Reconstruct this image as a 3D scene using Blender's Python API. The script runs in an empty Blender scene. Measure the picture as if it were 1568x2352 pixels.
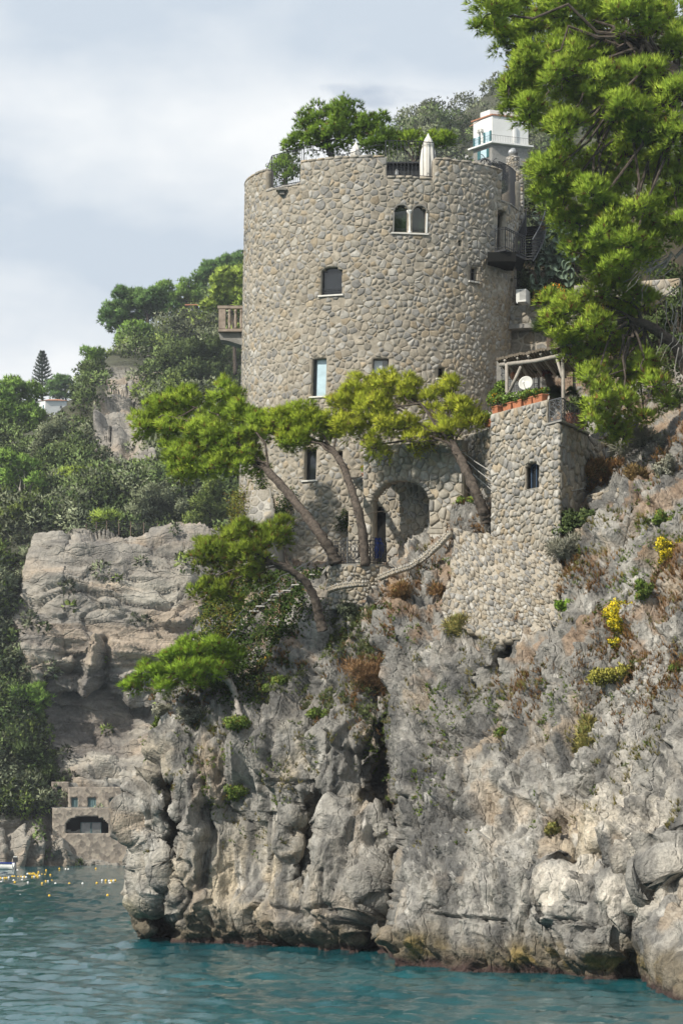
import bpy, math, random
import numpy as np
from mathutils import Vector, Matrix

# ------------------------------------------------------------------ camera, sky, sun, exposure
sc = bpy.context.scene
COL = sc.collection
F, CX, HY, ZC = 5200.0, 784.0, 1850.0, 6.06      # focal length and horizon in a 1568 x 2352 frame, eye height
cam_d = bpy.data.cameras.new('camera')
cam = bpy.data.objects.new('camera', cam_d)
COL.objects.link(cam)
cam.location = (0, 0, ZC)
cam.rotation_euler = (math.radians(90), 0, 0)
cam_d.sensor_fit = 'HORIZONTAL'
cam_d.sensor_width = 36
cam_d.lens = 36 * F / 1568
cam_d.shift_y = (HY - 1176) / 1568
cam_d.clip_start = 0.5
cam_d.clip_end = 6000
sc.camera = cam

SUN_AZ, SUN_EL = math.radians(48), math.radians(37)
sun_dir = Vector((-math.sin(SUN_AZ) * math.cos(SUN_EL), -math.cos(SUN_AZ) * math.cos(SUN_EL), math.sin(SUN_EL)))
sun_d = bpy.data.lights.new('sun', 'SUN')
sun_d.energy = 4.4
sun_d.angle = math.radians(1.2)
sun_d.color = (1.0, 0.93, 0.82)
sun = bpy.data.objects.new('sun', sun_d)
COL.objects.link(sun)
sun.rotation_euler = sun_dir.to_track_quat('Z', 'Y').to_euler()
sun.location = (-60, -40, 120)

world = bpy.data.worlds.new('World')
sc.world = world
world.use_nodes = True
nt = world.node_tree
for n in list(nt.nodes):
    nt.nodes.remove(n)
def wn(t, **k):
    n = nt.nodes.new(t)
    for a, b in k.items():
        setattr(n, a, b)
    return n
w_out = wn('ShaderNodeOutputWorld')
w_bg = wn('ShaderNodeBackground')
w_sky = wn('ShaderNodeTexSky', sky_type='NISHITA', sun_disc=False, sun_elevation=SUN_EL,
           sun_rotation=math.atan2(sun_dir.x, sun_dir.y), air_density=1.0, dust_density=1.2, ozone_density=1.5)
w_tc = wn('ShaderNodeTexCoord')
w_map = wn('ShaderNodeMapping')
w_map.inputs['Scale'].default_value = (1.0, 1.0, 2.1)
w_map.inputs['Location'].default_value = (0.412, 0.1, 0.415)
w_n1 = wn('ShaderNodeTexNoise')
w_n1.inputs['Scale'].default_value = 6.5
w_n1.inputs['Detail'].default_value = 7
w_n1.inputs['Roughness'].default_value = 0.52
w_n1.inputs['Distortion'].default_value = 0.3
w_r1 = wn('ShaderNodeValToRGB')                    # cloud cover
w_r1.color_ramp.elements[0].position = 0.20
w_r1.color_ramp.elements[0].color = (0, 0, 0, 1)
w_r1.color_ramp.elements[1].position = 0.33
w_r1.color_ramp.elements[1].color = (1, 1, 1, 1)
w_n2 = wn('ShaderNodeTexNoise')
w_n2.inputs['Scale'].default_value = 4.6
w_n2.inputs['Detail'].default_value = 6
w_n2.inputs['Roughness'].default_value = 0.5
w_r2 = wn('ShaderNodeValToRGB')                    # cloud tone: blue grey to cream white
w_r2.color_ramp.elements[0].position = 0.41
w_r2.color_ramp.elements[0].color = (5.6, 6.35, 7.2, 1)
w_r2.color_ramp.elements[1].position = 0.60
w_r2.color_ramp.elements[1].color = (8.8, 9.0, 9.1, 1)
w_mix = wn('ShaderNodeMix', data_type='RGBA')
L = nt.links.new
L(w_tc.outputs['Generated'], w_map.inputs['Vector'])
L(w_map.outputs[0], w_n1.inputs['Vector'])
L(w_map.outputs[0], w_n2.inputs['Vector'])
L(w_n1.outputs[0], w_r1.inputs[0])
L(w_n2.outputs[0], w_r2.inputs[0])
L(w_r1.outputs[0], w_mix.inputs[0])
L(w_sky.outputs[0], w_mix.inputs[6])
L(w_r2.outputs[0], w_mix.inputs[7])
L(w_mix.outputs[2], w_bg.inputs['Color'])
w_bg.inputs['Strength'].default_value = 0.095
L(w_bg.outputs[0], w_out.inputs['Surface'])

sc.view_settings.view_transform = 'Standard'
sc.view_settings.look = 'None'
sc.view_settings.gamma = 1
sc.view_settings.exposure = 0.26
sc.view_settings.use_curve_mapping = False
sc.render.engine = 'CYCLES'
sc.cycles.use_denoising = True
sc.cycles.max_bounces = 6
sc.cycles.diffuse_bounces = 3
sc.cycles.glossy_bounces = 3
sc.cycles.transmission_bounces = 4
sc.cycles.transparent_max_bounces = 8
sc.cycles.caustics_reflective = False
sc.cycles.caustics_refractive = False

# ------------------------------------------------------------------ helpers
rng = np.random.default_rng(7)

def P(px, py, d):
    return np.array((d * (px - CX) / F, d, ZC + d * (HY - py) / F))

def PV(px, py, d):
    px, py, d = np.broadcast_arrays(np.asarray(px, float), np.asarray(py, float), np.asarray(d, float))
    return np.stack((d * (px - CX) / F, d, ZC + d * (HY - py) / F), -1)

def _h(ix, iy, iz, seed):
    h = (ix.astype(np.uint32) * np.uint32(374761393)) ^ (iy.astype(np.uint32) * np.uint32(668265263)) ^ \
        (iz.astype(np.uint32) * np.uint32(2246822519)) ^ np.uint32((seed * 3266489917) & 0xffffffff)
    h = (h ^ (h >> np.uint32(15))) * np.uint32(2654435761)
    h = (h ^ (h >> np.uint32(13))) * np.uint32(1274126177)
    h = h ^ (h >> np.uint32(16))
    return h.astype(np.float32) * np.float32(2 / 4294967295.0) - np.float32(1)

def noise(p, scale=1.0, seed=0):
    p = np.asarray(p, np.float32) * np.asarray(scale, np.float32)
    i = np.floor(p)
    f = p - i
    i = i.astype(np.int64)
    u = f * f * f * (f * (f * 6 - 15) + 10)
    x0, y0, z0 = i[..., 0], i[..., 1], i[..., 2]
    def c(a, b, d): return _h(x0 + a, y0 + b, z0 + d, seed)
    ux, uy, uz = u[..., 0], u[..., 1], u[..., 2]
    a = c(0,0,0); a += (c(1,0,0) - a) * ux
    b = c(0,1,0); b += (c(1,1,0) - b) * ux
    a += (b - a) * uy
    e = c(0,0,1); e += (c(1,0,1) - e) * ux
    g = c(0,1,1); g += (c(1,1,1) - g) * ux
    e += (g - e) * uy
    return a + (e - a) * uz

def fbm(p, scale=1.0, octv=4, gain=0.5, seed=0):
    s = np.asarray(scale, np.float32)
    t, a = 0, 1.0
    for k in range(octv):
        t = t + a * noise(p, s, seed + k * 17)
        s = s * 2.03
        a *= gain
    return t

def ridged(p, scale=1.0, octv=3, gain=0.5, seed=0):
    s = np.asarray(scale, np.float32)
    t, a = 0, 1.0
    for k in range(octv):
        t = t + a * (1 - 2 * np.abs(noise(p, s, seed + k * 31)))
        s = s * 2.1
        a *= gain
    return t

def sstep(a, b, x):
    t = np.clip((x - a) / (b - a), 0, 1)
    return t * t * (3 - 2 * t)

def link(o, parent=None):
    COL.objects.link(o)
    if parent is not None:
        o.parent = parent
        o.matrix_parent_inverse = Matrix.Translation(-parent.location)
    return o

def tag(o, label=None, cat=None, group=None, kind=None):
    if label: o['label'] = label
    if cat: o['category'] = cat
    if group: o['group'] = group
    if kind: o['kind'] = kind
    return o

def thing(name, label, cat, loc, group=None):
    o = bpy.data.objects.new(name, None)
    o.empty_display_size = 0.2
    o.location = Vector([float(v) for v in loc])
    COL.objects.link(o)
    return tag(o, label, cat, group, 'thing')

def np_mesh(name, verts, faces, col=None, nrm=None, smooth=False):
    """faces: (n,k) int array"""
    me = bpy.data.meshes.new(name)
    verts = np.ascontiguousarray(verts, np.float32)
    faces = np.ascontiguousarray(faces, np.int32)
    n, k = faces.shape
    me.vertices.add(len(verts))
    me.vertices.foreach_set('co', verts.ravel())
    me.loops.add(n * k)
    me.loops.foreach_set('vertex_index', faces.ravel())
    me.polygons.add(n)
    me.polygons.foreach_set('loop_start', np.arange(0, n * k, k, dtype=np.int32))
    me.polygons.foreach_set('loop_total', np.full(n, k, np.int32))
    if smooth:
        me.polygons.foreach_set('use_smooth', np.ones(n, bool))
    me.update(calc_edges=True)
    if col is not None:
        c = np.ones((len(verts), 4), np.float32)
        c[:, :3] = col
        a = me.color_attributes.new('Col', 'FLOAT_COLOR', 'POINT')
        a.data.foreach_set('color', c.ravel())
    if nrm is not None:
        a = me.attributes.new('nrm', 'FLOAT_VECTOR', 'POINT')
        a.data.foreach_set('vector', np.ascontiguousarray(nrm, np.float32).ravel())
    return me

def np_obj(name, verts, faces, mat, parent=None, col=None, nrm=None, smooth=False):
    me = np_mesh(name, verts, faces, col, nrm, smooth)
    me.materials.append(mat)
    return link(bpy.data.objects.new(name, me), parent)

def grid_faces(nr, nc):
    r, c = np.meshgrid(np.arange(nr - 1), np.arange(nc - 1), indexing='ij')
    a = (r * nc + c).ravel()
    return np.stack((a, a + 1, a + nc + 1, a + nc), -1)

class MB:
    """collects pieces of ONE part"""
    def __init__(s): s.v, s.f = [], []
    def add(s, v, f):
        o = len(s.v)
        s.v += [tuple(float(q) for q in p) for p in v]
        s.f += [tuple(o + i for i in q) for q in f]
        return s
    def box(s, c, size, rz=0.0, axes=None):
        hx, hy, hz = [q / 2 for q in size]
        b = [(-1,-1,-1),(1,-1,-1),(1,1,-1),(-1,1,-1),(-1,-1,1),(1,-1,1),(1,1,1),(-1,1,1)]
        if axes is None:
            ca, sa = math.cos(rz), math.sin(rz)
            axes = ((ca, sa, 0), (-sa, ca, 0), (0, 0, 1))
        ax = np.array(axes, float)
        v = [np.array(c, float) + ax[0]*hx*i + ax[1]*hy*j + ax[2]*hz*k for i, j, k in b]
        return s.add(v, [(3,2,1,0),(4,5,6,7),(0,1,5,4),(1,2,6,5),(2,3,7,6),(3,0,4,7)])
    def tube(s, pts, rad, n=6, cap=True):
        pts = [np.array(p, float) for p in pts]
        if np.isscalar(rad): rad = [rad] * len(pts)
        o = len(s.v)
        ref = None
        for i, p in enumerate(pts):
            t = pts[min(i+1, len(pts)-1)] - pts[max(i-1, 0)]
            t = t / (np.linalg.norm(t) + 1e-9)
            if ref is None:
                ref = np.array((0,0,1.0)) if abs(t[2]) < .9 else np.array((1.0,0,0))
            a = np.cross(t, ref); a /= (np.linalg.norm(a) + 1e-9)
            b = np.cross(a, t); ref = b
            for k in range(n):
                g = 2 * math.pi * k / n
                s.v.append(tuple(p + rad[i] * (a * math.cos(g) + b * math.sin(g))))
        for i in range(len(pts) - 1):
            for k in range(n):
                k2 = (k + 1) % n
                s.f.append((o+i*n+k, o+i*n+k2, o+(i+1)*n+k2, o+(i+1)*n+k))
        if cap:
            s.f.append(tuple(o + k for k in range(n))[::-1])
            s.f.append(tuple(o + (len(pts)-1)*n + k for k in range(n)))
        return s
    def lathe(s, c, prof, n=14, axis=None):
        o = len(s.v)
        c = np.array(c, float)
        if axis is None: A, B, Z = np.eye(3)
        else:
            Z = np.array(axis, float); Z /= np.linalg.norm(Z)
            A = np.cross(Z, (0.3, 0.2, 1)); A /= np.linalg.norm(A); B = np.cross(Z, A)
        for r, z in prof:
            for k in range(n):
                g = 2 * math.pi * k / n
                s.v.append(tuple(c + Z*z + r*(A*math.cos(g) + B*math.sin(g))))
        m = len(prof)
        for i in range(m - 1):
            for k in range(n):
                k2 = (k + 1) % n
                s.f.append((o+i*n+k, o+i*n+k2, o+(i+1)*n+k2, o+(i+1)*n+k))
        s.f.append(tuple(o + k for k in range(n))[::-1])
        s.f.append(tuple(o + (m-1)*n + k for k in range(n)))
        return s
    def prism(s, poly, off):
        """poly: 3-D outline, extruded along the vector off"""
        n = len(poly)
        off = np.array(off, float)
        v = [np.array(p, float) for p in poly] + [np.array(p, float) + off for p in poly]
        f = [tuple(range(n)), tuple(range(2*n-1, n-1, -1))]
        f += [(i, i+n, (i+1) % n + n, (i+1) % n) for i in range(n)]
        return s.add(v, f)
    def mesh(s, name, smooth=False):
        me = bpy.data.meshes.new(name)
        me.from_pydata(s.v, [], s.f)
        if smooth:
            me.polygons.foreach_set('use_smooth', np.ones(len(me.polygons), bool))
        me.update()
        return me
    def build(s, name, mat, parent=None, smooth=False):
        me = s.mesh(name, smooth)
        me.materials.append(mat)
        return link(bpy.data.objects.new(name, me), parent)

def children(o):
    return [c for c in COL.objects if c.parent == o]

def copy_thing(root, delta, label=None, group=None, rz=None):
    r = root.copy(); COL.objects.link(r)
    r.location = root.location + Vector([float(q) for q in delta])
    if label: r['label'] = label
    if group: r['group'] = group
    if rz is not None: r.rotation_euler.z = rz
    for ch in children(root):
        c = ch.copy(); COL.objects.link(c); c.parent = r
        for g in children(ch):
            d = g.copy(); COL.objects.link(d); d.parent = c
    return r

# ------------------------------------------------------------------ materials
MAT = {}
class NT:
    def __init__(s, name, rough=0.8, spec=0.3):
        s.m = bpy.data.materials.new(name); s.m.use_nodes = True
        s.t = s.m.node_tree
        s.p = s.t.nodes['Principled BSDF']
        s.p.inputs['Roughness'].default_value = rough
        s.p.inputs['Specular IOR Level'].default_value = spec
        s.tc = s.t.nodes.new('ShaderNodeTexCoord')
    def n(s, t, **k):
        q = s.t.nodes.new(t)
        for a, b in k.items(): setattr(q, a, b)
        return q
    def l(s, a, b): s.t.links.new(a, b)
    def noise(s, scale, detail=5, rough=0.55, stretch=None, coord='Object', dist=0.0):
        q = s.n('ShaderNodeTexNoise')
        q.inputs['Scale'].default_value = scale
        q.inputs['Detail'].default_value = detail
        q.inputs['Roughness'].default_value = rough
        q.inputs['Distortion'].default_value = dist
        if stretch:
            m = s.n('ShaderNodeMapping'); m.inputs['Scale'].default_value = stretch
            s.l(s.tc.outputs[coord], m.inputs[0]); s.l(m.outputs[0], q.inputs['Vector'])
        else:
            s.l(s.tc.outputs[coord], q.inputs['Vector'])
        return q.outputs[0]
    def ramp(s, fac, stops):
        r = s.n('ShaderNodeValToRGB')
        e = r.color_ramp.elements
        while len(e) < len(stops): e.new(0.5)
        for q, (p, c) in zip(e, stops):
            q.position = p
            q.color = (*c, 1) if len(c) == 3 else c
        s.l(fac, r.inputs[0])
        return r.outputs[0]
    def mix(s, fac, a, b, mode='MIX'):
        q = s.n('ShaderNodeMix', data_type='RGBA', blend_type=mode)
        for sock, v in ((q.inputs[0], fac), (q.inputs[6], a), (q.inputs[7], b)):
            if hasattr(v, 'is_output'): s.l(v, sock)
            else: sock.default_value = v if np.isscalar(v) else (*v, 1)
        return q.outputs[2]
    def attr(s, name='Col'):
        return s.n('ShaderNodeAttribute', attribute_name=name).outputs['Color']
    def base(s, c): s.l(c, s.p.inputs['Base Color'])
    def bump(s, h, strength=0.5, dist=0.05):
        b = s.n('ShaderNodeBump')
        b.inputs['Strength'].default_value = strength
        b.inputs['Distance'].default_value = dist
        s.l(h, b.inputs['Height']); s.l(b.outputs[0], s.p.inputs['Normal'])
        return b

def simple(name, c, rough=0.7, spec=0.3, metal=0.0, var=0.18, scale=3.0, bump=0.0):
    q = NT(name, rough, spec)
    q.p.inputs['Metallic'].default_value = metal
    a = q.noise(scale, 6, 0.6)
    f = q.ramp(a, [(0.3, (1 - var,) * 3), (0.7, (1 + var,) * 3)])
    q.base(q.mix(1.0, f, c, 'MULTIPLY'))
    if bump: q.bump(a, bump, 0.02)
    MAT[name] = q.m
    return q.m

def leaf_mat(name, trans=0.35, gain=(1, 1, 1)):
    m = bpy.data.materials.new(name); m.use_nodes = True
    t = m.node_tree
    for n in list(t.nodes): t.nodes.remove(n)
    o = t.nodes.new('ShaderNodeOutputMaterial')
    d = t.nodes.new('ShaderNodeBsdfDiffuse')
    tr = t.nodes.new('ShaderNodeBsdfTranslucent')
    mx = t.nodes.new('ShaderNodeMixShader'); mx.inputs[0].default_value = trans
    a = t.nodes.new('ShaderNodeAttribute'); a.attribute_name = 'Col'
    b = t.nodes.new('ShaderNodeAttribute'); b.attribute_name = 'nrm'
    t.links.new(a.outputs['Color'], d.inputs['Color'])
    g = t.nodes.new('ShaderNodeMix'); g.data_type = 'RGBA'; g.blend_type = 'MULTIPLY'
    g.inputs[0].default_value = 1
    g.inputs[7].default_value = (*gain, 1)
    t.links.new(a.outputs['Color'], g.inputs[6])
    t.links.new(g.outputs[2], tr.inputs['Color'])
    t.links.new(b.outputs['Vector'], d.inputs['Normal'])
    t.links.new(b.outputs['Vector'], tr.inputs['Normal'])
    t.links.new(d.outputs[0], mx.inputs[1]); t.links.new(tr.outputs[0], mx.inputs[2])
    t.links.new(mx.outputs[0], o.inputs['Surface'])
    MAT[name] = m
    return m

leaf_mat('needles', 0.32, (1.2, 1.15, 0.7))
leaf_mat('leaves', 0.18, (1.1, 1.2, 0.7))

# rock: colour from the stain map built with the mesh, fine grain and relief from noise
def rock_mat(name, sc_, fine, bstr, bdist, stretch, cr, lean):
    q = NT(name, 0.9, 0.2)
    a = q.noise(sc_, 6, 0.68, stretch)
    b = q.noise(fine, 4, 0.6)
    v = q.ramp(a, [(0.28, (0.55, 0.55, 0.56)), (0.5, (1.0, 1.0, 0.99)), (0.72, (1.36, 1.34, 1.3))])
    w = q.ramp(b, [(0.3, (0.82, 0.82, 0.82)), (0.7, (1.2, 1.2, 1.2))])
    c = q.mix(1.0, q.attr(), v, 'MULTIPLY')
    q.base(q.mix(1.0, c, w, 'MULTIPLY'))
    mm = q.n('ShaderNodeMath', operation='ADD'); q.l(a, mm.inputs[0]); q.l(b, mm.inputs[1])
    h = mm.outputs[0]
    for vs, wt in ((cr, 0.4),):               # joints and cracks
        mp = q.n('ShaderNodeMapping'); mp.inputs['Scale'].default_value = stretch; mp.inputs['Rotation'].default_value = (0, lean, 0)
        ad = q.n('ShaderNodeVectorMath', operation='ADD')
        dn = q.n('ShaderNodeTexNoise'); dn.inputs['Scale'].default_value = vs * 1.3; dn.inputs['Detail'].default_value = 3
        q.l(q.tc.outputs['Object'], dn.inputs['Vector'])
        sc3 = q.n('ShaderNodeVectorMath', operation='SCALE'); sc3.inputs['Scale'].default_value = 0.55 / vs
        q.l(dn.outputs['Color'], sc3.inputs[0])
        q.l(q.tc.outputs['Object'], ad.inputs[0]); q.l(sc3.outputs[0], ad.inputs[1]); q.l(ad.outputs[0], mp.inputs[0])
        vo_ = q.n('ShaderNodeTexVoronoi', feature='DISTANCE_TO_EDGE'); vo_.inputs['Scale'].default_value = vs
        q.l(mp.outputs[0], vo_.inputs['Vector'])
        rp_ = q.ramp(vo_.outputs['Distance'], [(0.0, (0, 0, 0)), (0.045, (1, 1, 1))])
        ml = q.n('ShaderNodeMath', operation='MULTIPLY_ADD'); ml.inputs[1].default_value = wt
        q.l(rp_, ml.inputs[0]); q.l(h, ml.inputs[2]); h = ml.outputs[0]
    q.bump(h, bstr, bdist)
    MAT[name] = q.m
rock_mat('limestone', 1.9, 7.0, 0.85, 0.17, (1, 1, 0.24), 0.9, 0.3)
rock_mat('bedded_limestone', 0.5, 2.5, 0.8, 0.35, (0.5, 0.5, 1.6), 0.45, 0.0)

def stone_mat(name, sc_, bump):
    q = NT(name, 0.9, 0.2)
    a = q.noise(sc_, 6, 0.62)
    b = q.noise(sc_ * 0.25, 4, 0.5)
    v = q.ramp(a, [(0.28, (0.70, 0.70, 0.70)), (0.72, (1.24, 1.24, 1.24))])
    w = q.ramp(b, [(0.3, (0.85, 0.84, 0.82)), (0.7, (1.1, 1.1, 1.1))])
    c = q.mix(1.0, q.attr(), v, 'MULTIPLY')
    q.base(q.mix(1.0, c, w, 'MULTIPLY'))
    q.bump(a, bump, 0.03)
    MAT[name] = q.m
stone_mat('field_stone', 7.0, 0.7)

def mortar(name, c, scale=5.0):
    q = NT(name, 0.95, 0.15)
    a = q.noise(scale, 8, 0.65)
    b = q.noise(0.35, 4, 0.55)
    v = q.ramp(a, [(0.3, (0.72, 0.72, 0.72)), (0.7, (1.2, 1.2, 1.2))])
    w = q.ramp(b, [(0.3, (0.82, 0.8, 0.76)), (0.7, (1.12, 1.12, 1.12))])
    q.base(q.mix(1.0, q.mix(1.0, v, c, 'MULTIPLY'), w, 'MULTIPLY'))
    q.bump(a, 0.8, 0.05)
    MAT[name] = q.m
mortar('mortar', (0.35, 0.315, 0.26))
mortar('old_plaster', (0.33, 0.315, 0.285), 3.0)
mortar('grey_plaster', (0.24, 0.235, 0.22), 3.0)
mortar('concrete', (0.27, 0.26, 0.24), 6.0)

simple('iron', (0.022, 0.024, 0.028), 0.55, 0.4)
simple('iron_grey', (0.10, 0.105, 0.11), 0.5, 0.4)
simple('galvanised', (0.42, 0.43, 0.43), 0.45, 0.5, 0.6)
simple('dark_frame', (0.018, 0.02, 0.022), 0.5, 0.4)
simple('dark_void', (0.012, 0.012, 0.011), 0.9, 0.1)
simple('white_paint', (0.74, 0.74, 0.71), 0.7, 0.3, var=0.08)
simple('white_wall', (0.72, 0.72, 0.70), 0.8, 0.2, var=0.06, scale=0.6)
simple('marble', (0.66, 0.64, 0.59), 0.6, 0.3)
simple('parasol_cloth', (0.70, 0.68, 0.63), 0.9, 0.1, var=0.08)
simple('terracotta', (0.42, 0.165, 0.085), 0.85, 0.2, var=0.25, scale=6)
simple('brown_clay', (0.17, 0.075, 0.045), 0.8, 0.2, var=0.3, scale=3)
simple('roof_tile', (0.36, 0.17, 0.10), 0.9, 0.2, var=0.3, scale=1.5)
simple('teal_paint', (0.03, 0.12, 0.135), 0.6, 0.3)
simple('faded_teal', (0.12, 0.19, 0.20), 0.8, 0.2)
simple('blue_cloth', (0.012, 0.035, 0.20), 0.85, 0.2)
simple('blue_paint', (0.03, 0.06, 0.11), 0.6, 0.3)
simple('soil', (0.05, 0.042, 0.028), 0.95, 0.1)
simple('thatch', (0.19, 0.16, 0.125), 0.95, 0.1, var=0.35, scale=7, bump=0.6)
simple('log', (0.34, 0.31, 0.27), 0.9, 0.15, var=0.25, scale=5, bump=0.4)
simple('plastic_white', (0.55, 0.55, 0.52), 0.5, 0.4, var=0.06)
simple('buoy_yellow', (0.72, 0.45, 0.04), 0.45, 0.4, var=0.12)
simple('buoy_white', (0.72, 0.70, 0.66), 0.45, 0.4, var=0.1)
simple('balustrade', (0.30, 0.245, 0.20), 0.9, 0.2, var=0.3, scale=3, bump=0.4)
simple('bark_grey', (0.085, 0.07, 0.058), 0.95, 0.1, var=0.6, scale=7, bump=1.0)
simple('bark_pale', (0.30, 0.275, 0.245), 0.95, 0.1, var=0.35, scale=6, bump=0.6)
simple('fence_wood', (0.14, 0.105, 0.08), 0.9, 0.1)
simple('cable', (0.36, 0.35, 0.33), 0.7, 0.2)
simple('cactus_skin', (0.12, 0.17, 0.115), 0.7, 0.3, var=0.2, scale=2)
simple('pane_reflection', (0.62, 0.66, 0.68), 0.9, 0.1, var=0.05)  # white reflection on a tower pane, painted as a pale sheet
simple('red_fruit', (0.16, 0.03, 0.03), 0.8, 0.2)

def glass(name, c, rough=0.06, spec=0.8):
    q = NT(name, rough, spec)
    a = q.noise(1.1, 3)
    q.base(q.ramp(a, [(0.35, c), (0.7, tuple(1.6 * x for x in c))]))
    q.bump(a, 0.08, 0.05)
    MAT[name] = q.m
glass('dark_glass', (0.012, 0.015, 0.018))
glass('green_reflection_glass', (0.012, 0.022, 0.012))  # dark green reflection in the twin panes is put into the colour
glass('pale_glass', (0.34, 0.45, 0.50), 0.1)  # pale blue of the reflected sky is put into the base colour
glass('reflecting_glass', (0.10, 0.10, 0.09), 0.05, 1.0)
# ------------------------------------------------------------------ terrain
def blur(a, k, axis):
    if k < 1: return a
    pad = [(0, 0)] * a.ndim; pad[axis] = (k, k)
    b = np.pad(a, pad, mode='edge')
    c = np.cumsum(b, axis=axis)
    c = np.concatenate((np.zeros_like(np.take(c, [0], axis)), c), axis)
    n = a.shape[axis]
    hi = np.take(c, np.arange(2*k+1, 2*k+1+n), axis); lo = np.take(c, np.arange(0, n), axis)
    return (hi - lo) / (2*k + 1)

def table(px, py, cols):
    """depth at frame positions from a few measured columns"""
    xs = np.array([c[0] for c in cols], float)
    v = np.stack([np.interp(-py, [-q[0] for q in c[1]], [q[1] for q in c[1]]) for c in cols], 0)
    i = np.clip(np.searchsorted(xs, px) - 1, 0, len(xs) - 2)
    t = np.clip((px - xs[i]) / (xs[i+1] - xs[i]), 0, 1)
    a = np.take_along_axis(v, i[None], 0)[0]; b = np.take_along_axis(v, (i+1)[None], 0)[0]
    return a + (b - a) * t

def seg_dist(px, py, pts):
    best = np.full(px.shape, 1e9, np.float32)
    for (x0, y0), (x1, y1) in zip(pts[:-1], pts[1:]):
        dx, dy = x1 - x0, y1 - y0
        t = np.clip(((px - x0)*dx + (py - y0)*dy) / (dx*dx + dy*dy + 1e-9), 0, 1)
        best = np.minimum(best, np.hypot(px - x0 - t*dx, py - y0 - t*dy))
    return best

def normals(v, nr, nc):
    g = v.reshape(nr, nc, 3)
    a = np.gradient(g, axis=0); b = np.gradient(g, axis=1)
    n = np.cross(b, a)
    n /= np.linalg.norm(n, axis=-1, keepdims=True) + 1e-9
    return n.reshape(-1, 3)

def voro(p, scale, seed, shear=0.0):
    """cellular noise: nearest and second distances, cell value, offset to the cell point"""
    q_ = (np.asarray(p, np.float32) * np.asarray(scale, np.float32))
    i0 = np.floor(q_).astype(np.int64)
    f1 = np.full(len(q_), 9.0, np.float32); f2 = f1.copy(); val = np.zeros((len(q_), 3), np.float32); off = np.zeros((len(q_), 3), np.float32)
    for a in (-1, 0, 1):
        for b in (-1, 0, 1):
            for c in (-1, 0, 1):
                ix, iy, iz = i0[:, 0] + a, i0[:, 1] + b, i0[:, 2] + c
                h1, h2, h3 = _h(ix, iy, iz, seed), _h(ix, iy, iz, seed + 1), _h(ix, iy, iz, seed + 2)
                d_ = np.stack((ix + 0.5 + 0.42*h1, iy + 0.5 + 0.42*h2, iz + 0.5 + 0.42*h3), -1).astype(np.float32) - q_
                r_ = np.sqrt((d_**2).sum(1))
                m_ = r_ < f1
                f2 = np.where(m_, f1, np.minimum(f2, r_))
                f1 = np.where(m_, r_, f1)
                off[m_] = d_[m_]; val[m_] = np.stack((h2, h3, h1), -1)[m_]
    return f1, f2, val, off

def shaped(stroke, px, py, wob):
    pts, w, a = stroke
    return a * np.exp(-(seg_dist(px + wob[0], py + wob[1], pts) / w) ** 2)

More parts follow.
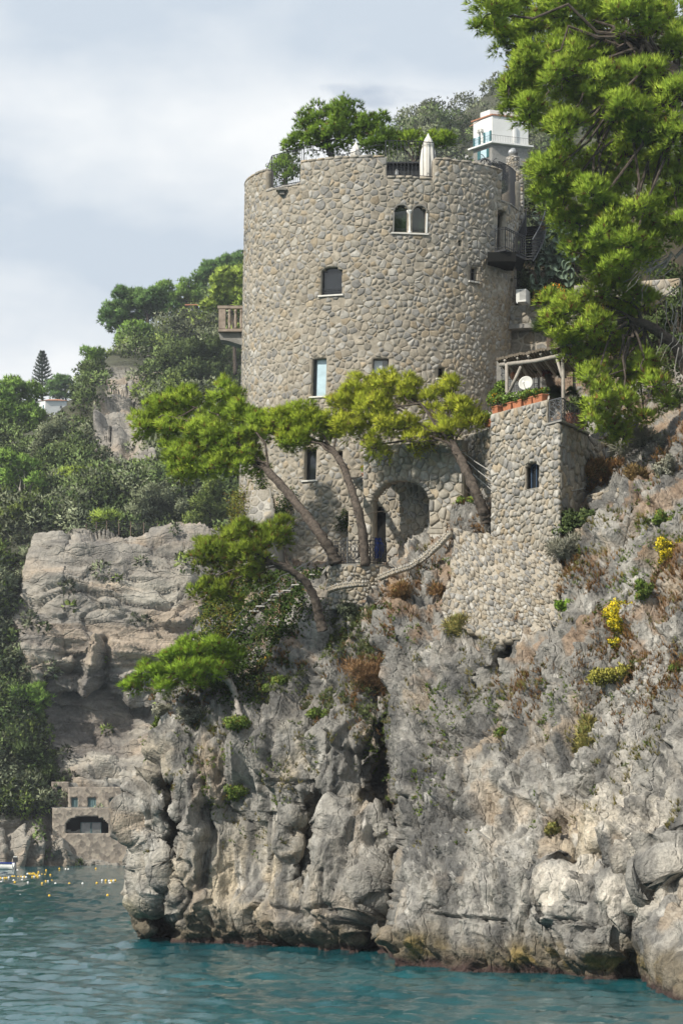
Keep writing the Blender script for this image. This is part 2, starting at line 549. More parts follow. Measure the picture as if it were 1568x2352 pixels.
# ---- the near sea cliff ------------------------------------------------
CLIFF = [
 (200, [(2420,100.5),(2100,100.5),(1950,99.2),(1850,99),(1750,101),(1650,103),(1500,106),(1400,109),(1330,113)]),
 (285, [(2420,100),(2100,100),(1950,98.7),(1850,98.5),(1750,100),(1650,102),(1500,106),(1400,109),(1330,113)]),
 (400, [(2420,98.8),(2100,99),(1950,98),(1850,97.9),(1750,98.5),(1650,100.5),(1550,103.0),(1450,105.5),(1400,107.5),(1340,113)]),
 (560, [(2420,96.9),(2050,97.6),(1900,97.4),(1750,97.6),(1650,98.6),(1550,101.0),(1450,103.8),(1380,106),(1330,112),(900,113)]),
 (740, [(2420,94),(2050,94.3),(1900,94.9),(1750,95.5),(1650,96),(1550,97.4),(1450,98.8),(1380,99.6),(1345,99.9),(1325,101),(1290,112),(900,114)]),
 (870, [(2420,92),(2050,92.8),(1900,94.2),(1750,95),(1650,95.2),(1550,95.7),(1450,96.8),(1380,98),(1345,98.7),(1325,99.6),(1290,105),(1260,112),(900,114)]),
 (901, [(2420,92),(2050,92.8),(1900,94.2),(1800,94.4),(1740,93.6),(1650,93.6),(1550,94.5),(1450,95.7),(1350,97.5),(1325,98.6),(1290,101.5),(1240,107),(1200,112),(900,114)]),
 (915, [(2420,84.2),(2050,86.0),(1900,88.4),(1820,90.0),(1740,92.4),(1650,92.8),(1550,94.0),(1450,95.3),(1350,97.0),(1290,99.8),(1240,104),(1200,109),(1150,112),(900,114)]),
 (940, [(2420,84),(2050,85.6),(1900,88.0),(1750,90.3),(1650,91.8),(1550,93.2),(1450,94.5),(1350,96.3),(1290,98.0),(1240,101.5),(1200,106),(1150,112),(900,114)]),
 (1040,[(2420,82.6),(2050,84.2),(1900,86.5),(1750,88.6),(1650,90.0),(1550,91.4),(1450,93),(1350,94.9),(1250,96.3),(1200,97.5),(1170,100),(1120,106),(1050,112),(900,114)]),
 (1130,[(2420,81.4),(2050,82.6),(1900,85.0),(1750,87.1),(1650,88.5),(1550,90.0),(1450,91.5),(1350,93.6),(1250,95.2),(1190,96),(1160,98.5),(1100,106),(1000,109),(880,114)]),
 (1290,[(2420,79.3),(2050,80.4),(1900,82.5),(1750,84.3),(1650,85.5),(1550,86.8),(1450,88.2),(1350,90.2),(1250,92.2),(1150,96.5),(1050,104),(900,112)]),
 (1430,[(2420,77.3),(2150,77.5),(2050,77.8),(1900,79.8),(1750,81.8),(1650,83),(1550,84.2),(1450,85.6),(1350,87.1),(1250,88.8),(1150,91.0),(1100,92.8),(1040,97.5),(960,104),(850,112)]),
 (1568,[(2420,70),(2270,70.5),(2150,73),(2050,74.8),(1900,77.2),(1750,79.3),(1650,80.5),(1550,81.8),(1450,83),(1350,84.4),(1250,86),(1150,87.8),(1050,89.8),(990,92),(940,97),(850,104)]),
 (1850,[(2420,61),(2270,62),(2150,64),(2050,66),(1900,69),(1750,71.3),(1650,72.5),(1550,74),(1450,75.5),(1350,77),(1250,78.6),(1150,80.5),(1050,83),(990,86),(940,92),(850,100)]),
]
XL_T = [(2430,315),(2165,315),(2130,317),(2090,321),(2030,315),(1990,321),(1950,315),(1930,304),(1908,285),(1885,275),(1862,282),
        (1845,300),(1825,312),(1800,330),(1760,348),(1700,368),(1650,390),(1600,386),(1560,392),(1520,420),(1480,454),(1440,460),
        (1420,492),(1380,510),(1330,533),(1290,553),(1250,578),(1150,608),(850,618)]
GROOVES = [
 ([(884,1500),(886,1560),(893,1620),(884,1690),(876,1740),(868,1790)], 12, -0.9),
 ([(868,1780),(880,1815),(868,1845)], 22, -1.1),
 ([(905,1850),(916,1900),(919,1950),(906,2020),(882,2070),(862,2130),(852,2190)], 18, -2.0),
 ([(386,1800),(392,1860),(402,1920),(398,2000),(390,2060)], 12, -1.5),
 ([(366,2105),(372,2180)], 26, -1.7),
 ([(742,1838),(748,1880),(728,1915)], 26, -1.4),
 ([(700,1850),(715,1960),(700,2030)], 22, -0.8),
 ([(475,1850),(480,1960),(472,2030)], 12, -0.7),
 ([(548,1830),(560,1930),(585,2000)], 60, -0.75),
 ([(1300,1992),(1330,1968),(1380,1966),(1425,1998),(1470,2022),(1525,2042),(1568,2075)], 15, -1.2),
 ([(1452,2140),(1455,2200),(1462,2280)], 30, -2.6),
 ([(1560,1985),(1575,2060)], 20, -0.8),
 ([(1170,1420),(1163,1490),(1148,1540)], 13, -0.9),
 ([(1062,1810),(1040,1870),(1020,1950)], 10, -0.35),
 ([(1010,1740),(985,1820),(960,1900)], 8, -0.4),
 ([(1120,1990),(1090,2060),(1075,2130)], 14, -0.4),
 ([(920,2060),(960,2090),(1000,2120)], 20, -0.4),
 ([(330,1760),(345,1830),(338,1880)], 9, -0.5),
 ([(520,1720),(508,1790)], 9, -0.6),
 ([(600,1740),(606,1800)], 10, -0.5),
 ([(705,1640),(715,1720),(700,1790)], 12, -0.5),
 ([(800,1620),(815,1700),(800,1780)], 12, -0.5),
 ([(650,2085),(720,2105),(800,2090)], 9, -0.4),
 ([(1400,1560),(1370,1640),(1340,1720)], 10, -0.4),
 ([(1500,1600),(1480,1700),(1440,1800)], 12, -0.5),
 ([(1540,1800),(1500,1880),(1470,1950)], 14, -0.5),
]
for _ in range(46):            # short joints and ledges
    x, y = rng.uniform(900, 1560), rng.uniform(1400, 2150)
    if rng.random() < 0.5:
        l = rng.uniform(25, 80); GROOVES.append(([(x, y), (x + l, y + rng.uniform(-6, 16))], rng.uniform(2.5, 4.5), -rng.uniform(0.2, 0.45)))
    else:
        l = rng.uniform(40, 130); GROOVES.append(([(x, y), (x - 0.32 * l + rng.uniform(-12, 12), y + l)], rng.uniform(3, 6), -rng.uniform(0.2, 0.5)))
for _ in range(16):
    x, y = rng.uniform(300, 880), rng.uniform(1720, 2130)
    l = rng.uniform(20, 70); GROOVES.append(([(x, y), (x + rng.uniform(-8, 14), y + l)], rng.uniform(3, 6), -rng.uniform(0.2, 0.45)))
RIDGES = [
 ([(652,1700),(655,1800),(662,1880),(645,1960)], 20, 0.9),
 ([(448,1790),(450,1880),(466,1990)], 16, 0.8),
 ([(320,1800),(345,1860)], 30, 0.6),
 ([(810,1900),(800,2000),(790,2090)], 62, 1.3),
 ([(560,1690),(552,1760)], 16, 0.5),
 ([(625,1720),(628,1770)], 14, 0.6),
 ([(760,1700),(765,1790)], 40, 0.7),
 ([(490,2080),(620,2100),(720,2110)], 45, 0.6),
 ([(985,2080),(940,2190)], 40, 0.9),
 ([(1290,2060),(1350,2150)], 60, 0.5),
 ([(1420,1900),(1520,1990)], 50, 0.7),
 ([(1000,1890),(1010,1990)], 60, 0.6),
 ([(1490,2120),(1530,2200),(1560,2300)], 26, 0.9),
 ([(1180,1760),(1240,1830)], 50, 0.5),
]
nr, nf, nb = 520, 460, 20
ys = np.linspace(2425, 850, nr)
xl = np.interp(-ys, [-a for a, _ in XL_T], [b for _, b in XL_T])
u = np.linspace(0, 1, nf)
px = xl[:, None] + (1800 - xl[:, None]) * u[None]
py = np.broadcast_to(ys[:, None], px.shape).copy()
D = table(px, py, CLIFF)
D = blur(blur(D, 2, 1), 6, 0)
wrap_w = np.clip(1 - (px - xl[:, None]) / 55.0, 0, 1)
D = D + 2.6 * (1 - np.sqrt(np.clip(1 - wrap_w**2, 0, 1)))
# the hidden flank: back behind the left edge
ww = (16 * noise(np.stack((px*0.03, py*0.03, 0*px), -1), 1.0, 3), 12 * noise(np.stack((px*0.03, py*0.03, 0*px), -1), 1.0, 5))
for s in GROOVES:
    if s[2] <= -0.8: D = D - (2.1 if s[0][0][0] < 1250 else 0.95) * shaped(s, px, py, ww)               # the deep clefts go straight back into the rock
hole = np.clip(sstep(990, 1040, px) * sstep(1310, 1280, px) * sstep(1190, 1230, py) * sstep(1500, 1440, py), 0, 1)
D = D + 1.1 * hole
tb = np.linspace(1, 0, nb, endpoint=False)[None, :]
pxb = xl[:, None] + 30 * tb**1.5 + 0 * py[:, :nb]
Db = D[:, :1] + 13 * tb
px = np.concatenate((pxb, px), 1); py = np.concatenate((py[:, :nb], py), 1); D = np.concatenate((Db, D), 1)
nc = nb + nf
V = PV(px.ravel(), py.ravel(), D.ravel())
N = normals(V, nr, nc)
if N[:, 1].mean() > 0: N = -N
fx, fy = px.ravel(), py.ravel()
wob = (18 * fbm(V, 0.7, 3, seed=3), 14 * fbm(V, 0.7, 3, seed=5))
wobs = (wob[0] * 0.45, wob[1] * 0.45)
disp = np.zeros(len(V))
for s in GROOVES:
    if s[2] > -0.8: disp += shaped(s, fx, fy, wobs if s[1] < 10 else wob)
for s in RIDGES: disp += shaped(s, fx, fy, wob)
up_ = sstep(1750, 1500, fy)
sh = V.copy(); sh[:, 0] = V[:, 0] + 0.36 * V[:, 2] * sstep(850, 1000, fx)      # strata lean to the right of the cleft
rough_amt = 1 - 0.55 * np.exp(-((fx - 590) / 130)**2 - ((fy - 1930) / 120)**2)
disp += 0.45 * fbm(sh, (0.22, 0.22, 0.10), 2, seed=11)
disp += rough_amt * 0.42 * ridged(sh, (0.62, 0.62, 0.17), 3, 0.55, seed=21)
disp += rough_amt * 0.12 * fbm(sh, (1.2, 1.2, 0.4), 3, 0.6, seed=41)
disp += rough_amt * 0.13 * ridged(sh, (2.4, 2.4, 0.42), 3, 0.6, seed=61)
warp = sh + 0.35 * np.stack([fbm(sh, 0.9, 2, seed=k) for k in (75, 76, 77)], -1)
for scl, amp, til, crk, cw_, sd_ in (((0.42, 0.42, 0.17), 0.27, 0.6, 0.36, 0.025, 701), ((1.1, 1.1, 0.42), 0.085, 0.28, 0.13, 0.05, 711), ((2.6, 2.6, 1.1), 0.03, 0.12, 0.05, 0.09, 721)):
    f1, f2, val, off = voro(warp, scl, sd_)
    disp += rough_amt * (amp * val[:, 0] + til * amp * 2 * (val * off).sum(1) - crk * np.exp(-(f2 - f1) / cw_))
# honeycomb pits and the notch cut by the sea
z = V[:, 2]
pit = noise(V, 3.1, 83); pitm = sstep(0.28, 0.55, pit)
low = np.exp(-((z - 1.6) / 1.5)**2) * (fx < 820) + np.exp(-((fx - 1340) / 110)**2 - ((fy - 2110) / 80)**2)
disp -= 0.22 * pitm * np.clip(low, 0, 1)
disp -= 0.55 * np.exp(-((z - 0.15) / 0.4)**2)
disp += 0.10 * fbm(V, (2.2, 2.2, 2.2), 2, seed=91) * np.exp(-((z - 0.5) / 0.9)**2)
disp *= 0.3 + 0.7 * sstep(0.12, 0.5, np.abs(N[:, 1]))
V = V + N * disp[:, None]
CLIFF_V = V.reshape(nr, nc, 3)
CLIFF_PX, CLIFF_PY = px, py

def on_cliff(x, y):
    """world point of the cliff surface seen at a frame position"""
    i = int(np.argmin(np.abs(ys - y)))
    j = nb + int(np.argmin(np.abs(px[i, nb:] - x)))
    return CLIFF_V[i, j].copy()

def cliff_normal(x, y):
    i = int(np.clip(np.argmin(np.abs(ys - y)), 4, nr - 5))
    j = int(np.clip(nb + int(np.argmin(np.abs(px[i, nb:] - x))), 4, nc - 5))
    n = np.cross(CLIFF_V[i, j+4] - CLIFF_V[i, j-4], CLIFF_V[i-4, j] - CLIFF_V[i+4, j])
    n /= np.linalg.norm(n) + 1e-9
    return n if n[1] < 0 else -n

def lerp(a, b, t): return a + (np.asarray(b) - a) * np.asarray(t)[:, None]
g = np.array
C = np.tile(g((0.235, 0.226, 0.208)), (len(V), 1))
C = lerp(C, (0.355, 0.341, 0.312), sstep(0.0, 0.7, fbm(V, 0.35, 4, seed=101)))
C = lerp(C, (0.11, 0.109, 0.106), 0.85 * sstep(0.1, 0.7, fbm(sh, (0.7, 0.7, 0.2), 4, seed=111)))       # lichen grey
tan = sstep(0.30, 0.8, fbm(sh, (0.5, 0.5, 0.22), 4, seed=121))
C = lerp(C, (0.42, 0.33, 0.235), 0.55 * tan)
patch = np.exp(-((fx - 560) / 170)**2 - ((fy - 2020) / 90)**2) + 0.9 * np.exp(-((fx - 1390) / 90)**2 - ((fy - 1930) / 60)**2) \
    + np.exp(-((fx - 850) / 50)**2 - ((fy - 1835) / 25)**2) + 0.7 * np.exp(-((fx - 690) / 40)**2 - ((fy - 1800) / 110)**2) \
    + 0.6 * np.exp(-((fx - 380) / 60)**2 - ((fy - 1760) / 60)**2)
C = lerp(C, (0.52, 0.44, 0.32), np.clip(patch, 0, 1) * sstep(-0.5, 0.4, fbm(V, 0.8, 4, seed=131)) * 0.8)
wh = np.exp(-((fx - 1490) / 110)**2 - ((fy - 1970) / 170)**2) + np.exp(-((fx - 1350) / 55)**2 - ((fy - 2080) / 70)**2) + 0.6 * np.exp(-((fx - 480) / 60)**2 - ((fy - 1900) / 90)**2)
C = lerp(C, (0.66, 0.61, 0.53), np.clip(wh, 0, 1) * sstep(-0.25, 0.35, fbm(sh, (1.3, 1.3, 0.16), 4, seed=141)) * 0.9)
C = lerp(C, (0.55, 0.53, 0.49), 0.6 * sstep(0.7, 1.0, fbm(sh, (2.2, 2.2, 0.25), 3, seed=145)))
C = lerp(C, (0.42, 0.36, 0.18), 0.5 * np.exp(-((fx - 330) / 50)**2 - ((fy - 2080) / 30)**2))
stain = sstep(0.25, 0.6, fbm(V, (1.6, 1.6, 0.12), 3, seed=151))
C = lerp(C, (0.09, 0.09, 0.088), 0.7 * stain * ((fx < 880) | (fy > 1700)))
soil = sstep(0.25, 0.65, fbm(V, 0.9, 4, seed=161)) * sstep(1650, 1450, fy) * 0.6
C = lerp(C, (0.30, 0.19, 0.11), soil)
wet = sstep(1.7, 0.5, z + 0.5 * fbm(V, 0.9, 3, seed=171))
C = lerp(C, (0.15, 0.125, 0.085), 0.85 * wet)
alg = sstep(0.0, 0.5, fbm(V, 1.1, 3, seed=181)) * sstep(1.25, 0.7, z) * sstep(0.15, 0.5, z)
C = lerp(C, (0.28, 0.20, 0.05), 0.6 * alg * (fx > 900))
C = lerp(C, (0.06, 0.04, 0.036), sstep(0.42, 0.15, z + 0.2 * noise(V, 1.5, 7)))
cliff = np_obj('sea_cliff', V, grid_faces(nr, nc)[:, ::-1], MAT['limestone'], None, C, smooth=True)
tag(cliff, 'grey limestone sea cliff rising from the water below the tower', kind='structure')

# ---- the wooded hillside and the bedded cliff across the bay --------------
HL = [(2010,226),(1950,227),(1850,229),(1760,233),(1690,236.5),(1620,238.6),(1585,237.3),(1500,236.5),(1400,238),(1300,240),(1240,243),(1226,250),
      (1100,263),(1000,278),(900,300),(800,340),(700,380),(600,420),(450,480),(300,540),(150,600)]
HE = [(2010,222),(1900,226),(1700,231),(1500,236),(1300,243),(1200,252),(1100,268),(1000,300),(960,380),(900,440),(800,480)]
HR = [(2010,226),(1600,237),(1226,250),(1000,285),(800,310),(700,325),(600,338),(450,352),(380,360),(330,366),(250,400),(150,450),(50,520)]
HILL = [(-500, HE), (0, HE), (70, [(2010,224),(1900,228),(1700,233),(1500,236),(1300,241),(1230,248),(1100,266),(1000,290),(950,380),(900,430),(800,470)]),
        (130, HL), (480, HL), (600, HL), (880, HR), (2000, HR)]
SKY_T = [(-500,1000),(0,992),(60,975),(150,960),(180,905),(230,850),(300,800),(400,750),(480,710),(560,660),(700,530),(850,405),(920,318),
         (985,272),(1040,285),(1100,245),(1150,200),(1200,170),(1300,130),(1500,60),(2000,-100)]
hr = 360
hx = np.concatenate((np.linspace(-480, -70, 14), np.linspace(-60, 560, 180), np.linspace(575, 870, 18), np.linspace(880, 1300, 45), np.linspace(1320, 1900, 16)))
hc = len(hx)
skyl = np.interp(hx, [a for a, _ in SKY_T], [b for _, b in SKY_T])
t = np.linspace(0, 1, hr)
tt = np.minimum(t / 0.97, 1)
hy = 2008 + (skyl[None] - 2008) * tt[:, None]
hxg = np.broadcast_to(hx[None], hy.shape)
Dh = table(hxg, hy, HILL)
Dh = blur(blur(Dh, 2, 0), 8, 1)
Dh = Dh + np.clip((t - 0.97) / 0.03, 0, 1)[:, None] * 60
HV = PV(hxg.ravel(), hy.ravel(), Dh.ravel())
HN = normals(HV, hr, hc)
if HN[:, 1].mean() > 0: HN = -HN
qx, qy = hxg.ravel(), hy.ravel()
xb = np.interp(qy, [1200, 1250, 1350, 1450, 1560, 1700, 1800], [110, 85, 50, 25, 60, 110, 120]) + 16 * noise(HV, 0.12, 15)
bare = sstep(0, 14, qx - xb) * sstep(560, 500, qx) * sstep(1222, 1245, qy + 10 * noise(HV, 0.2, 5))
wob2 = 22 * noise(HV, 0.12, 3)
x0_ = np.interp(qy, [870, 1000, 1100], [246, 216, 206]); x1_ = np.interp(qy, [870, 1000, 1100], [320, 350, 378])
bare = np.maximum(bare, sstep(0, 14, qx - x0_ + 0.5*wob2) * sstep(0, 16, x1_ - qx + wob2) * sstep(865, 895, qy + wob2) * sstep(1105, 1070, qy + wob2))
bare = np.maximum(bare, sstep(1860, 1890, qy) * (qx < 300))
wz = HV[:, 2] + 0.9 * fbm(HV, 0.06, 3, seed=201)
wv = np.stack((HV[:, 0] * 0.05, HV[:, 1] * 0.05, wz), -1)
hd = bare * (0.35 * ridged(wv, (1, 1, 0.42), 3, 0.6, seed=211))
hd += bare * 1.2 * fbm(HV, 0.12, 4, 0.55, seed=221) + (1 - bare) * 1.5 * fbm(HV, 0.08, 3, seed=223)
f1, f2, val, off = voro(HV + 1.2 * np.stack([noise(HV, 0.15, k) for k in (5, 6, 7)], -1), (0.11, 0.11, 0.32), 731)
hd += bare * (0.6 * val[:, 0] + 1.0 * (val * off).sum(1) - 0.25 * np.exp(-(f2 - f1) / 0.04))
f1, f2, val, off = voro(HV, (0.35, 0.35, 0.9), 741)
hd += bare * (0.25 * val[:, 0] + 0.4 * (val * off).sum(1) - 0.15 * np.exp(-(f2 - f1) / 0.06))
for per, am, sd_ in ((2.3, 0.75, 751), (0.9, 0.34, 757), (0.42, 0.13, 763)):          # beds that stick out and undercut
    ph = wz / per + 0.9 * fbm(HV, 0.05, 3, seed=sd_)
    hd += bare * am * (ph - np.floor(ph)) * sstep(-0.5, 0.3, noise(HV, (0.08, 0.08, 0.2), sd_ + 1))
hwob = (14 * noise(HV, 0.12, 31), 10 * noise(HV, 0.12, 37))
for s in [([(240,1470),(245,1530),(235,1600)], 9, -2.0), ([(130,1660),(220,1640),(330,1650)], 40, -1.2), ([(150,1600),(250,1605),(330,1625)], 12, -2.0),
          ([(225,1480),(195,1590)], 13, 2.0), ([(290,1560),(300,1590)], 16, 1.6), ([(430,1330),(470,1420)], 20, 1.5),
          ([(120,1790),(250,1790)], 10, -1.5), ([(20,1900),(30,1990)], 8, -1.5), ([(60,1880),(65,1990)], 6, -1.2), ([(110,1880),(100,1990)], 7, -1.3),
          ([(40,1920),(45,1985)], 12, 1.4), ([(85,1910),(85,1985)], 14, 1.4), ([(140,1955),(150,1990)], 16, 1.6),
          ([(215,900),(225,1000)], 10, 2.0), ([(300,1000),(290,1080)], 16, -1.5)]:
    hd += shaped(s, qx, qy, hwob)
HV = HV + HN * hd[:, None]
HC = np.tile(g((0.27, 0.25, 0.22)), (len(HV), 1))
HC = lerp(HC, (0.37, 0.345, 0.30), sstep(0, 0.7, fbm(wv, (2, 2, 0.5), 4, seed=231)))
HC = lerp(HC, (0.38, 0.285, 0.20), 0.45 * sstep(0.25, 0.7, fbm(wv, (1.2, 1.2, 0.35), 4, seed=241)))
HC = lerp(HC, (0.16, 0.15, 0.14), 0.75 * sstep(0.15, 0.7, fbm(HV, (0.25, 0.25, 0.06), 4, seed=251)))
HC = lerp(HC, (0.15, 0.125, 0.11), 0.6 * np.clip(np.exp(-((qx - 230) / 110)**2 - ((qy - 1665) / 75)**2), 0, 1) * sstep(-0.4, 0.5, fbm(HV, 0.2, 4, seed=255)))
HC = lerp(HC, (0.055, 0.06, 0.035), (1 - bare) * 0.94)
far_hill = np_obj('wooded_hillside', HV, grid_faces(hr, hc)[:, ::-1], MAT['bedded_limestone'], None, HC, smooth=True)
tag(far_hill, 'steep coastal hillside with a bedded limestone cliff across the bay', kind='structure')
HILL_G = HV.reshape(hr, hc, 3)
BARE_G = bare.reshape(hr, hc)

def on_hill(x, y):
    j = int(np.argmin(np.abs(hx - x)))
    i = int(np.argmin(np.abs(hy[:, j] - y)))
    return HILL_G[i, j].copy()

# ---- the sea ----------------------------------------------------------------
def sea_rows():
    d, out = 38.0, []
    while d < 262:
        out.append(d)
        d += max(0.28, 0.28 * (d / 72)**2)
    return np.array(out)
sd = sea_rows()
sa = np.tan(np.linspace(math.radians(-17), math.radians(14), 270))
SX = sd[:, None] * sa[None]
SY = np.broadcast_to(sd[:, None], SX.shape)
SZ = np.zeros(SX.shape)
for k in range(46):
    lam = 0.45 * (3.6 / 0.45) ** rng.random()
    th = rng.normal(1.25, 0.55)
    kx, ky = 2 * math.pi / lam * math.cos(th), 2 * math.pi / lam * math.sin(th)
    ph = rng.uniform(0, 6.28)
    w = kx * SX + ky * SY + ph + 0.7 * np.sin(0.11 * SX + 0.07 * SY + k)
    SZ += 0.0052 * lam * (np.exp(1.1 * np.sin(w)) - 1.25)
edge = np.minimum(1, np.minimum(np.arange(len(sd)), np.arange(len(sd))[::-1]) / 6)[:, None]
SZ *= edge
sv = np.stack((SX, SY, SZ), -1).reshape(-1, 3)
q = NT('sea_water', 0.06, 0.5)
q.p.inputs['IOR'].default_value = 1.333
a1 = q.noise(3.4, 5, 0.65, (0.8, 1.0, 1.0))
a2 = q.noise(0.06, 3, 0.5)
q.base(q.ramp(a2, [(0.35, (0.004, 0.055, 0.068)), (0.65, (0.008, 0.080, 0.092))]))
q.bump(a1, 0.28, 0.10)
MAT['sea_water'] = q.m
sf = grid_faces(len(sd), len(sa))
# the sheet goes on to the horizon on every side
o = len(sv)
W_, Y0, Y1 = 3000.0, -1500.0, 3000.0
outer = np.array([(-W_, Y0, 0), (W_, Y0, 0), (W_, Y1, 0), (-W_, Y1, 0)], float)
ncs = len(sa)
inner = [0, ncs - 1, len(sv) - 1, len(sv) - ncs]
sv = np.concatenate((sv, outer))
skirt = np.array([(o, o+1, inner[1], inner[0]), (o+1, o+2, inner[2], inner[1]), (o+2, o+3, inner[3], inner[2]), (o+3, o, inner[0], inner[3])])
sea = np_obj('sea', sv, np.concatenate((sf, skirt)), MAT['sea_water'], smooth=True)
tag(sea, 'rippled teal sea in front of the cliff', kind='structure')
# ------------------------------------------------------------------ rubble masonry
def in_poly(u, v, poly):
    u, v = np.asarray(u), np.asarray(v)
    r = np.zeros(u.shape, bool)
    n = len(poly)
    for i in range(n):
        x0, y0 = poly[i]; x1, y1 = poly[(i+1) % n]
        c = ((y0 > v) != (y1 > v))
        xi = (x1 - x0) * (v - y0) / (y1 - y0 if y1 != y0 else 1e-9) + x0
        r ^= c & (u < xi)
    return r

def near_on_poly(u, v, poly):
    best, bp = np.full(u.shape, 1e9), np.zeros(u.shape + (2,))
    n = len(poly)
    for i in range(n):
        x0, y0 = poly[i]; x1, y1 = poly[(i+1) % n]
        dx, dy = x1 - x0, y1 - y0
        t = np.clip(((u - x0)*dx + (v - y0)*dy) / (dx*dx + dy*dy + 1e-12), 0, 1)
        qx_, qy_ = x0 + t*dx, y0 + t*dy
        d = np.hypot(u - qx_, v - qy_)
        m = d < best
        best = np.where(m, d, best); bp[m] = np.stack((qx_, qy_), -1)[m]
    return best, bp

def arch(u0, u1, v0, v1, rise=None, n=10):
    """opening with a round or segmental head"""
    w = (u1 - u0) / 2
    rise = w if rise is None else rise
    c = (u0 + u1) / 2
    top = [(c + w * math.cos(a), v1 - rise + rise * math.sin(a)) for a in np.linspace(0, math.pi, n)]
    return [(u0, v0), (u1, v0)] + top

def rect(u0, u1, v0, v1): return [(u0, v0), (u1, v0), (u1, v1), (u0, v1)]

def clip(poly, nx_, ny_, c):
    out = []
    n = len(poly)
    for i in range(n):
        p, q_ = poly[i], poly[(i+1) % n]
        a = nx_*p[0] + ny_*p[1] - c; b = nx_*q_[0] + ny_*q_[1] - c
        if a <= 0: out.append(p)
        if (a < 0 < b) or (b < 0 < a):
            t_ = a / (a - b)
            out.append((p[0] + t_*(q_[0]-p[0]), p[1] + t_*(q_[1]-p[1])))
    return out

def cells(box, size, holes, seed, jit=0.42, wvar=0.45):
    r = np.random.default_rng(seed)
    u0, u1, v0, v1 = box
    sx, sy = size
    S = []
    nv = int((v1 - v0) / sy) + 1
    for i in range(nv):
        nu = int((u1 - u0) / sx) + 1
        off = r.random()
        for j in range(nu + 1):
            S.append((u0 + (j - 0.5 + off * 0.999) * sx + r.uniform(-jit, jit) * sx, v0 + (i + 0.5) * sy + r.uniform(-jit, jit) * sy))
    # a share of small filling stones
    for _ in range(int(len(S) * 0.28)):
        S.append((r.uniform(u0, u1), r.uniform(v0, v1)))
    S = np.array(S)
    S = S[(S[:, 0] > u0) & (S[:, 0] < u1) & (S[:, 1] > v0) & (S[:, 1] < v1)]
    ghosts = []
    for h in holes:
        h = list(h)
        S = S[~in_poly(S[:, 0], S[:, 1], h)]
        d, b = near_on_poly(S[:, 0], S[:, 1], h)
        S = S[d > 0.12 * sy]
        d, b = near_on_poly(S[:, 0], S[:, 1], h)
        m = d < 1.6 * sx
        ghosts.append(2 * b[m] - S[m])
    nS = len(S)
    A = np.concatenate([S] + ghosts) if ghosts else S
    W = np.zeros(len(A)); W[:nS] = r.uniform(-wvar, wvar, nS) * sy * sy
    # neighbour buckets
    cs = 1.7 * sx
    buck = {}
    keys = np.floor(A / cs).astype(int)
    for i, (a, b) in enumerate(keys): buck.setdefault((a, b), []).append(i)
    out = []
    for i in range(nS):
        x, y = A[i]
        poly = [(x - 1.3*sx, y - 1.5*sy), (x + 1.3*sx, y - 1.5*sy), (x + 1.3*sx, y + 1.5*sy), (x - 1.3*sx, y + 1.5*sy)]
        poly = clip(poly, -1, 0, -u0); poly = clip(poly, 1, 0, u1); poly = clip(poly, 0, -1, -v0); poly = clip(poly, 0, 1, v1)
        kx_, ky_ = keys[i]
        cand = [j for a in (-1, 0, 1) for b in (-1, 0, 1) for j in buck.get((kx_+a, ky_+b), ()) if j != i]
        if cand:
            dd = A[cand] - A[i]
            rr = (dd**2).sum(1)
            for k in np.argsort(rr)[:22]:
                L2 = rr[k]
                if L2 < 1e-6: continue
                l_ = math.sqrt(L2)
                nx_, ny_ = dd[k] / l_
                wj = W[cand[k]] if cand[k] < nS else W[i]
                c = nx_*x + ny_*y + l_/2 + (W[i] - wj) / (2*l_)
                poly = clip(poly, nx_, ny_, c)
                if len(poly) < 3: break
        if len(poly) >= 3:
            out.append((i, np.array(poly)))
    return out

def chaikin(p):
    q_ = np.roll(p, -1, 0)
    return np.stack((0.87*p + 0.13*q_, 0.13*p + 0.87*q_), 1).reshape(-1, 2)

def dedupe(p, eps):
    k = np.linalg.norm(p - np.roll(p, 1, 0), axis=1) > eps
    return p[k]

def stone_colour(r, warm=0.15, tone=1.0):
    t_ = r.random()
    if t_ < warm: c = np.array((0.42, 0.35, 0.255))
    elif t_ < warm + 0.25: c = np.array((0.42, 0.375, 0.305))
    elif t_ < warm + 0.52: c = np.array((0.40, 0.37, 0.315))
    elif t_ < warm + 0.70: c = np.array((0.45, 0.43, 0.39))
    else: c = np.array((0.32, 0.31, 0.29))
    return c * tone * r.uniform(0.76, 1.12) * 0.82

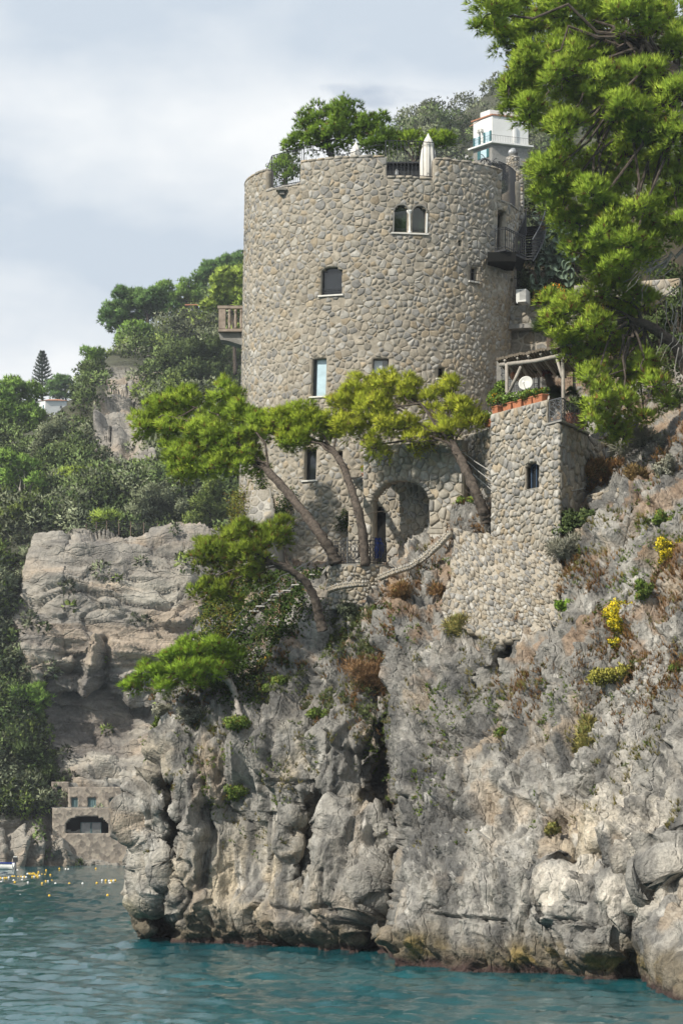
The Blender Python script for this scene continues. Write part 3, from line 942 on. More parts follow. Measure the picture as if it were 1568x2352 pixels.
def masonry(parent, mapf, box, size, holes, seed, n_sep=300, rank=None, warm=0.15, tone=1.0, relief=(0.035, 0.09), gap=0.028,
            cell=0.09, thick=0.45, core='mortar', back_above=None, jit=0.42, open_=None, stone_name='stone', shrink=0.80, back_dir=None, bald=0.0):
    """wall skin of mortar with its openings cut and deep reveals, and every stone set proud of it"""
    u0, u1, v0, v1 = box
    # ---- mortar skin
    gu = np.linspace(u0, u1, max(2, int((u1 - u0) / cell))); gv = np.linspace(v0, v1, max(2, int((v1 - v0) / cell)))
    for h in holes:
        hu = [p[0] for p in h]; hv = [p[1] for p in h]
        for val, arr in ((min(hu), 'u'), (max(hu), 'u'), (min(hv), 'v'), (max(hv), 'v')):
            a_ = gu if arr == 'u' else gv
            k = int(np.argmin(np.abs(a_ - val)))
            if 0 < k < len(a_) - 1: a_[k] = val
    cu, cv = (gu[1:] + gu[:-1]) / 2, (gv[1:] + gv[:-1]) / 2
    CU, CV = np.meshgrid(cu, cv)
    keep = np.ones(CU.shape, bool)
    for h in holes: keep &= ~in_poly(CU, CV, h)
    U, Vv = np.meshgrid(gu, gv)
    nn = 0.012 * noise(np.stack((U, Vv, 0*U), -1), 3.0, seed)
    front = mapf(U.ravel(), Vv.ravel(), nn.ravel())
    back = mapf(U.ravel(), Vv.ravel(), np.full(U.size, -thick)) if back_dir is None else front + np.asarray(back_dir, float) * thick
    nu, nv = len(gu), len(gv)
    idx = np.arange(nu * nv).reshape(nv, nu)
    q_ = np.stack((idx[:-1, :-1], idx[:-1, 1:], idx[1:, 1:], idx[1:, :-1]), -1)
    faces = [q_[keep]]
    B = nu * nv
    kb = keep if back_above is None else keep & (CV > back_above)
    faces.append(q_[kb][:, ::-1] + B)
    kp = np.pad(keep, 1)
    for (di, dj, e0, e1) in ((0, -1, (0, 0), (1, 0)), (0, 1, (1, 1), (0, 1)), (-1, 0, (0, 1), (0, 0)), (1, 0, (1, 0), (1, 1))):
        nb_ = kp[1+di:1+di+keep.shape[0], 1+dj:1+dj+keep.shape[1]]
        m = keep & ~nb_
        ii, jj = np.nonzero(m)
        a_ = idx[ii + e0[0], jj + e0[1]]; b_ = idx[ii + e1[0], jj + e1[1]]
        faces.append(np.stack((a_, b_, b_ + B, a_ + B), -1))
    np_obj('wall', np.concatenate((front, back)), np.concatenate(faces), MAT[core], parent)
    # ---- stones
    r = np.random.default_rng(seed + 1)
    cl = cells(box, size, holes, seed + 2, jit)
    polys = []
    for i, p in cl:
        p = dedupe(p, 0.02)
        if len(p) < 3: continue
        c = p.mean(0)
        x_, y_ = p[:, 0], p[:, 1]
        area = 0.5 * abs(np.dot(x_, np.roll(y_, -1)) - np.dot(y_, np.roll(x_, -1)))
        if area < 0.06 * size[0] * size[1]: continue
        if bald and r.random() < bald * 2.2 * max(0.0, 0.5 + noise(np.array([[c[0], c[1], 0.0]]), 0.5, seed)[0]): continue      # pointed over with mortar
        rad = np.linalg.norm(p - c, axis=1).mean()
        s_ = max(0.55, 1 - gap / rad)
        p = dedupe(chaikin(c + (p - c) * s_), 0.012)
        p = p * 1.0 + r.normal(0, 0.02 * rad, p.shape)
        if len(p) < 4: continue
        polys.append((area * (rank(c[0], c[1]) if rank else 1.0), p, c))
    polys.sort(key=lambda t_: -t_[0])
    jv, jf, jc = [], [], []
    off = 0
    for k, (sc_, p, c) in enumerate(polys):
        n = len(p)
        h = r.uniform(*relief)
        tilt = r.normal(0, 0.045, 2) * min(1.0, h / 0.06)
        ring = lambda s_, hh: (c + (p - c) * s_, hh)
        rows = []
        for s_, hh in ((1.0, -0.03), (0.97, h * 0.55), (shrink, h)):
            pp = c + (p - c) * s_
            rows.append(mapf(pp[:, 0], pp[:, 1], (hh + (pp - c) @ tilt * (hh > 0)) + (r.normal(0, 0.10 * h, n) if hh > 0 else 0)))
        ctr = mapf(c[None, 0], c[None, 1], np.array([h * r.uniform(0.9, 1.15)]))
        if k >= n_sep: rows = rows[:1] + rows[2:]
        v = np.concatenate(rows + [ctr])
        a_ = np.arange(n); b_ = (a_ + 1) % n
        tri = [np.stack((a_, b_, b_ + n), -1), np.stack((a_, b_ + n, a_ + n), -1)]
        if len(rows) == 3: tri += [np.stack((a_+n, b_+n, b_ + 2*n), -1), np.stack((a_+n, b_ + 2*n, a_ + 2*n), -1)]
        e_ = (len(rows) - 1) * n
        tri = np.concatenate(tri + [np.stack((a_ + e_, b_ + e_, np.full(n, e_ + n)), -1)])
        col = stone_colour(r, warm(c[0], c[1]) if callable(warm) else warm, tone)
        if k < n_sep:
            np_obj(stone_name, v, tri, MAT['field_stone'], parent, np.tile(col, (len(v), 1)))
        else:
            jv.append(v); jf.append(tri + off); jc.append(np.tile(col, (len(v), 1))); off += len(v)
    if jv:
        o_ = np_obj('stone_facing', np.concatenate(jv), np.concatenate(jf), MAT['field_stone'], parent, np.concatenate(jc))
        o_['kind'] = 'stuff'

def quad_map(A, B, Cc, Dd):
    """bilinear patch: A bottom left, B bottom right, Cc top right, Dd top left; u in metres along the base, v in metres up"""
    A, B, Cc, Dd = [np.array(q_, float) for q_ in (A, B, Cc, Dd)]
    lu = (np.linalg.norm(B - A) + np.linalg.norm(Cc - Dd)) / 2
    lv = (np.linalg.norm(Dd - A) + np.linalg.norm(Cc - B)) / 2
    n = np.cross(B - A, Dd - A); n /= np.linalg.norm(n)
    if n[1] > 0: n = -n
    def f(u_, v_, h):
        s_, t_ = (np.asarray(u_) / lu)[:, None], (np.asarray(v_) / lv)[:, None]
        return A*(1-s_)*(1-t_) + B*s_*(1-t_) + Cc*s_*t_ + Dd*(1-s_)*t_ + n * np.broadcast_to(h, s_.shape[0])[:, None]
    def inv(px_, py_):
        """(u, v) of the frame position on this patch"""
        s_, t_ = 0.5, 0.5
        for _ in range(25):
            def pr(a_, b_):
                w_ = f(np.array([a_*lu]), np.array([b_*lv]), np.array([0.0]))[0]
                return np.array((CX + F*w_[0]/w_[1], HY - F*(w_[2]-ZC)/w_[1]))
            p0 = pr(s_, t_); e = 1e-3
            J = np.stack(((pr(s_+e, t_) - p0)/e, (pr(s_, t_+e) - p0)/e), 1)
            ds = np.linalg.solve(J, np.array((px_, py_)) - p0)
            s_ += ds[0]; t_ += ds[1]
        return s_*lu, t_*lv
    return f, inv, lu, lv, n

# ------------------------------------------------------------------ the tower
TY, TB = 114.0, 5.2
def t_cx(z_): return 1.45 + (z_ - 18.1) * 0.0324
def t_a(z_): return 6.66 + (z_ - 18.1) * 0.013
RU = 6.3
def tower_map(u_, v_, h):
    u_, v_, h = np.broadcast_arrays(np.asarray(u_, float), np.asarray(v_, float), np.asarray(h, float))
    th = u_ / RU
    a_ = t_a(v_)
    n = np.stack((np.sin(th) / a_, -np.cos(th) / TB, 0*th), -1)
    n /= np.linalg.norm(n, axis=-1, keepdims=True)
    return np.stack((t_cx(v_) + a_ * np.sin(th), TY - TB * np.cos(th), v_), -1) + n * h[..., None]
def tower_uv(px_, py_):
    th, z_ = 0.0, 30.0
    for _ in range(60):
        d = TY - TB * math.cos(th)
        z_ = ZC + d * (HY - py_) / F
        X = d * (px_ - CX) / F
        th = math.asin(max(-1, min(1, (X - t_cx(z_)) / t_a(z_))))
    return th * RU, z_
def t_rect(x0, x1, y0, y1):
    (ua, va), (ub, vb) = tower_uv(x0, y1), tower_uv(x1, y0)
    (_, vc), (_, vd) = tower_uv(x1, y1), tower_uv(x0, y0)
    return ua, ub, (va + vc) / 2, (vb + vd) / 2

ZT, ZB = 37.25, 16.2
tower = thing('round_tower', 'big round rubble-stone watchtower with notched parapet above the cliff', 'tower', (1.5, TY, ZB))
W1a, W1b = t_rect(904, 937, 470, 534), t_rect(946, 979, 472, 534)
W2, W3, W4, W5 = t_rect(736, 785, 613, 677), t_rect(715, 750, 823, 910), t_rect(854, 893, 823, 905), t_rect(1005, 1022, 843, 869)
W6, W7, W8 = t_rect(1079, 1096, 612, 646), t_rect(1052, 1060, 551, 565), t_rect(594, 600, 690, 701)
W9, W10, W11 = t_rect(698, 727, 1030, 1103), t_rect(774, 787, 1036, 1062), t_rect(837, 862, 1034, 1100)
DR = t_rect(1138, 1162, 482, 600)
W12 = t_rect(1170, 1178, 640, 682)
c1 = (tower_uv(611, 425)[0], tower_uv(689, 425)[0], 36.2, 40)
c2 = (tower_uv(887, 412)[0], tower_uv(996, 412)[0], 36.25, 40)
c3 = (tower_uv(1151, 440)[0], tower_uv(1186, 460)[0] + 0.5, 35.75, 40)
holes = [arch(*W1a), arch(*W1b), arch(*W2, rise=0.16), rect(*W3), rect(*W4), arch(*W5, rise=0.15), rect(*W6), rect(*W7), rect(*W8), rect(*W9), rect(*W10),
         arch(*W11, rise=0.2), arch(*DR, rise=0.12), rect(*W12), rect(*c1), rect(*c2), rect(*c3)]
TBOX = (-1.92 * RU, 1.92 * RU, ZB, ZT)
masonry(tower, tower_map, TBOX, (0.345, 0.24), holes, 501, 300,
        rank=lambda u_, v_: max(0.0, math.cos(u_ / RU)) * (1.0 if v_ > 26.2 else 0.25),
        warm=lambda u_, v_: 0.09 + 0.25 * max(0, u_ / RU) * (1 if v_ < 32 else 0.3), relief=(0.014, 0.034), gap=0.018, bald=0.045, back_above=33.5, jit=0.5, cell=0.16)
# the hidden rear of the tower and its roof terrace
m = MB()
n_ = 40
ring = [tower_map(np.array([th * RU]), np.array([36.0 - 0.9]), np.array([-0.4]))[0] for th in np.linspace(-math.pi, math.pi, n_, endpoint=False)]
m.add(ring, [tuple(range(n_))])
m.build('roof_terrace', MAT['concrete'], tower)
m = MB()
ths = np.linspace(1.92, 2 * math.pi - 1.92, 24)
for z0_, z1_ in ((ZB, 37.2),):
    o_ = len(m.v)
    lo_ = [tower_map(np.array([t_ * RU]), np.array([z0_]), np.array([0.0]))[0] for t_ in ths]
    hi_ = [tower_map(np.array([t_ * RU]), np.array([z1_ - 1.0]), np.array([0.0]))[0] for t_ in ths]
    m.add(lo_ + hi_, [(i, i+1, len(ths)+i+1, len(ths)+i) for i in range(len(ths)-1)])
m.build('rear_wall', MAT['mortar'], tower)
# coping stones on the parapet
r_ = np.random.default_rng(9)
def coping(ua, ub, vz):
    u_ = ua
    while u_ < ub - 0.12:
        w_ = min(r_.uniform(0.3, 0.6), ub - u_)
        hh = r_.uniform(0.07, 0.13)
        pts = []
        for uu, hb in ((u_+.015, 0.05), (u_ + w_-.015, 0.05), (u_ + w_-.015, -0.47), (u_+.015, -0.47)):
            pts.append(tower_map(np.array([uu]), np.array([vz - 0.01]), np.array([hb + r_.uniform(-.02, .02)]))[0])
        mm = MB()
        top = [p + np.array((0, 0, hh + r_.uniform(-.02, .02))) for p in pts]
        cc = np.mean(top, 0)
        top = [cc + (p - cc) * 0.86 for p in top]
        mm.add(pts + top, [(0,1,2,3)[::-1], (4,5,6,7), (0,1,5,4), (1,2,6,5), (2,3,7,6), (3,0,4,7)])
        o_ = np_obj('coping_stone', np.array(mm.v), np.array(mm.f), MAT['field_stone'], tower, np.tile(stone_colour(r_, 0.15, 0.95), (8, 1)))
        u_ += w_
coping(-1.6*RU, c1[0], ZT); coping(c1[1], c2[0], ZT); coping(c2[1], c3[0], ZT)
coping(c1[0], c1[1], c1[2]); coping(c2[0], c2[1], c2[2]); coping(c3[0], c3[1], c3[2])

def t_pt(u_, v_, h): return tower_map(np.array([u_]), np.array([v_]), np.array([h]))[0]
def t_panel(poly, h0, h1):
    """slab following the wall: outline in (u, v)"""
    n = len(poly)
    v = [t_pt(a, b, h0) for a, b in poly] + [t_pt(a, b, h1) for a, b in poly]
    return v, [tuple(range(n)), tuple(range(2*n-1, n-1, -1))] + [(i, i+n, (i+1) % n + n, (i+1) % n) for i in range(n)]
def bars_t(mb, poly, h, rad, closed=True):
    pts = [t_pt(a, b, h) for a, b in poly]
    if closed: pts.append(pts[0])
    mb.tube(pts, rad, 6)

def window(w, outline, pane='dark_glass', frame='dark_frame', sill=True, mull=(), h=-0.28, label=None, fr=0.04):
    m_ = MB(); m_.add(*t_panel(outline, h, h - 0.03))
    pn = m_.build('window', MAT[pane], tower)
    if label: pn['label'] = label
    f_ = MB(); bars_t(f_, outline, h + 0.03, fr)
    for a, b, c_, d in mull: f_.tube([t_pt(a, b, h + 0.03), t_pt(c_, d, h + 0.03)], fr * 0.8, 6)
    f_.build('frame', MAT[frame], pn)
    if sill:
        s_ = MB(); s_.add(*t_panel(rect(w[0] - 0.1, w[1] + 0.1, w[2] - 0.07, w[2] + 0.0), -0.3, 0.11))
        s_.build('sill', MAT['marble'], pn)
    return pn
# twin arched window with its white column
for w in (W1a, W1b):
    pn = window(w, arch(*w), 'green_reflection_glass', 'dark_frame', False, h=-0.22)
    g_ = MB()
    for k in range(7):
        uu = w[0] + (k + 0.5) * (w[1] - w[0]) / 7
        g_.tube([t_pt(uu, w[2] + 0.02, -0.08), t_pt(uu, w[2] + 0.2, -0.08)], 0.008, 4)
    g_.tube([t_pt(w[0], w[2] + 0.2, -0.08), t_pt(w[1], w[2] + 0.2, -0.08)], 0.012, 4)
    g_.build('window_guard', MAT['iron'], pn)
uc = (W1a[1] + W1b[0]) / 2
m = MB()
p0 = t_pt(uc, W1a[2], -0.06)
m.lathe(p0, [(0.10, 0), (0.10, 0.07), (0.075, 0.1), (0.07, 0.9), (0.10, 0.97), (0.14, 1.05), (0.14, 1.1)], 12)
m.build('column', MAT['white_paint'], tower, True)
m = MB(); m.add(*t_panel(rect(W1a[0]-0.12, W1b[1]+0.12, W1a[2]-0.07, W1a[2]-0.003), -0.3, 0.12)); m.build('window_sill', MAT['marble'], tower)
# plaster surround of the twin window
m = MB()
for w in (W1a, W1b):
    o_ = arch(*w, n=14)[2:]
    cxw = (w[0] + w[1]) / 2
    for (a, b), (c_, d) in zip(o_[:-1], o_[1:]):
        def out(p, k): return (cxw + (p[0]-cxw)*k, w[3]-(w[1]-w[0])/2 + (p[1]-(w[3]-(w[1]-w[0])/2))*k)
        m.add(*t_panel([(a, b), (c_, d), out((c_, d), 1.2), out((a, b), 1.2)], 0.0, 0.06))
ro = (W1b[1] - W1b[0]) / 2 * 0.2
m.add(*t_panel(rect(W1a[0]-ro, W1a[0], W1a[2], W1a[3]-0.36), 0.0, 0.06))
m.build('window_surround', MAT['grey_plaster'], tower)
m = MB(); m.add(*t_panel(rect(W1b[1], W1b[1]+ro, W1b[2], W1b[3]-0.36), 0.0, 0.062)); m.build('window_jamb', MAT['white_paint'], tower)
# other windows
window(W2, arch(*W2, rise=0.16), 'dark_glass', label='dark square window with a low iron guard')
g_ = MB()
for k in range(6):
    uu = W2[0] + (k + 0.5) * (W2[1] - W2[0]) / 6
    g_.tube([t_pt(uu, W2[2], -0.12), t_pt(uu, W2[2]+0.3, -0.12)], 0.01, 4)
    g_.tube([t_pt(uu + 0.07*math.cos(t_), W2[2]+0.15+0.07*math.sin(t_), -0.12) for t_ in np.linspace(0, 6.28, 9)], 0.008, 4)
g_.tube([t_pt(W2[0], W2[2]+0.3, -0.12), t_pt(W2[1], W2[2]+0.3, -0.12)], 0.014, 4)
g_.build('window_guard', MAT['iron'], tower)
window(W3, rect(*W3), 'pale_glass', mull=[(W3[0]+0.1, W3[2], W3[0]+0.1, W3[3])], fr=0.05, label='tall window with a pale reflecting pane')
window(W4, rect(*W4), 'reflecting_glass', fr=0.05, label='tall window partly hidden by the pine top')
m = MB(); m.add(*t_panel(rect(W4[0]+0.06, W4[0]+0.42, W4[2]+0.03, W4[3]-0.06), -0.262, -0.27)); m.build('pane_reflection', MAT['pane_reflection'], tower)  # pale sheet stands in for the white reflected in half the pane
window(W5, arch(*W5, rise=0.15), 'dark_void', h=-0.42, fr=0.02)
window(W6, rect(*W6), 'dark_glass', h=-0.3, fr=0.03)
window(W9, rect(*W9), 'dark_glass', h=-0.35, label='tall dark window low on the tower')
for w in (W7, W8, W10, W12):
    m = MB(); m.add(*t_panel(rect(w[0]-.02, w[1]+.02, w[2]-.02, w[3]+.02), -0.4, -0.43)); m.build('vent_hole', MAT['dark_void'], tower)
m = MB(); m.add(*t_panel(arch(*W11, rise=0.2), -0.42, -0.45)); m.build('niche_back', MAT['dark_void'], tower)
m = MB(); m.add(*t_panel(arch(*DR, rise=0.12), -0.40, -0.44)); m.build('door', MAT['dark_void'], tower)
# projecting window grille
def grille(w, name='window_grille', e=0.12):
    m_ = MB()
    us = np.linspace(w[0]-e, w[1]+e, 4)
    for uu in us: m_.tube([t_pt(uu, w[2]-e, 0.02), t_pt(uu, w[2]-e, 0.22), t_pt(uu, w[3]+e, 0.22), t_pt(uu, w[3]+e, 0.02)], 0.014, 4)
    for vv in np.linspace(w[2], w[3], 3): m_.tube([t_pt(w[0]-e-.06, vv, 0.22), t_pt(w[1]+e+.06, vv, 0.22)], 0.014, 4)
    return m_.build(name, MAT['iron'], tower)
grille(W6); grille(W12, e=0.08)
# stone spout under the first notch
a_, b_ = tower_uv(650, 437)
m = MB(); m.box(t_pt(a_, b_, 0.14), (0.5, 0.45, 0.09)); m.box(t_pt(a_, b_-0.14, 0.08), (0.24, 0.3, 0.18))
m.build('spout', MAT['concrete'], tower)
# ------------------------------------------------------------------ walls and terraces between tower and cliff
def xy(px_, d): return np.array((d * (px_ - CX) / F, d))
def zat(py_, d): return ZC + d * (HY - py_) / F
def wall_quad(pa, da, pb, db, z0a, z1a, z0b=None, z1b=None, batter=0.0):
    a, b = xy(pa, da), xy(pb, db)
    z0b = z0a if z0b is None else z0b; z1b = z1a if z1b is None else z1b
    t_ = b - a; n = np.array((t_[1], -t_[0])); n /= np.linalg.norm(n)
    if n[1] > 0: n = -n
    o_ = n * batter
    return quad_map((*(a + o_), z0a), (*(b + o_), z0b), (*b, z1b), (*a, z1a))

# house below the pergola: lit front, shaded flank
house = thing('terrace_house', 'square stone outbuilding with arched window under the pergola terrace', 'house', P(1284, 1330, 91))
zc_, zl_ = 22.5, 21.45
mf, inv, lu, lv, nrm_ = wall_quad(1128, 95.1, 1284, 91.0, 13.2, zc_)
w_ = [inv(1206, 1125), inv(1238, 1058)]
HW = (w_[0][0], w_[1][0], w_[0][1], w_[1][1])
un = inv(1256, 968)
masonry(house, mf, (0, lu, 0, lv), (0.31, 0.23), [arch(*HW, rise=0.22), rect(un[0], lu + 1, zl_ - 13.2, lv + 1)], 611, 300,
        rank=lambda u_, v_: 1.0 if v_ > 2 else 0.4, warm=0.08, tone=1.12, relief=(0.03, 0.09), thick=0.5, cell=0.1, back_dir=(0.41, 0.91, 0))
fpt = lambda u_, v_, h: mf(np.array([u_]), np.array([v_]), np.array([h]))[0]
m = MB(); o_ = arch(HW[0]-.02, HW[1]+.02, HW[2], HW[3]+.02, rise=0.22)
m.prism([fpt(a, b, -0.36) for a, b in o_], -nrm_ * 0.03)
wn_ = m.build('window', MAT['dark_glass'], house)
m = MB(); m.tube([fpt(a, b, -0.33) for a, b in o_ + o_[:1]], 0.035, 6); uu = HW[0] + 0.34 * (HW[1]-HW[0]); m.tube([fpt(uu, HW[2], -0.33), fpt(uu, HW[3]-0.05, -0.33)], 0.03, 6)
m.build('frame', MAT['blue_paint'], wn_)
m = MB(); m.prism([fpt(HW[0]-.3, HW[2]-.09, 0.04), fpt(HW[1]+.05, HW[2]-.09, 0.04), fpt(HW[1]+.05, HW[2]-.02, 0.06), fpt(HW[0]-.3, HW[2]-.02, 0.06)], -nrm_ * 0.4); m.build('sill', MAT['concrete'], wn_)
mr, invr, lur, lvr, nrr_ = wall_quad(1284, 91.0, 1462, 100.2, 13.2, zl_)
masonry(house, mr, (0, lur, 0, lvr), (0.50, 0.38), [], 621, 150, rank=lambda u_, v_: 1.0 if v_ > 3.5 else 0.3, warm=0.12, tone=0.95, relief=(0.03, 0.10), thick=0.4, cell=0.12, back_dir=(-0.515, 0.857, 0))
# quoins along the corner
rq = np.random.default_rng(77)
zq = 13.4
while zq < zl_ - 0.25:
    hq = rq.uniform(0.18, 0.32)
    lf, lr_ = (0.2, 0.42) if rq.random() < 0.5 else (0.44, 0.22)
    c0 = np.array((*xy(1284, 91.0), zq + 0.01)); tf = np.array((*(xy(1128, 95.1) - xy(1284, 91)), 0)); tf /= np.linalg.norm(tf)
    tr_ = np.array((*(xy(1462, 100.2) - xy(1284, 91)), 0)); tr_ /= np.linalg.norm(tr_)
    oc = c0 + (nrm_ + nrr_) * rq.uniform(0.04, 0.09)
    base = [oc, oc + tf*lf*rq.uniform(.8, 1.1), oc + tf*lf - nrm_*0.2 + tr_*lr_ - nrr_*0.2, oc + tr_*lr_*rq.uniform(.8, 1.1)]
    v = [b for b in base] + [b + np.array((0, 0, hq - 0.06 + rq.uniform(-.02, .02))) for b in base]
    np_obj('quoin', np.array(v), np.array([(3,2,1,0), (4,5,6,7), (0,1,5,4), (1,2,6,5), (2,3,7,6), (3,0,4,7)]), MAT['field_stone'], house, np.tile(stone_colour(rq, 0.1, 1.0), (8, 1)))
    zq += hq
# terrace deck and the ledge of the balcony
m = MB()
deck = [(*xy(1128, 95.3), 0), (*xy(1284, 91.2), 0), (*xy(1462, 100.2), 0), (*xy(1480, 112), 0), (*xy(1100, 112), 0)]
m.prism([(a, b, 21.1) for a, b, _ in deck], (0, 0, 0.36))
m.build('deck', MAT['concrete'], house)
m = MB()
a, b, c_ = xy(1252, 91.9), xy(1287, 90.9), xy(1345, 94.0)
inn = np.array((0.2, 1.2))
m.prism([(*(a + np.array((-.05, -.12))), zl_+.02), (*(b + np.array((.02, -.16))), zl_+.02), (*(c_ + np.array((.14, -.08))), zl_+.02), (*(c_ + inn), zl_+.02), (*(a + inn), zl_+.02)], (0, 0, 0.07))
m.build('balcony_ledge', MAT['concrete'], house)

# battered retaining wall running down into the rock
ret = thing('retaining_wall', 'pale battered rubble retaining wall running down into the cliff', 'wall', P(1160, 1480, 91))
mf2, inv2, lu2, lv2, n2_ = quad_map(P(1000, 1505, 92.9), P(1300, 1485, 88.5), P(1296, 1280, 90.75), P(1030, 1195, 97.2))
rg = np.random.default_rng(19)
def ragged(n, a0, a1, lo, hi): return list(zip(np.linspace(a0, a1, n), rg.uniform(lo, hi, n)))
lowcut = [(-1, -1), (lu2 + 1, -1)] + [(x_, y_ + 0.9*max(0, math.sin(x_*1.1 + 0.6))) for x_, y_ in ragged(16, lu2 + 1, -1, 0.1, 0.8)]
leftcut = [(-1, lv2 + 1), (-1, -1)] + [(y_, x_) for x_, y_ in ragged(12, -1, lv2 + 1, 0.1, 0.7)]
rightcut = [(lu2 + 1, -1), (lu2 + 1, lv2 + 1)] + [(lu2 - y_, x_) for x_, y_ in ragged(12, lv2 + 1, -1, 0.05, 0.55)]
topcut = [(lu2 + 1, lv2 + 1), (-1, lv2 + 1)] + [(x_, lv2 - y_) for x_, y_ in ragged(14, -1, lu2 + 1, 0.02, 0.45)]
masonry(ret, mf2, (0, lu2, 0, lv2), (0.28, 0.2), [lowcut, leftcut, rightcut, topcut], 631, 300, warm=0.05, tone=1.02, relief=(0.05, 0.14), gap=0.026, bald=0.08, cell=0.12, thick=0.3)

# wall above the stair, between tower and house
sw = thing('stair_wall', 'narrow rubble wall beside the iron stair below the tower', 'wall', P(1110, 1150, 98))
mf3, inv3, lu3, lv3, n3_ = wall_quad(1083, 99.6, 1136, 97.3, 16.5, zat(985, 98))
masonry(sw, mf3, (0, lu3, 0, lv3), (0.34, 0.25), [], 641, 120, warm=0.1, tone=1.0, cell=0.12, thick=0.3)
sw2 = thing('garden_wall', 'shaded rubble wall behind the leaning pine trunk', 'wall', P(1070, 1180, 100))
mf3, inv3, lu3, lv3, n3_ = wall_quad(1035, 102.0, 1090, 100.2, 15.5, zat(1000, 101))
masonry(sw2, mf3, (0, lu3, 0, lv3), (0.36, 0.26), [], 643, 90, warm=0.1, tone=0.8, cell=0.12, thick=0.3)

# the vaulted niche with its wide arch
vault = thing('arched_vault', 'rubble wall with a wide arch over a niche at the tower foot', 'wall', P(930, 1250, 99))
mf4, inv4, lu4, lv4, n4_ = wall_quad(834, 100.2, 1062, 98.2, 14.5, zat(1018, 99.2))
pa, pb, pt = inv4(853, 1200), inv4(986, 1200), inv4(918, 1103)
big = arch(pa[0], pb[0], -0.5, pt[1], rise=(pb[0]-pa[0]) * 0.36, n=18)
masonry(vault, mf4, (0, lu4, 0, lv4), (0.42, 0.31), [big], 651, 260, rank=lambda u_, v_: 1.0 if v_ > 2 else 0.2, warm=0.12, tone=1.12, relief=(0.03, 0.1), cell=0.09, thick=0.6)
# voussoirs
vp = lambda u_, v_, h: mf4(np.array([u_]), np.array([v_]), np.array([h]))[0]
cu_ = (pa[0] + pb[0]) / 2; wv_ = (pb[0] - pa[0]) / 2; rs_ = wv_ * 0.72; vb_ = pt[1] - rs_
rv = np.random.default_rng(5)
ang = np.linspace(0.12, math.pi - 0.12, 20)
for a0, a1 in zip(ang[:-1], ang[1:]):
    k0, k1 = 1.0, 1 + rv.uniform(0.13, 0.2)
    g0, g1 = a0 + 0.012, a1 - 0.012
    pts = [(cu_ + wv_*k*math.cos(q_), vb_ + rs_*k*math.sin(q_)) for k, q_ in ((k0, g0), (k1, g0), (k1, g1), (k0, g1))]
    h_ = rv.uniform(0.07, 0.12)
    v = [vp(x_, y_, -0.25) for x_, y_ in pts] + [vp(x_, y_, h_) for x_, y_ in pts]
    np_obj('voussoir', np.array(v), np.array([(3,2,1,0), (4,5,6,7), (0,1,5,4), (1,2,6,5), (2,3,7,6), (3,0,4,7)]), MAT['field_stone'], vault, np.tile(stone_colour(rv, 0.12, 1.0), (8, 1)))
# back of the niche with the dark doorway
mf5, inv5, lu5, lv5, n5_ = wall_quad(800, 103.6, 1030, 100.6, 14.5, zat(1085, 102))
da, db, dt = inv5(833, 1300), inv5(886, 1300), inv5(860, 1158)
door = arch(da[0], db[0], -0.5, dt[1], rise=(db[0]-da[0]) / 2, n=12)
masonry(vault, mf5, (0, lu5, 0, lv5), (0.36, 0.28), [door], 661, 160, warm=0.1, tone=0.95, relief=(0.03, 0.1), cell=0.1, thick=0.8)
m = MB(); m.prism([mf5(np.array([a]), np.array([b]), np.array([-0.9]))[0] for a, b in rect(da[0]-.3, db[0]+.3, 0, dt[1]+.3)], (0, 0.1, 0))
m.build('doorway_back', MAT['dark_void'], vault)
m = MB()
for a, b in (((pa[0] + pb[0]) / 2, 0),): pass
roofp = [vp(0, lv4 - 0.05, -0.1), vp(lu4, lv4 - 0.05, -0.1)]
m.prism([roofp[0], roofp[1], roofp[1] + np.array((0.2, 9, 0)), roofp[0] + np.array((0.2, 9, 0))], (0, 0, -0.25))
m.build('roof_slab', MAT['concrete'], vault)

# lower terrace with its stone kerb
lower = thing('lower_terrace', 'small round-fronted stone terrace behind scrolled railing', 'terrace', P(820, 1320, 97.8))
cxl, dl = 823, 99.4
zf = zat(1297, 97.9)
cL = P(cxl, 1297, dl)
def low_map(u_, v_, h):
    u_, v_, h = np.broadcast_arrays(np.asarray(u_, float), np.asarray(v_, float), np.asarray(h, float))
    th = (u_ - 1.9) / 1.55
    rr = 1.42 + h
    return np.stack((cL[0] + 1.0*rr*np.sin(th), cL[1] - rr*np.cos(th)*1.05, zf - 1.9 + v_), -1)
masonry(lower, low_map, (0, 3.8, 0, 1.9), (0.28, 0.2), [], 671, 90, warm=0.16, tone=1.1, cell=0.12, thick=0.3)
m = MB()
arc = [low_map(np.array([u_]), np.array([1.9]), np.array([0.05]))[0] for u_ in np.linspace(0, 3.8, 14)]
m.prism([(p[0], p[1], zf - 0.1) for p in arc] + [(cL[0] + 2.4, cL[1] + 8, zf - 0.1), (cL[0] - 2.2, cL[1] + 8, zf - 0.1)], (0, 0, 0.14))
m.build('paving', MAT['concrete'], lower)

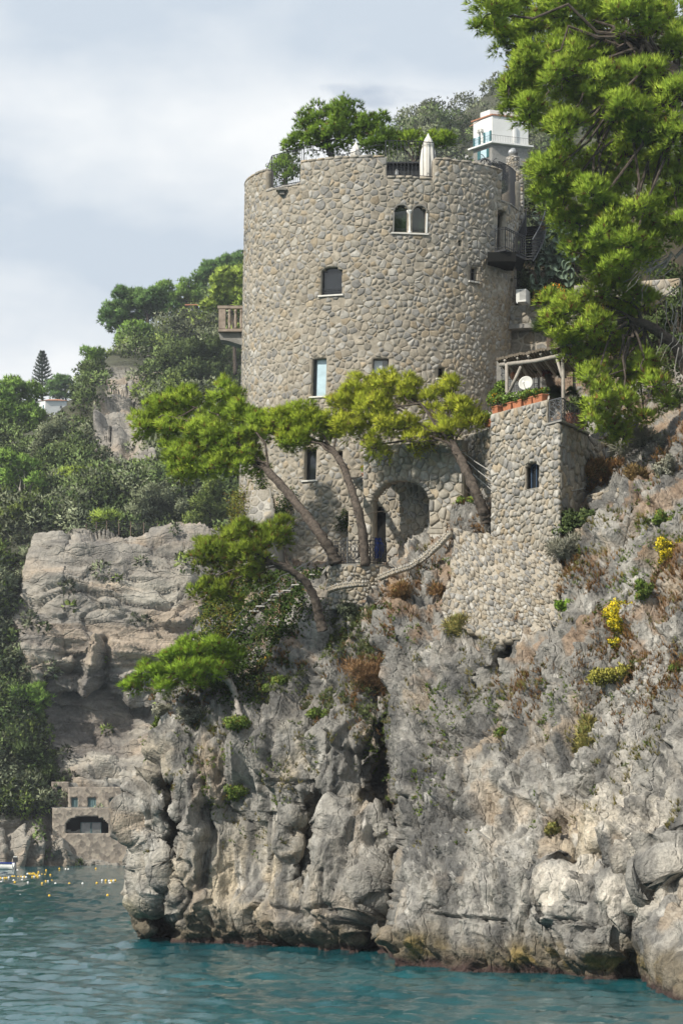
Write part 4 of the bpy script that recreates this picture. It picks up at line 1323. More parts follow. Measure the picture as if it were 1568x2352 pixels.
# pebble-faced kerbs (rope-like)
def pebble_kerb(name, label, pts, rad=0.16):
    pts = [np.array(p) for p in pts]
    t_ = thing(name, label, 'kerb', pts[0])
    m_ = MB(); m_.tube(pts, rad * 0.86, 8); m_.build('core', MAT['mortar'], t_, True)
    rr = np.random.default_rng(len(label))
    for a, b in zip(pts[:-1], pts[1:]):
        l_ = np.linalg.norm(b - a); dr = (b - a) / l_
        s1 = np.cross(dr, (0, 0, 1)); s1 /= np.linalg.norm(s1); s2 = np.cross(s1, dr)
        for q_ in np.arange(0, l_, 0.12):
            for g_ in np.linspace(-0.4, math.pi + 0.4, 5):
                c = a + dr*(q_ + rr.uniform(-.02, .02)) + rad*0.86*(s1*math.cos(g_) + s2*math.sin(g_))
                if (s1*math.cos(g_) + s2*math.sin(g_))[1] > 0.5: continue
                ax = np.stack((dr*0.062, s1*0.06, s2*0.06)) * rr.uniform(0.8, 1.15)
                ov = np.array([(1,0,0),(-1,0,0),(0,1,0),(0,-1,0),(0,0,1),(0,0,-1)]) @ ax + c
                pe.append((t_, ov, stone_colour(rr, 0.05, 1.2)))
    return t_
pe = []
pebble_kerb('pebble_kerb', 'thick pebble-covered kerb curving below the scrolled railing', [P(755, 1356, 97.4), P(775, 1349, 97.1), P(800, 1345, 96.9), P(820, 1342, 96.8), P(845, 1341, 96.8)])
pebble_kerb('pebble_kerb', 'long pebble-covered kerb climbing the rock towards the arched niche', [P(872, 1328, 96.5), P(905, 1314, 96.3), P(940, 1303, 96.2), P(962, 1290, 96.2), P(985, 1272, 96.3), P(1010, 1250, 96.2), P(1036, 1222, 96.0)])
octf = np.array([(0,2,4),(2,1,4),(1,3,4),(3,0,4),(2,0,5),(1,2,5),(3,1,5),(0,3,5)])
for tt_ in {id(p[0]): p[0] for p in pe}.values():
    mine = [p for p in pe if p[0] is tt_]
    o_ = np_obj('pebbles', np.concatenate([p[1] for p in mine]), np.concatenate([octf + 6*i for i in range(len(mine))]), MAT['field_stone'], tt_, np.concatenate([np.tile(p[2], (6, 1)) for p in mine]))
    o_['kind'] = 'stuff'

# walls of the upper garden
up = thing('upper_retaining_wall', 'garden retaining wall of pale pebbles beside the tower', 'wall', P(1240, 740, 111))
mf6, inv6, lu6, lv6, n6_ = wall_quad(1150, 112.6, 1350, 111.4, zat(742, 111.5), zat(692, 111.5))
masonry(up, mf6, (0, lu6, 0, lv6), (0.30, 0.26), [], 681, 150, warm=0.05, tone=1.15, cell=0.12, thick=0.4)
mf7, inv7, lu7, lv7, n7_ = wall_quad(1150, 113.1, 1350, 111.9, 21.0, zat(752, 112))
masonry(up, mf7, (0, lu7, 0, lv7), (0.55, 0.45), [], 691, 120, warm=0.12, tone=0.75, cell=0.14, thick=0.4, relief=(0.02, 0.06), gap=0.06)
m = MB()
a, b = xy(1150, 112.4), xy(1350, 111.2)
m.prism([(*a, zat(752, 112)), (*b, zat(752, 112)), (*(b + (0.1, 0.9)), zat(752, 112)), (*(a + (0.1, 0.9)), zat(752, 112))], (0, 0, 0.22))
m.build('concrete_band', MAT['concrete'], up)
par = thing('garden_parapet', 'pale stone parapet wall half hidden by the big pine', 'wall', P(1390, 680, 106))
mf8, inv8, lu8, lv8, n8_ = wall_quad(1318, 107.5, 1560, 106.0, zat(690, 107), zat(650, 107))
masonry(par, mf8, (0, lu8, 0, lv8), (0.6, 0.22), [], 695, 60, warm=0.05, tone=1.2, cell=0.14, thick=0.35, relief=(0.015, 0.04), gap=0.012)
dry = thing('dry_stone_wall', 'low dry-stone wall under the mound of rust-coloured grass', 'wall', P(1385, 1165, 91))
mf9, inv9, lu9, lv9, n9_ = wall_quad(1350, 92.6, 1425, 90.4, zat(1185, 91.5), zat(1128, 91.5))
masonry(dry, mf9, (0, lu9, 0, lv9), (0.34, 0.22), [], 697, 60, warm=0.1, tone=1.1, cell=0.12, thick=0.3, relief=(0.05, 0.12))

# garden bank behind the walls
bx_, by_ = np.meshgrid(np.linspace(1120, 1900, 70), np.linspace(960, 470, 60))
bd = table(bx_, by_, [(1120, [(960,119),(720,118),(700,117),(600,121),(480,128),(360,142)]), (1350, [(960,117),(720,114),(700,112),(600,117),(480,126),(360,140)]), (1900, [(960,88),(800,92),(700,96),(600,108),(480,118),(360,134)])])
bd = bd + 1.4 * noise(np.stack((bx_*0.02, by_*0.02, 0*bx_), -1), 1.0, 4)
GB = PV(bx_.ravel(), by_.ravel(), bd.ravel())
gbank = np_obj('garden_bank', GB, grid_faces(60, 70), MAT['soil'], smooth=True)
tag(gbank, 'earth bank behind the garden walls', kind='structure')

SC = []
# stair of white treads down the shaded slope
stair = thing('slope_stair', 'flight of thin white treads crossing the ivy-dark slope', 'stair', on_cliff(742, 1307))
for x_, y_ in [(742,1307),(723,1320),(709,1331),(693,1344),(676,1357),(657,1366),(641,1379),(622,1393),(609,1404),(595,1413),(575,1424),(563,1435),(549,1447),(523,1475)]:
    c = on_cliff(x_, y_ + 8) ; c = c + np.array((0, -1.0, 0)); c[2] = zat(y_, c[1])
    SC.append(c)
    m = MB(); m.box(c, (0.40, 0.3, 0.045), 0.15)
    tr = m.build('tread', MAT['marble'], stair)
    m = MB()
    for s_ in (-0.16, 0.16): m.tube([c + (s_, 0.05, -0.03), c + (s_ + 0.25, 0.5, -0.75)], 0.022, 5)
    m.build('bracket', MAT['iron_grey'], tr)
for s_ in (-0.19, 0.19):
    m = MB(); m.tube([c + (s_, 0.05, -0.07) for c in SC], 0.03, 6); m.build('stringer', MAT['iron_grey'], stair)
m = MB(); m.tube([c + (0.2, 0.12, 0.85) for c in SC], 0.018, 5); m.build('handrail', MAT['iron_grey'], stair)
for c in SC[::2]:
    m = MB(); m.tube([c + (0.2, 0.12, -0.05), c + (0.2, 0.12, 0.85)], 0.013, 4); m.build('rail_post', MAT['iron_grey'], stair)
# ------------------------------------------------------------------ ironwork
def scroll(mb, c, ax, r, turns=1.5, rad=0.012, up=1, flip=1):
    """spiral in the plane of ax and the vertical"""
    ax = np.array(ax, float); pts = []
    for t_ in np.linspace(0, turns * 2 * math.pi, int(10 * turns)):
        q_ = r * (1 - 0.75 * t_ / (turns * 2 * math.pi))
        pts.append(np.array(c) + ax * flip * q_ * math.cos(t_) + np.array((0, 0, up * q_ * math.sin(t_))))
    mb.tube(pts, rad, 4)

def bar_railing(name, label, ptsfn, s0, s1, zlow, zhigh, step=0.13, mat='iron', rad=0.014):
    """ptsfn(s) -> (x, y); separate bars, two rails"""
    a = ptsfn(s0)
    t_ = thing(name, label, 'railing', (a[0], a[1], zlow), 'iron railings of the tower')
    n = max(2, int(round((s1 - s0) / step)))
    for s_ in np.linspace(s0, s1, n + 1):
        p = ptsfn(s_); m_ = MB()
        k = 2.0 if s_ in (s0, s1) else 1.0
        m_.tube([(p[0], p[1], zlow), (p[0], p[1], zhigh)], rad * k, 5)
        m_.build('bar', MAT[mat], t_)
    for z_ in (zlow + 0.1, zhigh):
        m_ = MB(); m_.tube([(*ptsfn(s_), z_) for s_ in np.linspace(s0, s1, 9)], rad * 1.5, 5)
        m_.build('rail', MAT[mat], t_)
    return t_
def rim(h): return lambda s_: tower_map(np.array([s_]), np.array([37.0]), np.array([h]))[0][:2]
u627, u690 = tower_uv(616, 400)[0], tower_uv(692, 400)[0]
r1 = bar_railing('iron_railing', 'black iron bar railing in the notch at the tower\'s sunlit edge', rim(-0.25), u627, u690, 36.3, 37.98)
m = MB()
f_ = rim(-0.25)
cu = [(*f_(u627 - 0.05 - 1.3*t_), 37.95 - 0.55*t_**0.6 - 0.28*math.sin(t_*3.1)) for t_ in np.linspace(0, 1, 10)]
m.tube(cu, 0.02, 5); scroll(m, (*f_(u627 - 0.35), 37.55), (1, 0.4, 0), 0.16); m.build('scroll_end', MAT['iron'], r1)
def crest(name, label, ua, ub, zb, hgt, h=-0.25):
    f2 = rim(h); a = f2(ua)
    t_ = thing(name, label, 'railing', (a[0], a[1], zb), 'iron railings of the tower')
    m_ = MB(); L_ = ub - ua
    m_.tube([(*f2(ua + L_*q_), zb + hgt*(0.35 + 0.65*abs(math.cos(q_*math.pi))**1.6)) for q_ in np.linspace(0, 1, 18)], 0.018, 5); m_.build('rail', MAT['iron'], t_)
    for q_ in (0.12, 0.3, 0.7, 0.88):
        m_ = MB(); p = f2(ua + L_*q_); ax = np.array((*(f2(ua + L_*q_ + .1) - p), 0)); ax /= np.linalg.norm(ax)
        scroll(m_, (*p, zb + hgt*0.42), ax, hgt*0.36); m_.build('scroll', MAT['iron'], t_)
    for q_ in (0.0, 0.5, 1.0):
        m_ = MB(); p = f2(ua + L_*q_); m_.tube([(*p, zb - 0.1), (*p, zb + hgt*0.5)], 0.016, 5); m_.build('post', MAT['iron'], t_)
    return t_
crest('iron_cresting', 'low scrolled iron cresting on the wide middle merlon', tower_uv(698, 370)[0], tower_uv(880, 370)[0], ZT + 0.02, 0.62)
crest('iron_cresting', 'low scrolled iron cresting right of the tall parasol', tower_uv(1003, 370)[0], tower_uv(1066, 380)[0], ZT + 0.02, 0.55)
crest('iron_cresting', 'short scrolled iron cresting beside the gooseneck lamp', tower_uv(1112, 390)[0], tower_uv(1150, 390)[0], ZT + 0.02, 0.6)
bar_railing('iron_railing', 'black iron bar railing in the notch before the dark shed', rim(-0.25), c2[0] - 0.05, c2[1] + 0.05, 36.35, 38.1, 0.17)
bar_railing('iron_railing', 'tall iron bar railing in the notch beside the chimney', rim(-0.2), c3[0], c3[1] + 0.2, 35.8, 37.75, 0.09)

# ------------------------------------------------------------------ on the roof terrace
def parasol(label, base, top, r):
    t_ = thing('parasol', label, 'parasol', base, 'closed white parasols on the tower roof')
    H = top - base[2]
    m_ = MB(); m_.tube([base, (base[0], base[1], top - 0.1)], 0.03, 8); m_.build('pole', MAT['plastic_white'], t_)
    n = 26; prof = [(0.34, 0.85), (0.42, 0.93), (0.52, 1.0), (0.66, 0.93), (0.80, 0.78), (0.845, 0.66), (0.85, 0.74), (0.93, 0.46), (0.985, 0.16), (0.992, 0.1)]
    V_, Fc = [], []
    for i, (h_, rr) in enumerate(prof):
        for k in range(n):
            g_ = 2*math.pi*k/n
            fold = 1 + 0.22*math.cos(8*g_ + 0.7*i*0.2) * (1 if h_ < 0.95 else 0.2)
            V_.append((base[0] + r*rr*fold*math.cos(g_), base[1] + r*rr*fold*math.sin(g_), base[2] + H*h_ + (0.03*math.cos(8*g_) if h_ < 0.4 else 0)))
    for i in range(len(prof) - 1):
        for k in range(n):
            k2 = (k + 1) % n
            Fc.append((i*n+k, i*n+k2, (i+1)*n+k2, (i+1)*n+k))
    Fc.append(tuple((len(prof)-1)*n + k for k in range(n)))
    m_ = MB(); m_.add(V_, Fc); m_.build('canopy', MAT['parasol_cloth'], t_, True)
    m_ = MB(); m_.lathe((base[0], base[1], top - 0.06), [(0.03, 0), (0.05, 0.04), (0.03, 0.09), (0.01, 0.11)], 8); m_.build('finial', MAT['white_paint'], t_)
    m_ = MB(); m_.lathe(base, [(0.3, 0), (0.3, 0.06), (0.06, 0.1)], 14); m_.build('foot', MAT['concrete'], t_)
ZR = 35.12
p_ = P(983, 308, 110.6); parasol('tall closed white parasol standing in the notch with the railing', (p_[0], p_[1], ZR), p_[2], 0.36)
p_ = P(817, 327, 113.0); parasol('small closed white parasol showing over the middle merlon', (p_[0], p_[1], ZR), p_[2], 0.36)

shed = thing('roof_shed', 'low dark timber shed on the tower roof behind the railing', 'shed', P(925, 470, 113))
m = MB(); a, b = xy(880, 112.4), xy(972, 112.4)
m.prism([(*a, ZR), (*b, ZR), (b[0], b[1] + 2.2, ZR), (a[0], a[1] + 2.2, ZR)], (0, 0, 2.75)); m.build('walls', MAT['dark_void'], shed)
for k in range(9):
    m = MB(); x_ = a[0] + (k + 0.5) * (b[0]-a[0]) / 9
    m.box((x_, a[1] - 0.012, ZR + 1.37), ((b[0]-a[0])/9 - 0.02, 0.03, 2.7)); m.build('board', MAT['dark_frame'], shed)
m = MB(); m.box(((a[0]+b[0])/2, a[1] + 1.0, ZR + 2.8), (b[0]-a[0] + 0.3, 2.6, 0.08)); m.build('roof', MAT['iron'], shed)
lt = thing('wall_lantern', 'small pale lantern on the dark roof shed', 'lantern', P(911, 400, 112.3))
c = P(911, 398, 112.25)
m = MB(); m.lathe(c, [(0.05, -0.14), (0.09, -0.1), (0.09, 0.1), (0.11, 0.12), (0.02, 0.22)], 6); m.build('housing', MAT['galvanised'], lt)
m = MB(); m.tube([c + (0, 0.02, 0.2), c + (0, 0.12, 0.28), c + (0, 0.16, 0.1)], 0.015, 5); m.build('arm', MAT['iron_grey'], lt)

gl = thing('gooseneck_lamp', 'grey gooseneck lamp arching over the parapet near the chimney', 'lamp', P(1127, 400, 111.8))
b0 = P(1126, 398, 112); pts = [b0, b0 + (0, 0, 0.45)]
for t_ in np.linspace(0, math.pi, 9)[1:]:
    pts.append(b0 + np.array((-0.27 + 0.27*math.cos(t_), -0.05, 0.45 + 0.27*math.sin(t_))))
m = MB(); m.tube(pts, 0.055, 8); m.build('neck', MAT['iron_grey'], gl, True)
e_ = pts[-1]
m = MB(); m.lathe(e_ + (0, 0, -0.2), [(0.22, 0.0), (0.2, 0.05), (0.08, 0.12), (0.06, 0.2)], 14); m.build('shade', MAT['iron_grey'], gl, True)
m = MB(); m.lathe(e_ + (0, 0, -0.32), [(0.03, 0), (0.06, 0.04), (0.06, 0.1), (0.04, 0.13)], 10); m.build('bulb', MAT['plastic_white'], gl, True)

# chimney of pebbles with a spinning cowl
ch = thing('chimney', 'pebble-built round chimney with silver spinning cowl at the tower edge', 'chimney', P(1182, 470, 116))
cb = P(1184, 450, 116.2); cb[2] = 35.0
def ch_map(u_, v_, h):
    u_, v_, h = np.broadcast_arrays(np.asarray(u_, float), np.asarray(v_, float), np.asarray(h, float))
    rr = 0.30 + h
    th = u_ / 0.3
    return np.stack((cb[0] - 0.15 + rr*np.sin(th), cb[1] - rr*np.cos(th), zat(394, 116) + v_), -1)
masonry(ch, ch_map, (-math.pi*0.3, math.pi*0.3, 0, 0.8), (0.17, 0.10), [], 701, 120, warm=0.05, tone=1.1, relief=(0.03, 0.06), gap=0.012, cell=0.06, thick=0.2)
for k, (nx_, ny_) in enumerate(((0, -1), (1, 0), (-1, 0))):
    cc = np.array((cb[0] + 0.02, cb[1], 35.0)); tt_ = np.array((-ny_, nx_, 0)); nn = np.array((nx_, ny_, 0))
    A_ = cc + nn*0.34 - tt_*0.34
    hh_ = zat(393, 116) - 35.0
    fq = quad_map(A_, A_ + tt_*0.68, A_ + tt_*0.68 + np.array((0,0,hh_)), A_ + np.array((0,0,hh_)))
    nq = np.array(nn, float)
    def fmap(u_, v_, h, A_=A_, tt_=tt_, nq=nq):
        return A_ + np.outer(u_, tt_) + np.outer(v_, (0, 0, 1)) + nq * np.broadcast_to(h, np.shape(u_))[:, None]
    masonry(ch, fmap, (0, 0.68, 0, hh_), (0.26, 0.17), [], 711 + k, 30, warm=0.06, tone=0.95, relief=(0.03, 0.06), gap=0.02, cell=0.1, thick=0.1)
m = MB(); m.box((cb[0] + .02, cb[1], zat(393, 116) + 0.0), (0.76, 0.76, 0.06)); m.box((cb[0]-.15, cb[1], zat(360, 116) - 0.0), (0.5, 0.5, 0.05)); m.build('capping', MAT['concrete'], ch)
cw = np.array((cb[0] - 0.13, cb[1], zat(360, 116) + 0.03))
for k in range(14):
    g_ = 2*math.pi*k/14; m = MB()
    L1, L2 = [], []
    for t_ in np.linspace(0, 1, 7):
        z_ = 0.06 + 0.4*t_; rr = 0.24*math.sin(0.5 + 2.2*t_) + 0.02
        L1.append(cw + (rr*math.cos(g_), rr*math.sin(g_), z_)); L2.append(cw + (rr*0.86*math.cos(g_+0.5), rr*0.86*math.sin(g_+0.5), z_))
    m.add(L1 + L2, [(i, i+1, 8+i, 7+i) for i in range(6)]); m.build('cowl_vane', MAT['galvanised'], ch)
m = MB(); m.lathe(cw, [(0.16, -0.02), (0.16, 0.07)], 12); m.lathe(cw + (0, 0, .44), [(0.13, 0), (0.08, 0.03), (0.0, 0.04)], 12); m.build('cowl_collar', MAT['galvanised'], ch)

# ------------------------------------------------------------------ outside iron stair on the shaded side
st = thing('iron_staircase', 'black iron landing and curving staircase on the shaded side of the tower', 'staircase', P(1165, 610, 112))
zl = zat(598, 112)
A0, A1, A2, A3 = P(1136, 598, 110.0), P(1160, 598, 109.6), P(1206, 598, 111.5), P(1196, 598, 114)
for q_ in (A0, A1, A2, A3): q_[2] = zl
m = MB(); m.prism([A0, A1, A2, A3, P(1150, 598, 113.5)], (0, 0, -0.09)); m.build('landing', MAT['iron'], st)
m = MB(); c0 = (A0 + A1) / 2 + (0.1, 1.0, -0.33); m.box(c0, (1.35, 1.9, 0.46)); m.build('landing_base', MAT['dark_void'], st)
def st_rail(p, q_, n, hz=1.05):
    for k in range(n + 1):
        b = p + (q_ - p) * k / n
        m_ = MB(); m_.tube([b, b + (0, 0, hz)], 0.012 if 0 < k < n else 0.025, 4); m_.build('baluster', MAT['iron'], st)
    for h_ in (hz, hz * 0.92, 0.1):
        m_ = MB(); m_.tube([p + (0, 0, h_), q_ + (0, 0, h_)], 0.022, 5); m_.build('rail', MAT['iron'], st)
st_rail(A0, A1, 4); st_rail(A1, A2, 10)
flight = []
zt = zat(505, 113)
for k in range(13):
    t_ = k / 12
    g_ = 0.15 + 1.05 * t_
    rr = 1.0
    px_ = 1200 + 30*math.sin(t_*1.5); c = np.array((*xy(px_, 112.3 + 2.4*t_), zl + (zt - zl) * t_ + 0.1))
    flight.append(c)
    m = MB(); m.box(c, (0.95, 0.26, 0.04), -0.25 - 0.3*t_); m.build('tread', MAT['iron'], st)
for side, off in ((1, 0.5), (-1, -0.5)):
    ln = [c + np.array((off*math.cos(0.3), -off*math.sin(0.3)*0.4, 0)) for c in flight]
    m = MB(); m.tube([p + (0, 0, -0.1) for p in ln], 0.06, 6); m.build('stringer', MAT['iron'], st)
    if side == 1 or side == -1:
        m = MB(); m.tube([p + (0, 0, 1.0) for p in ln], 0.028, 6); m.build('handrail', MAT['iron_grey' if side == 1 else 'iron'], st)
        for p in ln[::1] + [(a+b)/2 for a, b in zip(ln[:-1], ln[1:])]:
            m = MB(); m.tube([p, p + (0, 0, 1.0)], 0.012, 4); m.build('baluster', MAT['iron'], st)
lnd = flight[-1]
m = MB(); m.box(lnd + (-0.3, 0.9, 0.0), (1.6, 1.6, 0.08)); m.build('upper_landing', MAT['iron'], st)
st_rail(lnd + (-0.9, 0.1, 0), lnd + (-0.9, 1.7, 0), 6); st_rail(lnd + (0.5, 1.7, 0), lnd + (-0.9, 1.7, 0), 8)

# ------------------------------------------------------------------ stone balcony on the tower's left
bal = thing('stone_balcony', 'weathered stone balcony with balusters jutting from the tower', 'balcony', P(530, 790, 114.5))
bl, br_ = P(501, 760, 114.0), P(566, 760, 114.0)
def zz(y_): return zat(y_, 114)
m = MB(); m.box(((bl[0]+br_[0])/2, 114.7, zz(758)), (br_[0]-bl[0], 1.5, 0.14)); m.build('slab', MAT['balustrade'], bal)
m = MB(); m.box(((bl[0]+br_[0])/2, 114.08, zz(705)), (br_[0]-bl[0]+.04, 0.24, 0.14)); m.box((bl[0]+.06, 114.7, zz(705)+.004), (0.2, 1.4, 0.13)); m.build('handrail', MAT['balustrade'], bal)
m = MB(); m.box((bl[0] + 0.2, 114.08, zz(732)), (0.34, 0.26, zz(711)-zz(755))); m.build('pier', MAT['balustrade'], bal)
for k, x_ in enumerate((527, 541, 554)):
    c = P(x_, 754, 114.05); H_ = zz(711) - zz(754)
    m = MB(); m.lathe(c, [(0.07, 0), (0.07, 0.08*H_), (0.05, 0.12*H_), (0.095, 0.35*H_), (0.06, 0.7*H_), (0.05, 0.86*H_), (0.075, 0.9*H_), (0.075, H_)], 10); m.build('baluster', MAT['balustrade'], bal, True)
for y_ in (114.5, 114.95):
    c = (bl[0] + 0.08, y_, zz(754)); m = MB(); m.lathe(c, [(0.07, 0), (0.05, 0.1), (0.09, 0.35), (0.05, 0.8), (0.07, H_)], 8); m.build('baluster', MAT['balustrade'], bal, True)
m = MB(); pts = [(bl[0], 114.2, zz(762)), (br_[0]+.3, 114.2, zz(762)), (br_[0]+.3, 114.2, zz(792))]
for t_ in np.linspace(0, 1, 7)[1:]:
    pts.append((br_[0]+0.1 - (br_[0]-bl[0])*t_, 114.2, zz(792) + (zz(778)-zz(792))*math.sin(t_*math.pi/2)**2))
m.prism(pts, (0, 1.1, 0)); m.build('corbel', MAT['grey_plaster'], bal)

# ------------------------------------------------------------------ pergola terrace
pg = thing('pergola', 'rustic log pergola with thatched roof over the terrace', 'pergola', P(1230, 930, 95))
def post(px_, d, ytop, ybot=935, r=0.075):
    a = np.array((*xy(px_, d), 21.46)); b = np.array((*xy(px_, d), zat(ytop, d)))
    m_ = MB(); m_.tube([a, (a + b)/2 + (0.02, 0, 0), b], [r*1.1, r, r*0.9], 9); m_.build('post', MAT['log'], pg, True); return b
pa_ = post(1163, 95.6, 836); pb_ = post(1292, 92.6, 812); pc_ = post(1318, 99.0, 838); pd_ = post(1200, 102.0, 846)
m = MB(); m.tube([np.array((*xy(1167, 95.5), zat(905, 95.5))), P(1196, 842, 94.9)], 0.07, 8); m.build('brace', MAT['log'], pg, True)
m = MB(); m.tube([np.array((*xy(1291, 92.6), zat(868, 92.6))), P(1278, 822, 93.1)], 0.06, 8); m.build('brace', MAT['log'], pg, True)
m = MB(); m.tube([P(1148, 838, 96.0), P(1232, 828, 94.2), P(1305, 812, 92.3)], 0.085, 9); m.build('beam', MAT['log'], pg, True)
m = MB(); m.tube([P(1190, 846, 101.5), P(1330, 826, 98.5)], 0.085, 9); m.build('beam', MAT['log'], pg, True)
for x_, d_, x2, d2 in ((1161,95.9,1196,102),(1190,95.3,1216,101.4),(1215,94.7,1250,100.6),(1243,94.1,1275,99.9),(1268,93.4,1300,99.3),(1297,92.6,1330,98.6)):
    p = P(x_, 836 - (x_-1161)*0.20, d_); p[2] = zat(836 - (x_-1161)*0.18, d_) + 0.1
    q2 = np.array((*xy(x2, d2), p[2] + 0.25)); dr = (p - q2) / np.linalg.norm(p - q2)
    m = MB(); m.tube([p + dr*0.35, q2], 0.06, 8); m.build('rafter', MAT['log'], pg, True)
rt = np.random.default_rng(3)
for k in range(26):
    t_ = k / 25
    a = P(1143 + 168*t_, 830 - 34*t_, 96.4 - 4.3*t_); a[2] = zat(833 - 31*t_, a[1]) + 0.15
    b = np.array((*xy(1180 + 168*t_, 103.0 - 4.4*t_), a[2] + 0.34))
    dr = (a - b) / np.linalg.norm(a - b)
    m = MB(); m.tube([a + dr*rt.uniform(0.1, 0.4) + (0, 0, rt.uniform(-.02, .03)), (a+b)/2 + (0, 0, rt.uniform(-.02, .02)), b], [0.07, 0.075, 0.07], 6); m.build('thatch_bundle', MAT['thatch'], pg)

def pot_box(name, label, c, sx, sy, sz, rz, mat='terracotta', group='terracotta planters on the terrace'):
    t_ = thing(name, label, 'planter', c, group)
    ca, sa_ = math.cos(rz), math.sin(rz)
    def pt(x_, y_, z_): return (c[0] + x_*ca - y_*sa_, c[1] + x_*sa_ + y_*ca, c[2] + z_)
    m_ = MB(); k = 0.86
    lo = [pt(x_*sx/2*k, y_*sy/2*k, 0) for x_, y_ in ((-1,-1),(1,-1),(1,1),(-1,1))]; hi = [pt(x_*sx/2, y_*sy/2, sz) for x_, y_ in ((-1,-1),(1,-1),(1,1),(-1,1))]
    m_.add(lo + hi, [(3,2,1,0), (0,1,5,4), (1,2,6,5), (2,3,7,6), (3,0,4,7)]); m_.build('body', MAT[mat], t_)
    m_ = MB()
    ra = [pt(x_*(sx/2+.02), y_*(sy/2+.02), sz-.05) for x_, y_ in ((-1,-1),(1,-1),(1,1),(-1,1))]; rb = [pt(x_*(sx/2+.02), y_*(sy/2+.02), sz) for x_, y_ in ((-1,-1),(1,-1),(1,1),(-1,1))]
    ri = [pt(x_*(sx/2-.03), y_*(sy/2-.03), sz) for x_, y_ in ((-1,-1),(1,-1),(1,1),(-1,1))]
    m_.add(ra + rb + ri, [(i, (i+1)%4, (i+1)%4+4, i+4) for i in range(4)] + [(i+4, (i+1)%4+4, (i+1)%4+8, i+8) for i in range(4)]); m_.build('rim', MAT[mat], t_)
    m_ = MB(); m_.add([pt(x_*(sx/2-.03), y_*(sy/2-.03), sz-.04) for x_, y_ in ((-1,-1),(1,-1),(1,1),(-1,1))], [(0,1,2,3)]); m_.build('soil', MAT['soil'], t_)
    return t_
fa = math.atan2(91.0 - 95.1, (xy(1284, 91)-xy(1128, 95.1))[0])
POTS = []
for k, (x_, lab) in enumerate(((1142, 'small terracotta planter beside the pergola post, leftmost on the wall'), (1170, 'terracotta planter with white flowers right of the pergola post'),
                 (1193, 'terracotta planter with bushy plants, middle of the wall top'), (1217, 'terracotta planter with dense green leaves, second from the iron balcony'),
                 (1240, 'terracotta planter at the wall end nearest the iron balcony'))):
    t_ = (x_ - 1128) / (1284 - 1128.0); d_ = 95.1 + (91.0 - 95.1)*t_ + 0.22
    c = np.array((*xy(x_, d_), zc_ + 0.005)); s_ = (0.42, 0.62, 0.66, 0.6, 0.7)[k]
    POTS.append(c); pot_box('terracotta_planter', lab, c, s_, 0.3, 0.3, fa)
c = np.array((*xy(1126, 97.75), zat(985, 98) + 0.05)); POTS.append(c); pot_box('terracotta_planter', 'terracotta planter low between the house wall and tower', c, 0.55, 0.32, 0.3, fa)
c = np.array((*xy(1318, 93.9), zl_ + 0.095)); pot_box('brown_planter', 'large square brown planter behind the balcony railing', c, 0.72, 0.6, 0.74, 0.5, 'brown_clay', None); BIGPOT = c

# scrolled balcony railing at the corner
def scroll_panel(t_, a, b, h, n, mat='iron', rad=0.013):
    a, b = np.array(a, float), np.array(b, float); ax = (b - a); l_ = np.linalg.norm(ax); ax /= l_
    for z_ in (0.06, h): 
        m_ = MB(); m_.tube([a + (0, 0, z_), b + (0, 0, z_)], rad*1.5, 5); m_.build('rail', MAT[mat], t_)
    w_ = l_ / n
    for k in range(n):
        c = a + ax*(k + 0.5)*w_; m_ = MB()
        scroll(m_, c + (0, 0, h*0.80), ax, w_*0.42, 1.4, rad); scroll(m_, c + (0, 0, h*0.2), ax, w_*0.42, 1.4, rad, -1)
        m_.tube([c + ax*w_*0.4*math.sin(q_*6.28) + (0, 0, h*(0.25 + 0.5*q_)) for q_ in np.linspace(0, 1, 9)], rad, 4)
        m_.tube([c - ax*w_*0.4*math.sin(q_*6.28) + (0, 0, h*(0.25 + 0.5*q_)) for q_ in np.linspace(0, 1, 9)], rad, 4)
        m_.build('scrollwork', MAT[mat], t_)
    for k in range(n + 1):
        p = a + ax*k*w_; m_ = MB(); m_.tube([p, p + (0, 0, h)], rad*(1.6 if k in (0, n) else 1.0), 5); m_.build('bar', MAT[mat], t_)
sr = thing('scroll_railing', 'grey scrolled wrought-iron railing on the terrace corner balcony', 'railing', P(1262, 968, 91.5))
e1, e2, e3 = np.array((*xy(1261, 91.75), zl_+.09)), np.array((*xy(1288, 91.05), zl_+.09)), np.array((*xy(1338, 94.0), zl_+.09))
scroll_panel(sr, e1, e2, 0.92, 2, 'iron_grey', 0.016); scroll_panel(sr, e2, e3, 0.92, 5)
# railing of the lower terrace
lr = thing('scroll_railing', 'curved black scrolled railing round the lower terrace by the doorway', 'railing', P(820, 1297, 97.8))
ps_ = [low_map(np.array([u_]), np.array([1.9]), np.array([-0.08]))[0] + (0, 0, 0.05) for u_ in np.linspace(0.15, 3.65, 7)]
for a, b in zip(ps_[:-1], ps_[1:]): scroll_panel(lr, a, b, 1.02, 3, 'iron', 0.012)
m = MB(); c = ps_[2]; m.tube([c + (0, -0.02, -0.5), c + (0, -0.02, 1.15)], 0.028, 6); m.build('post', MAT['iron_grey'], lr)

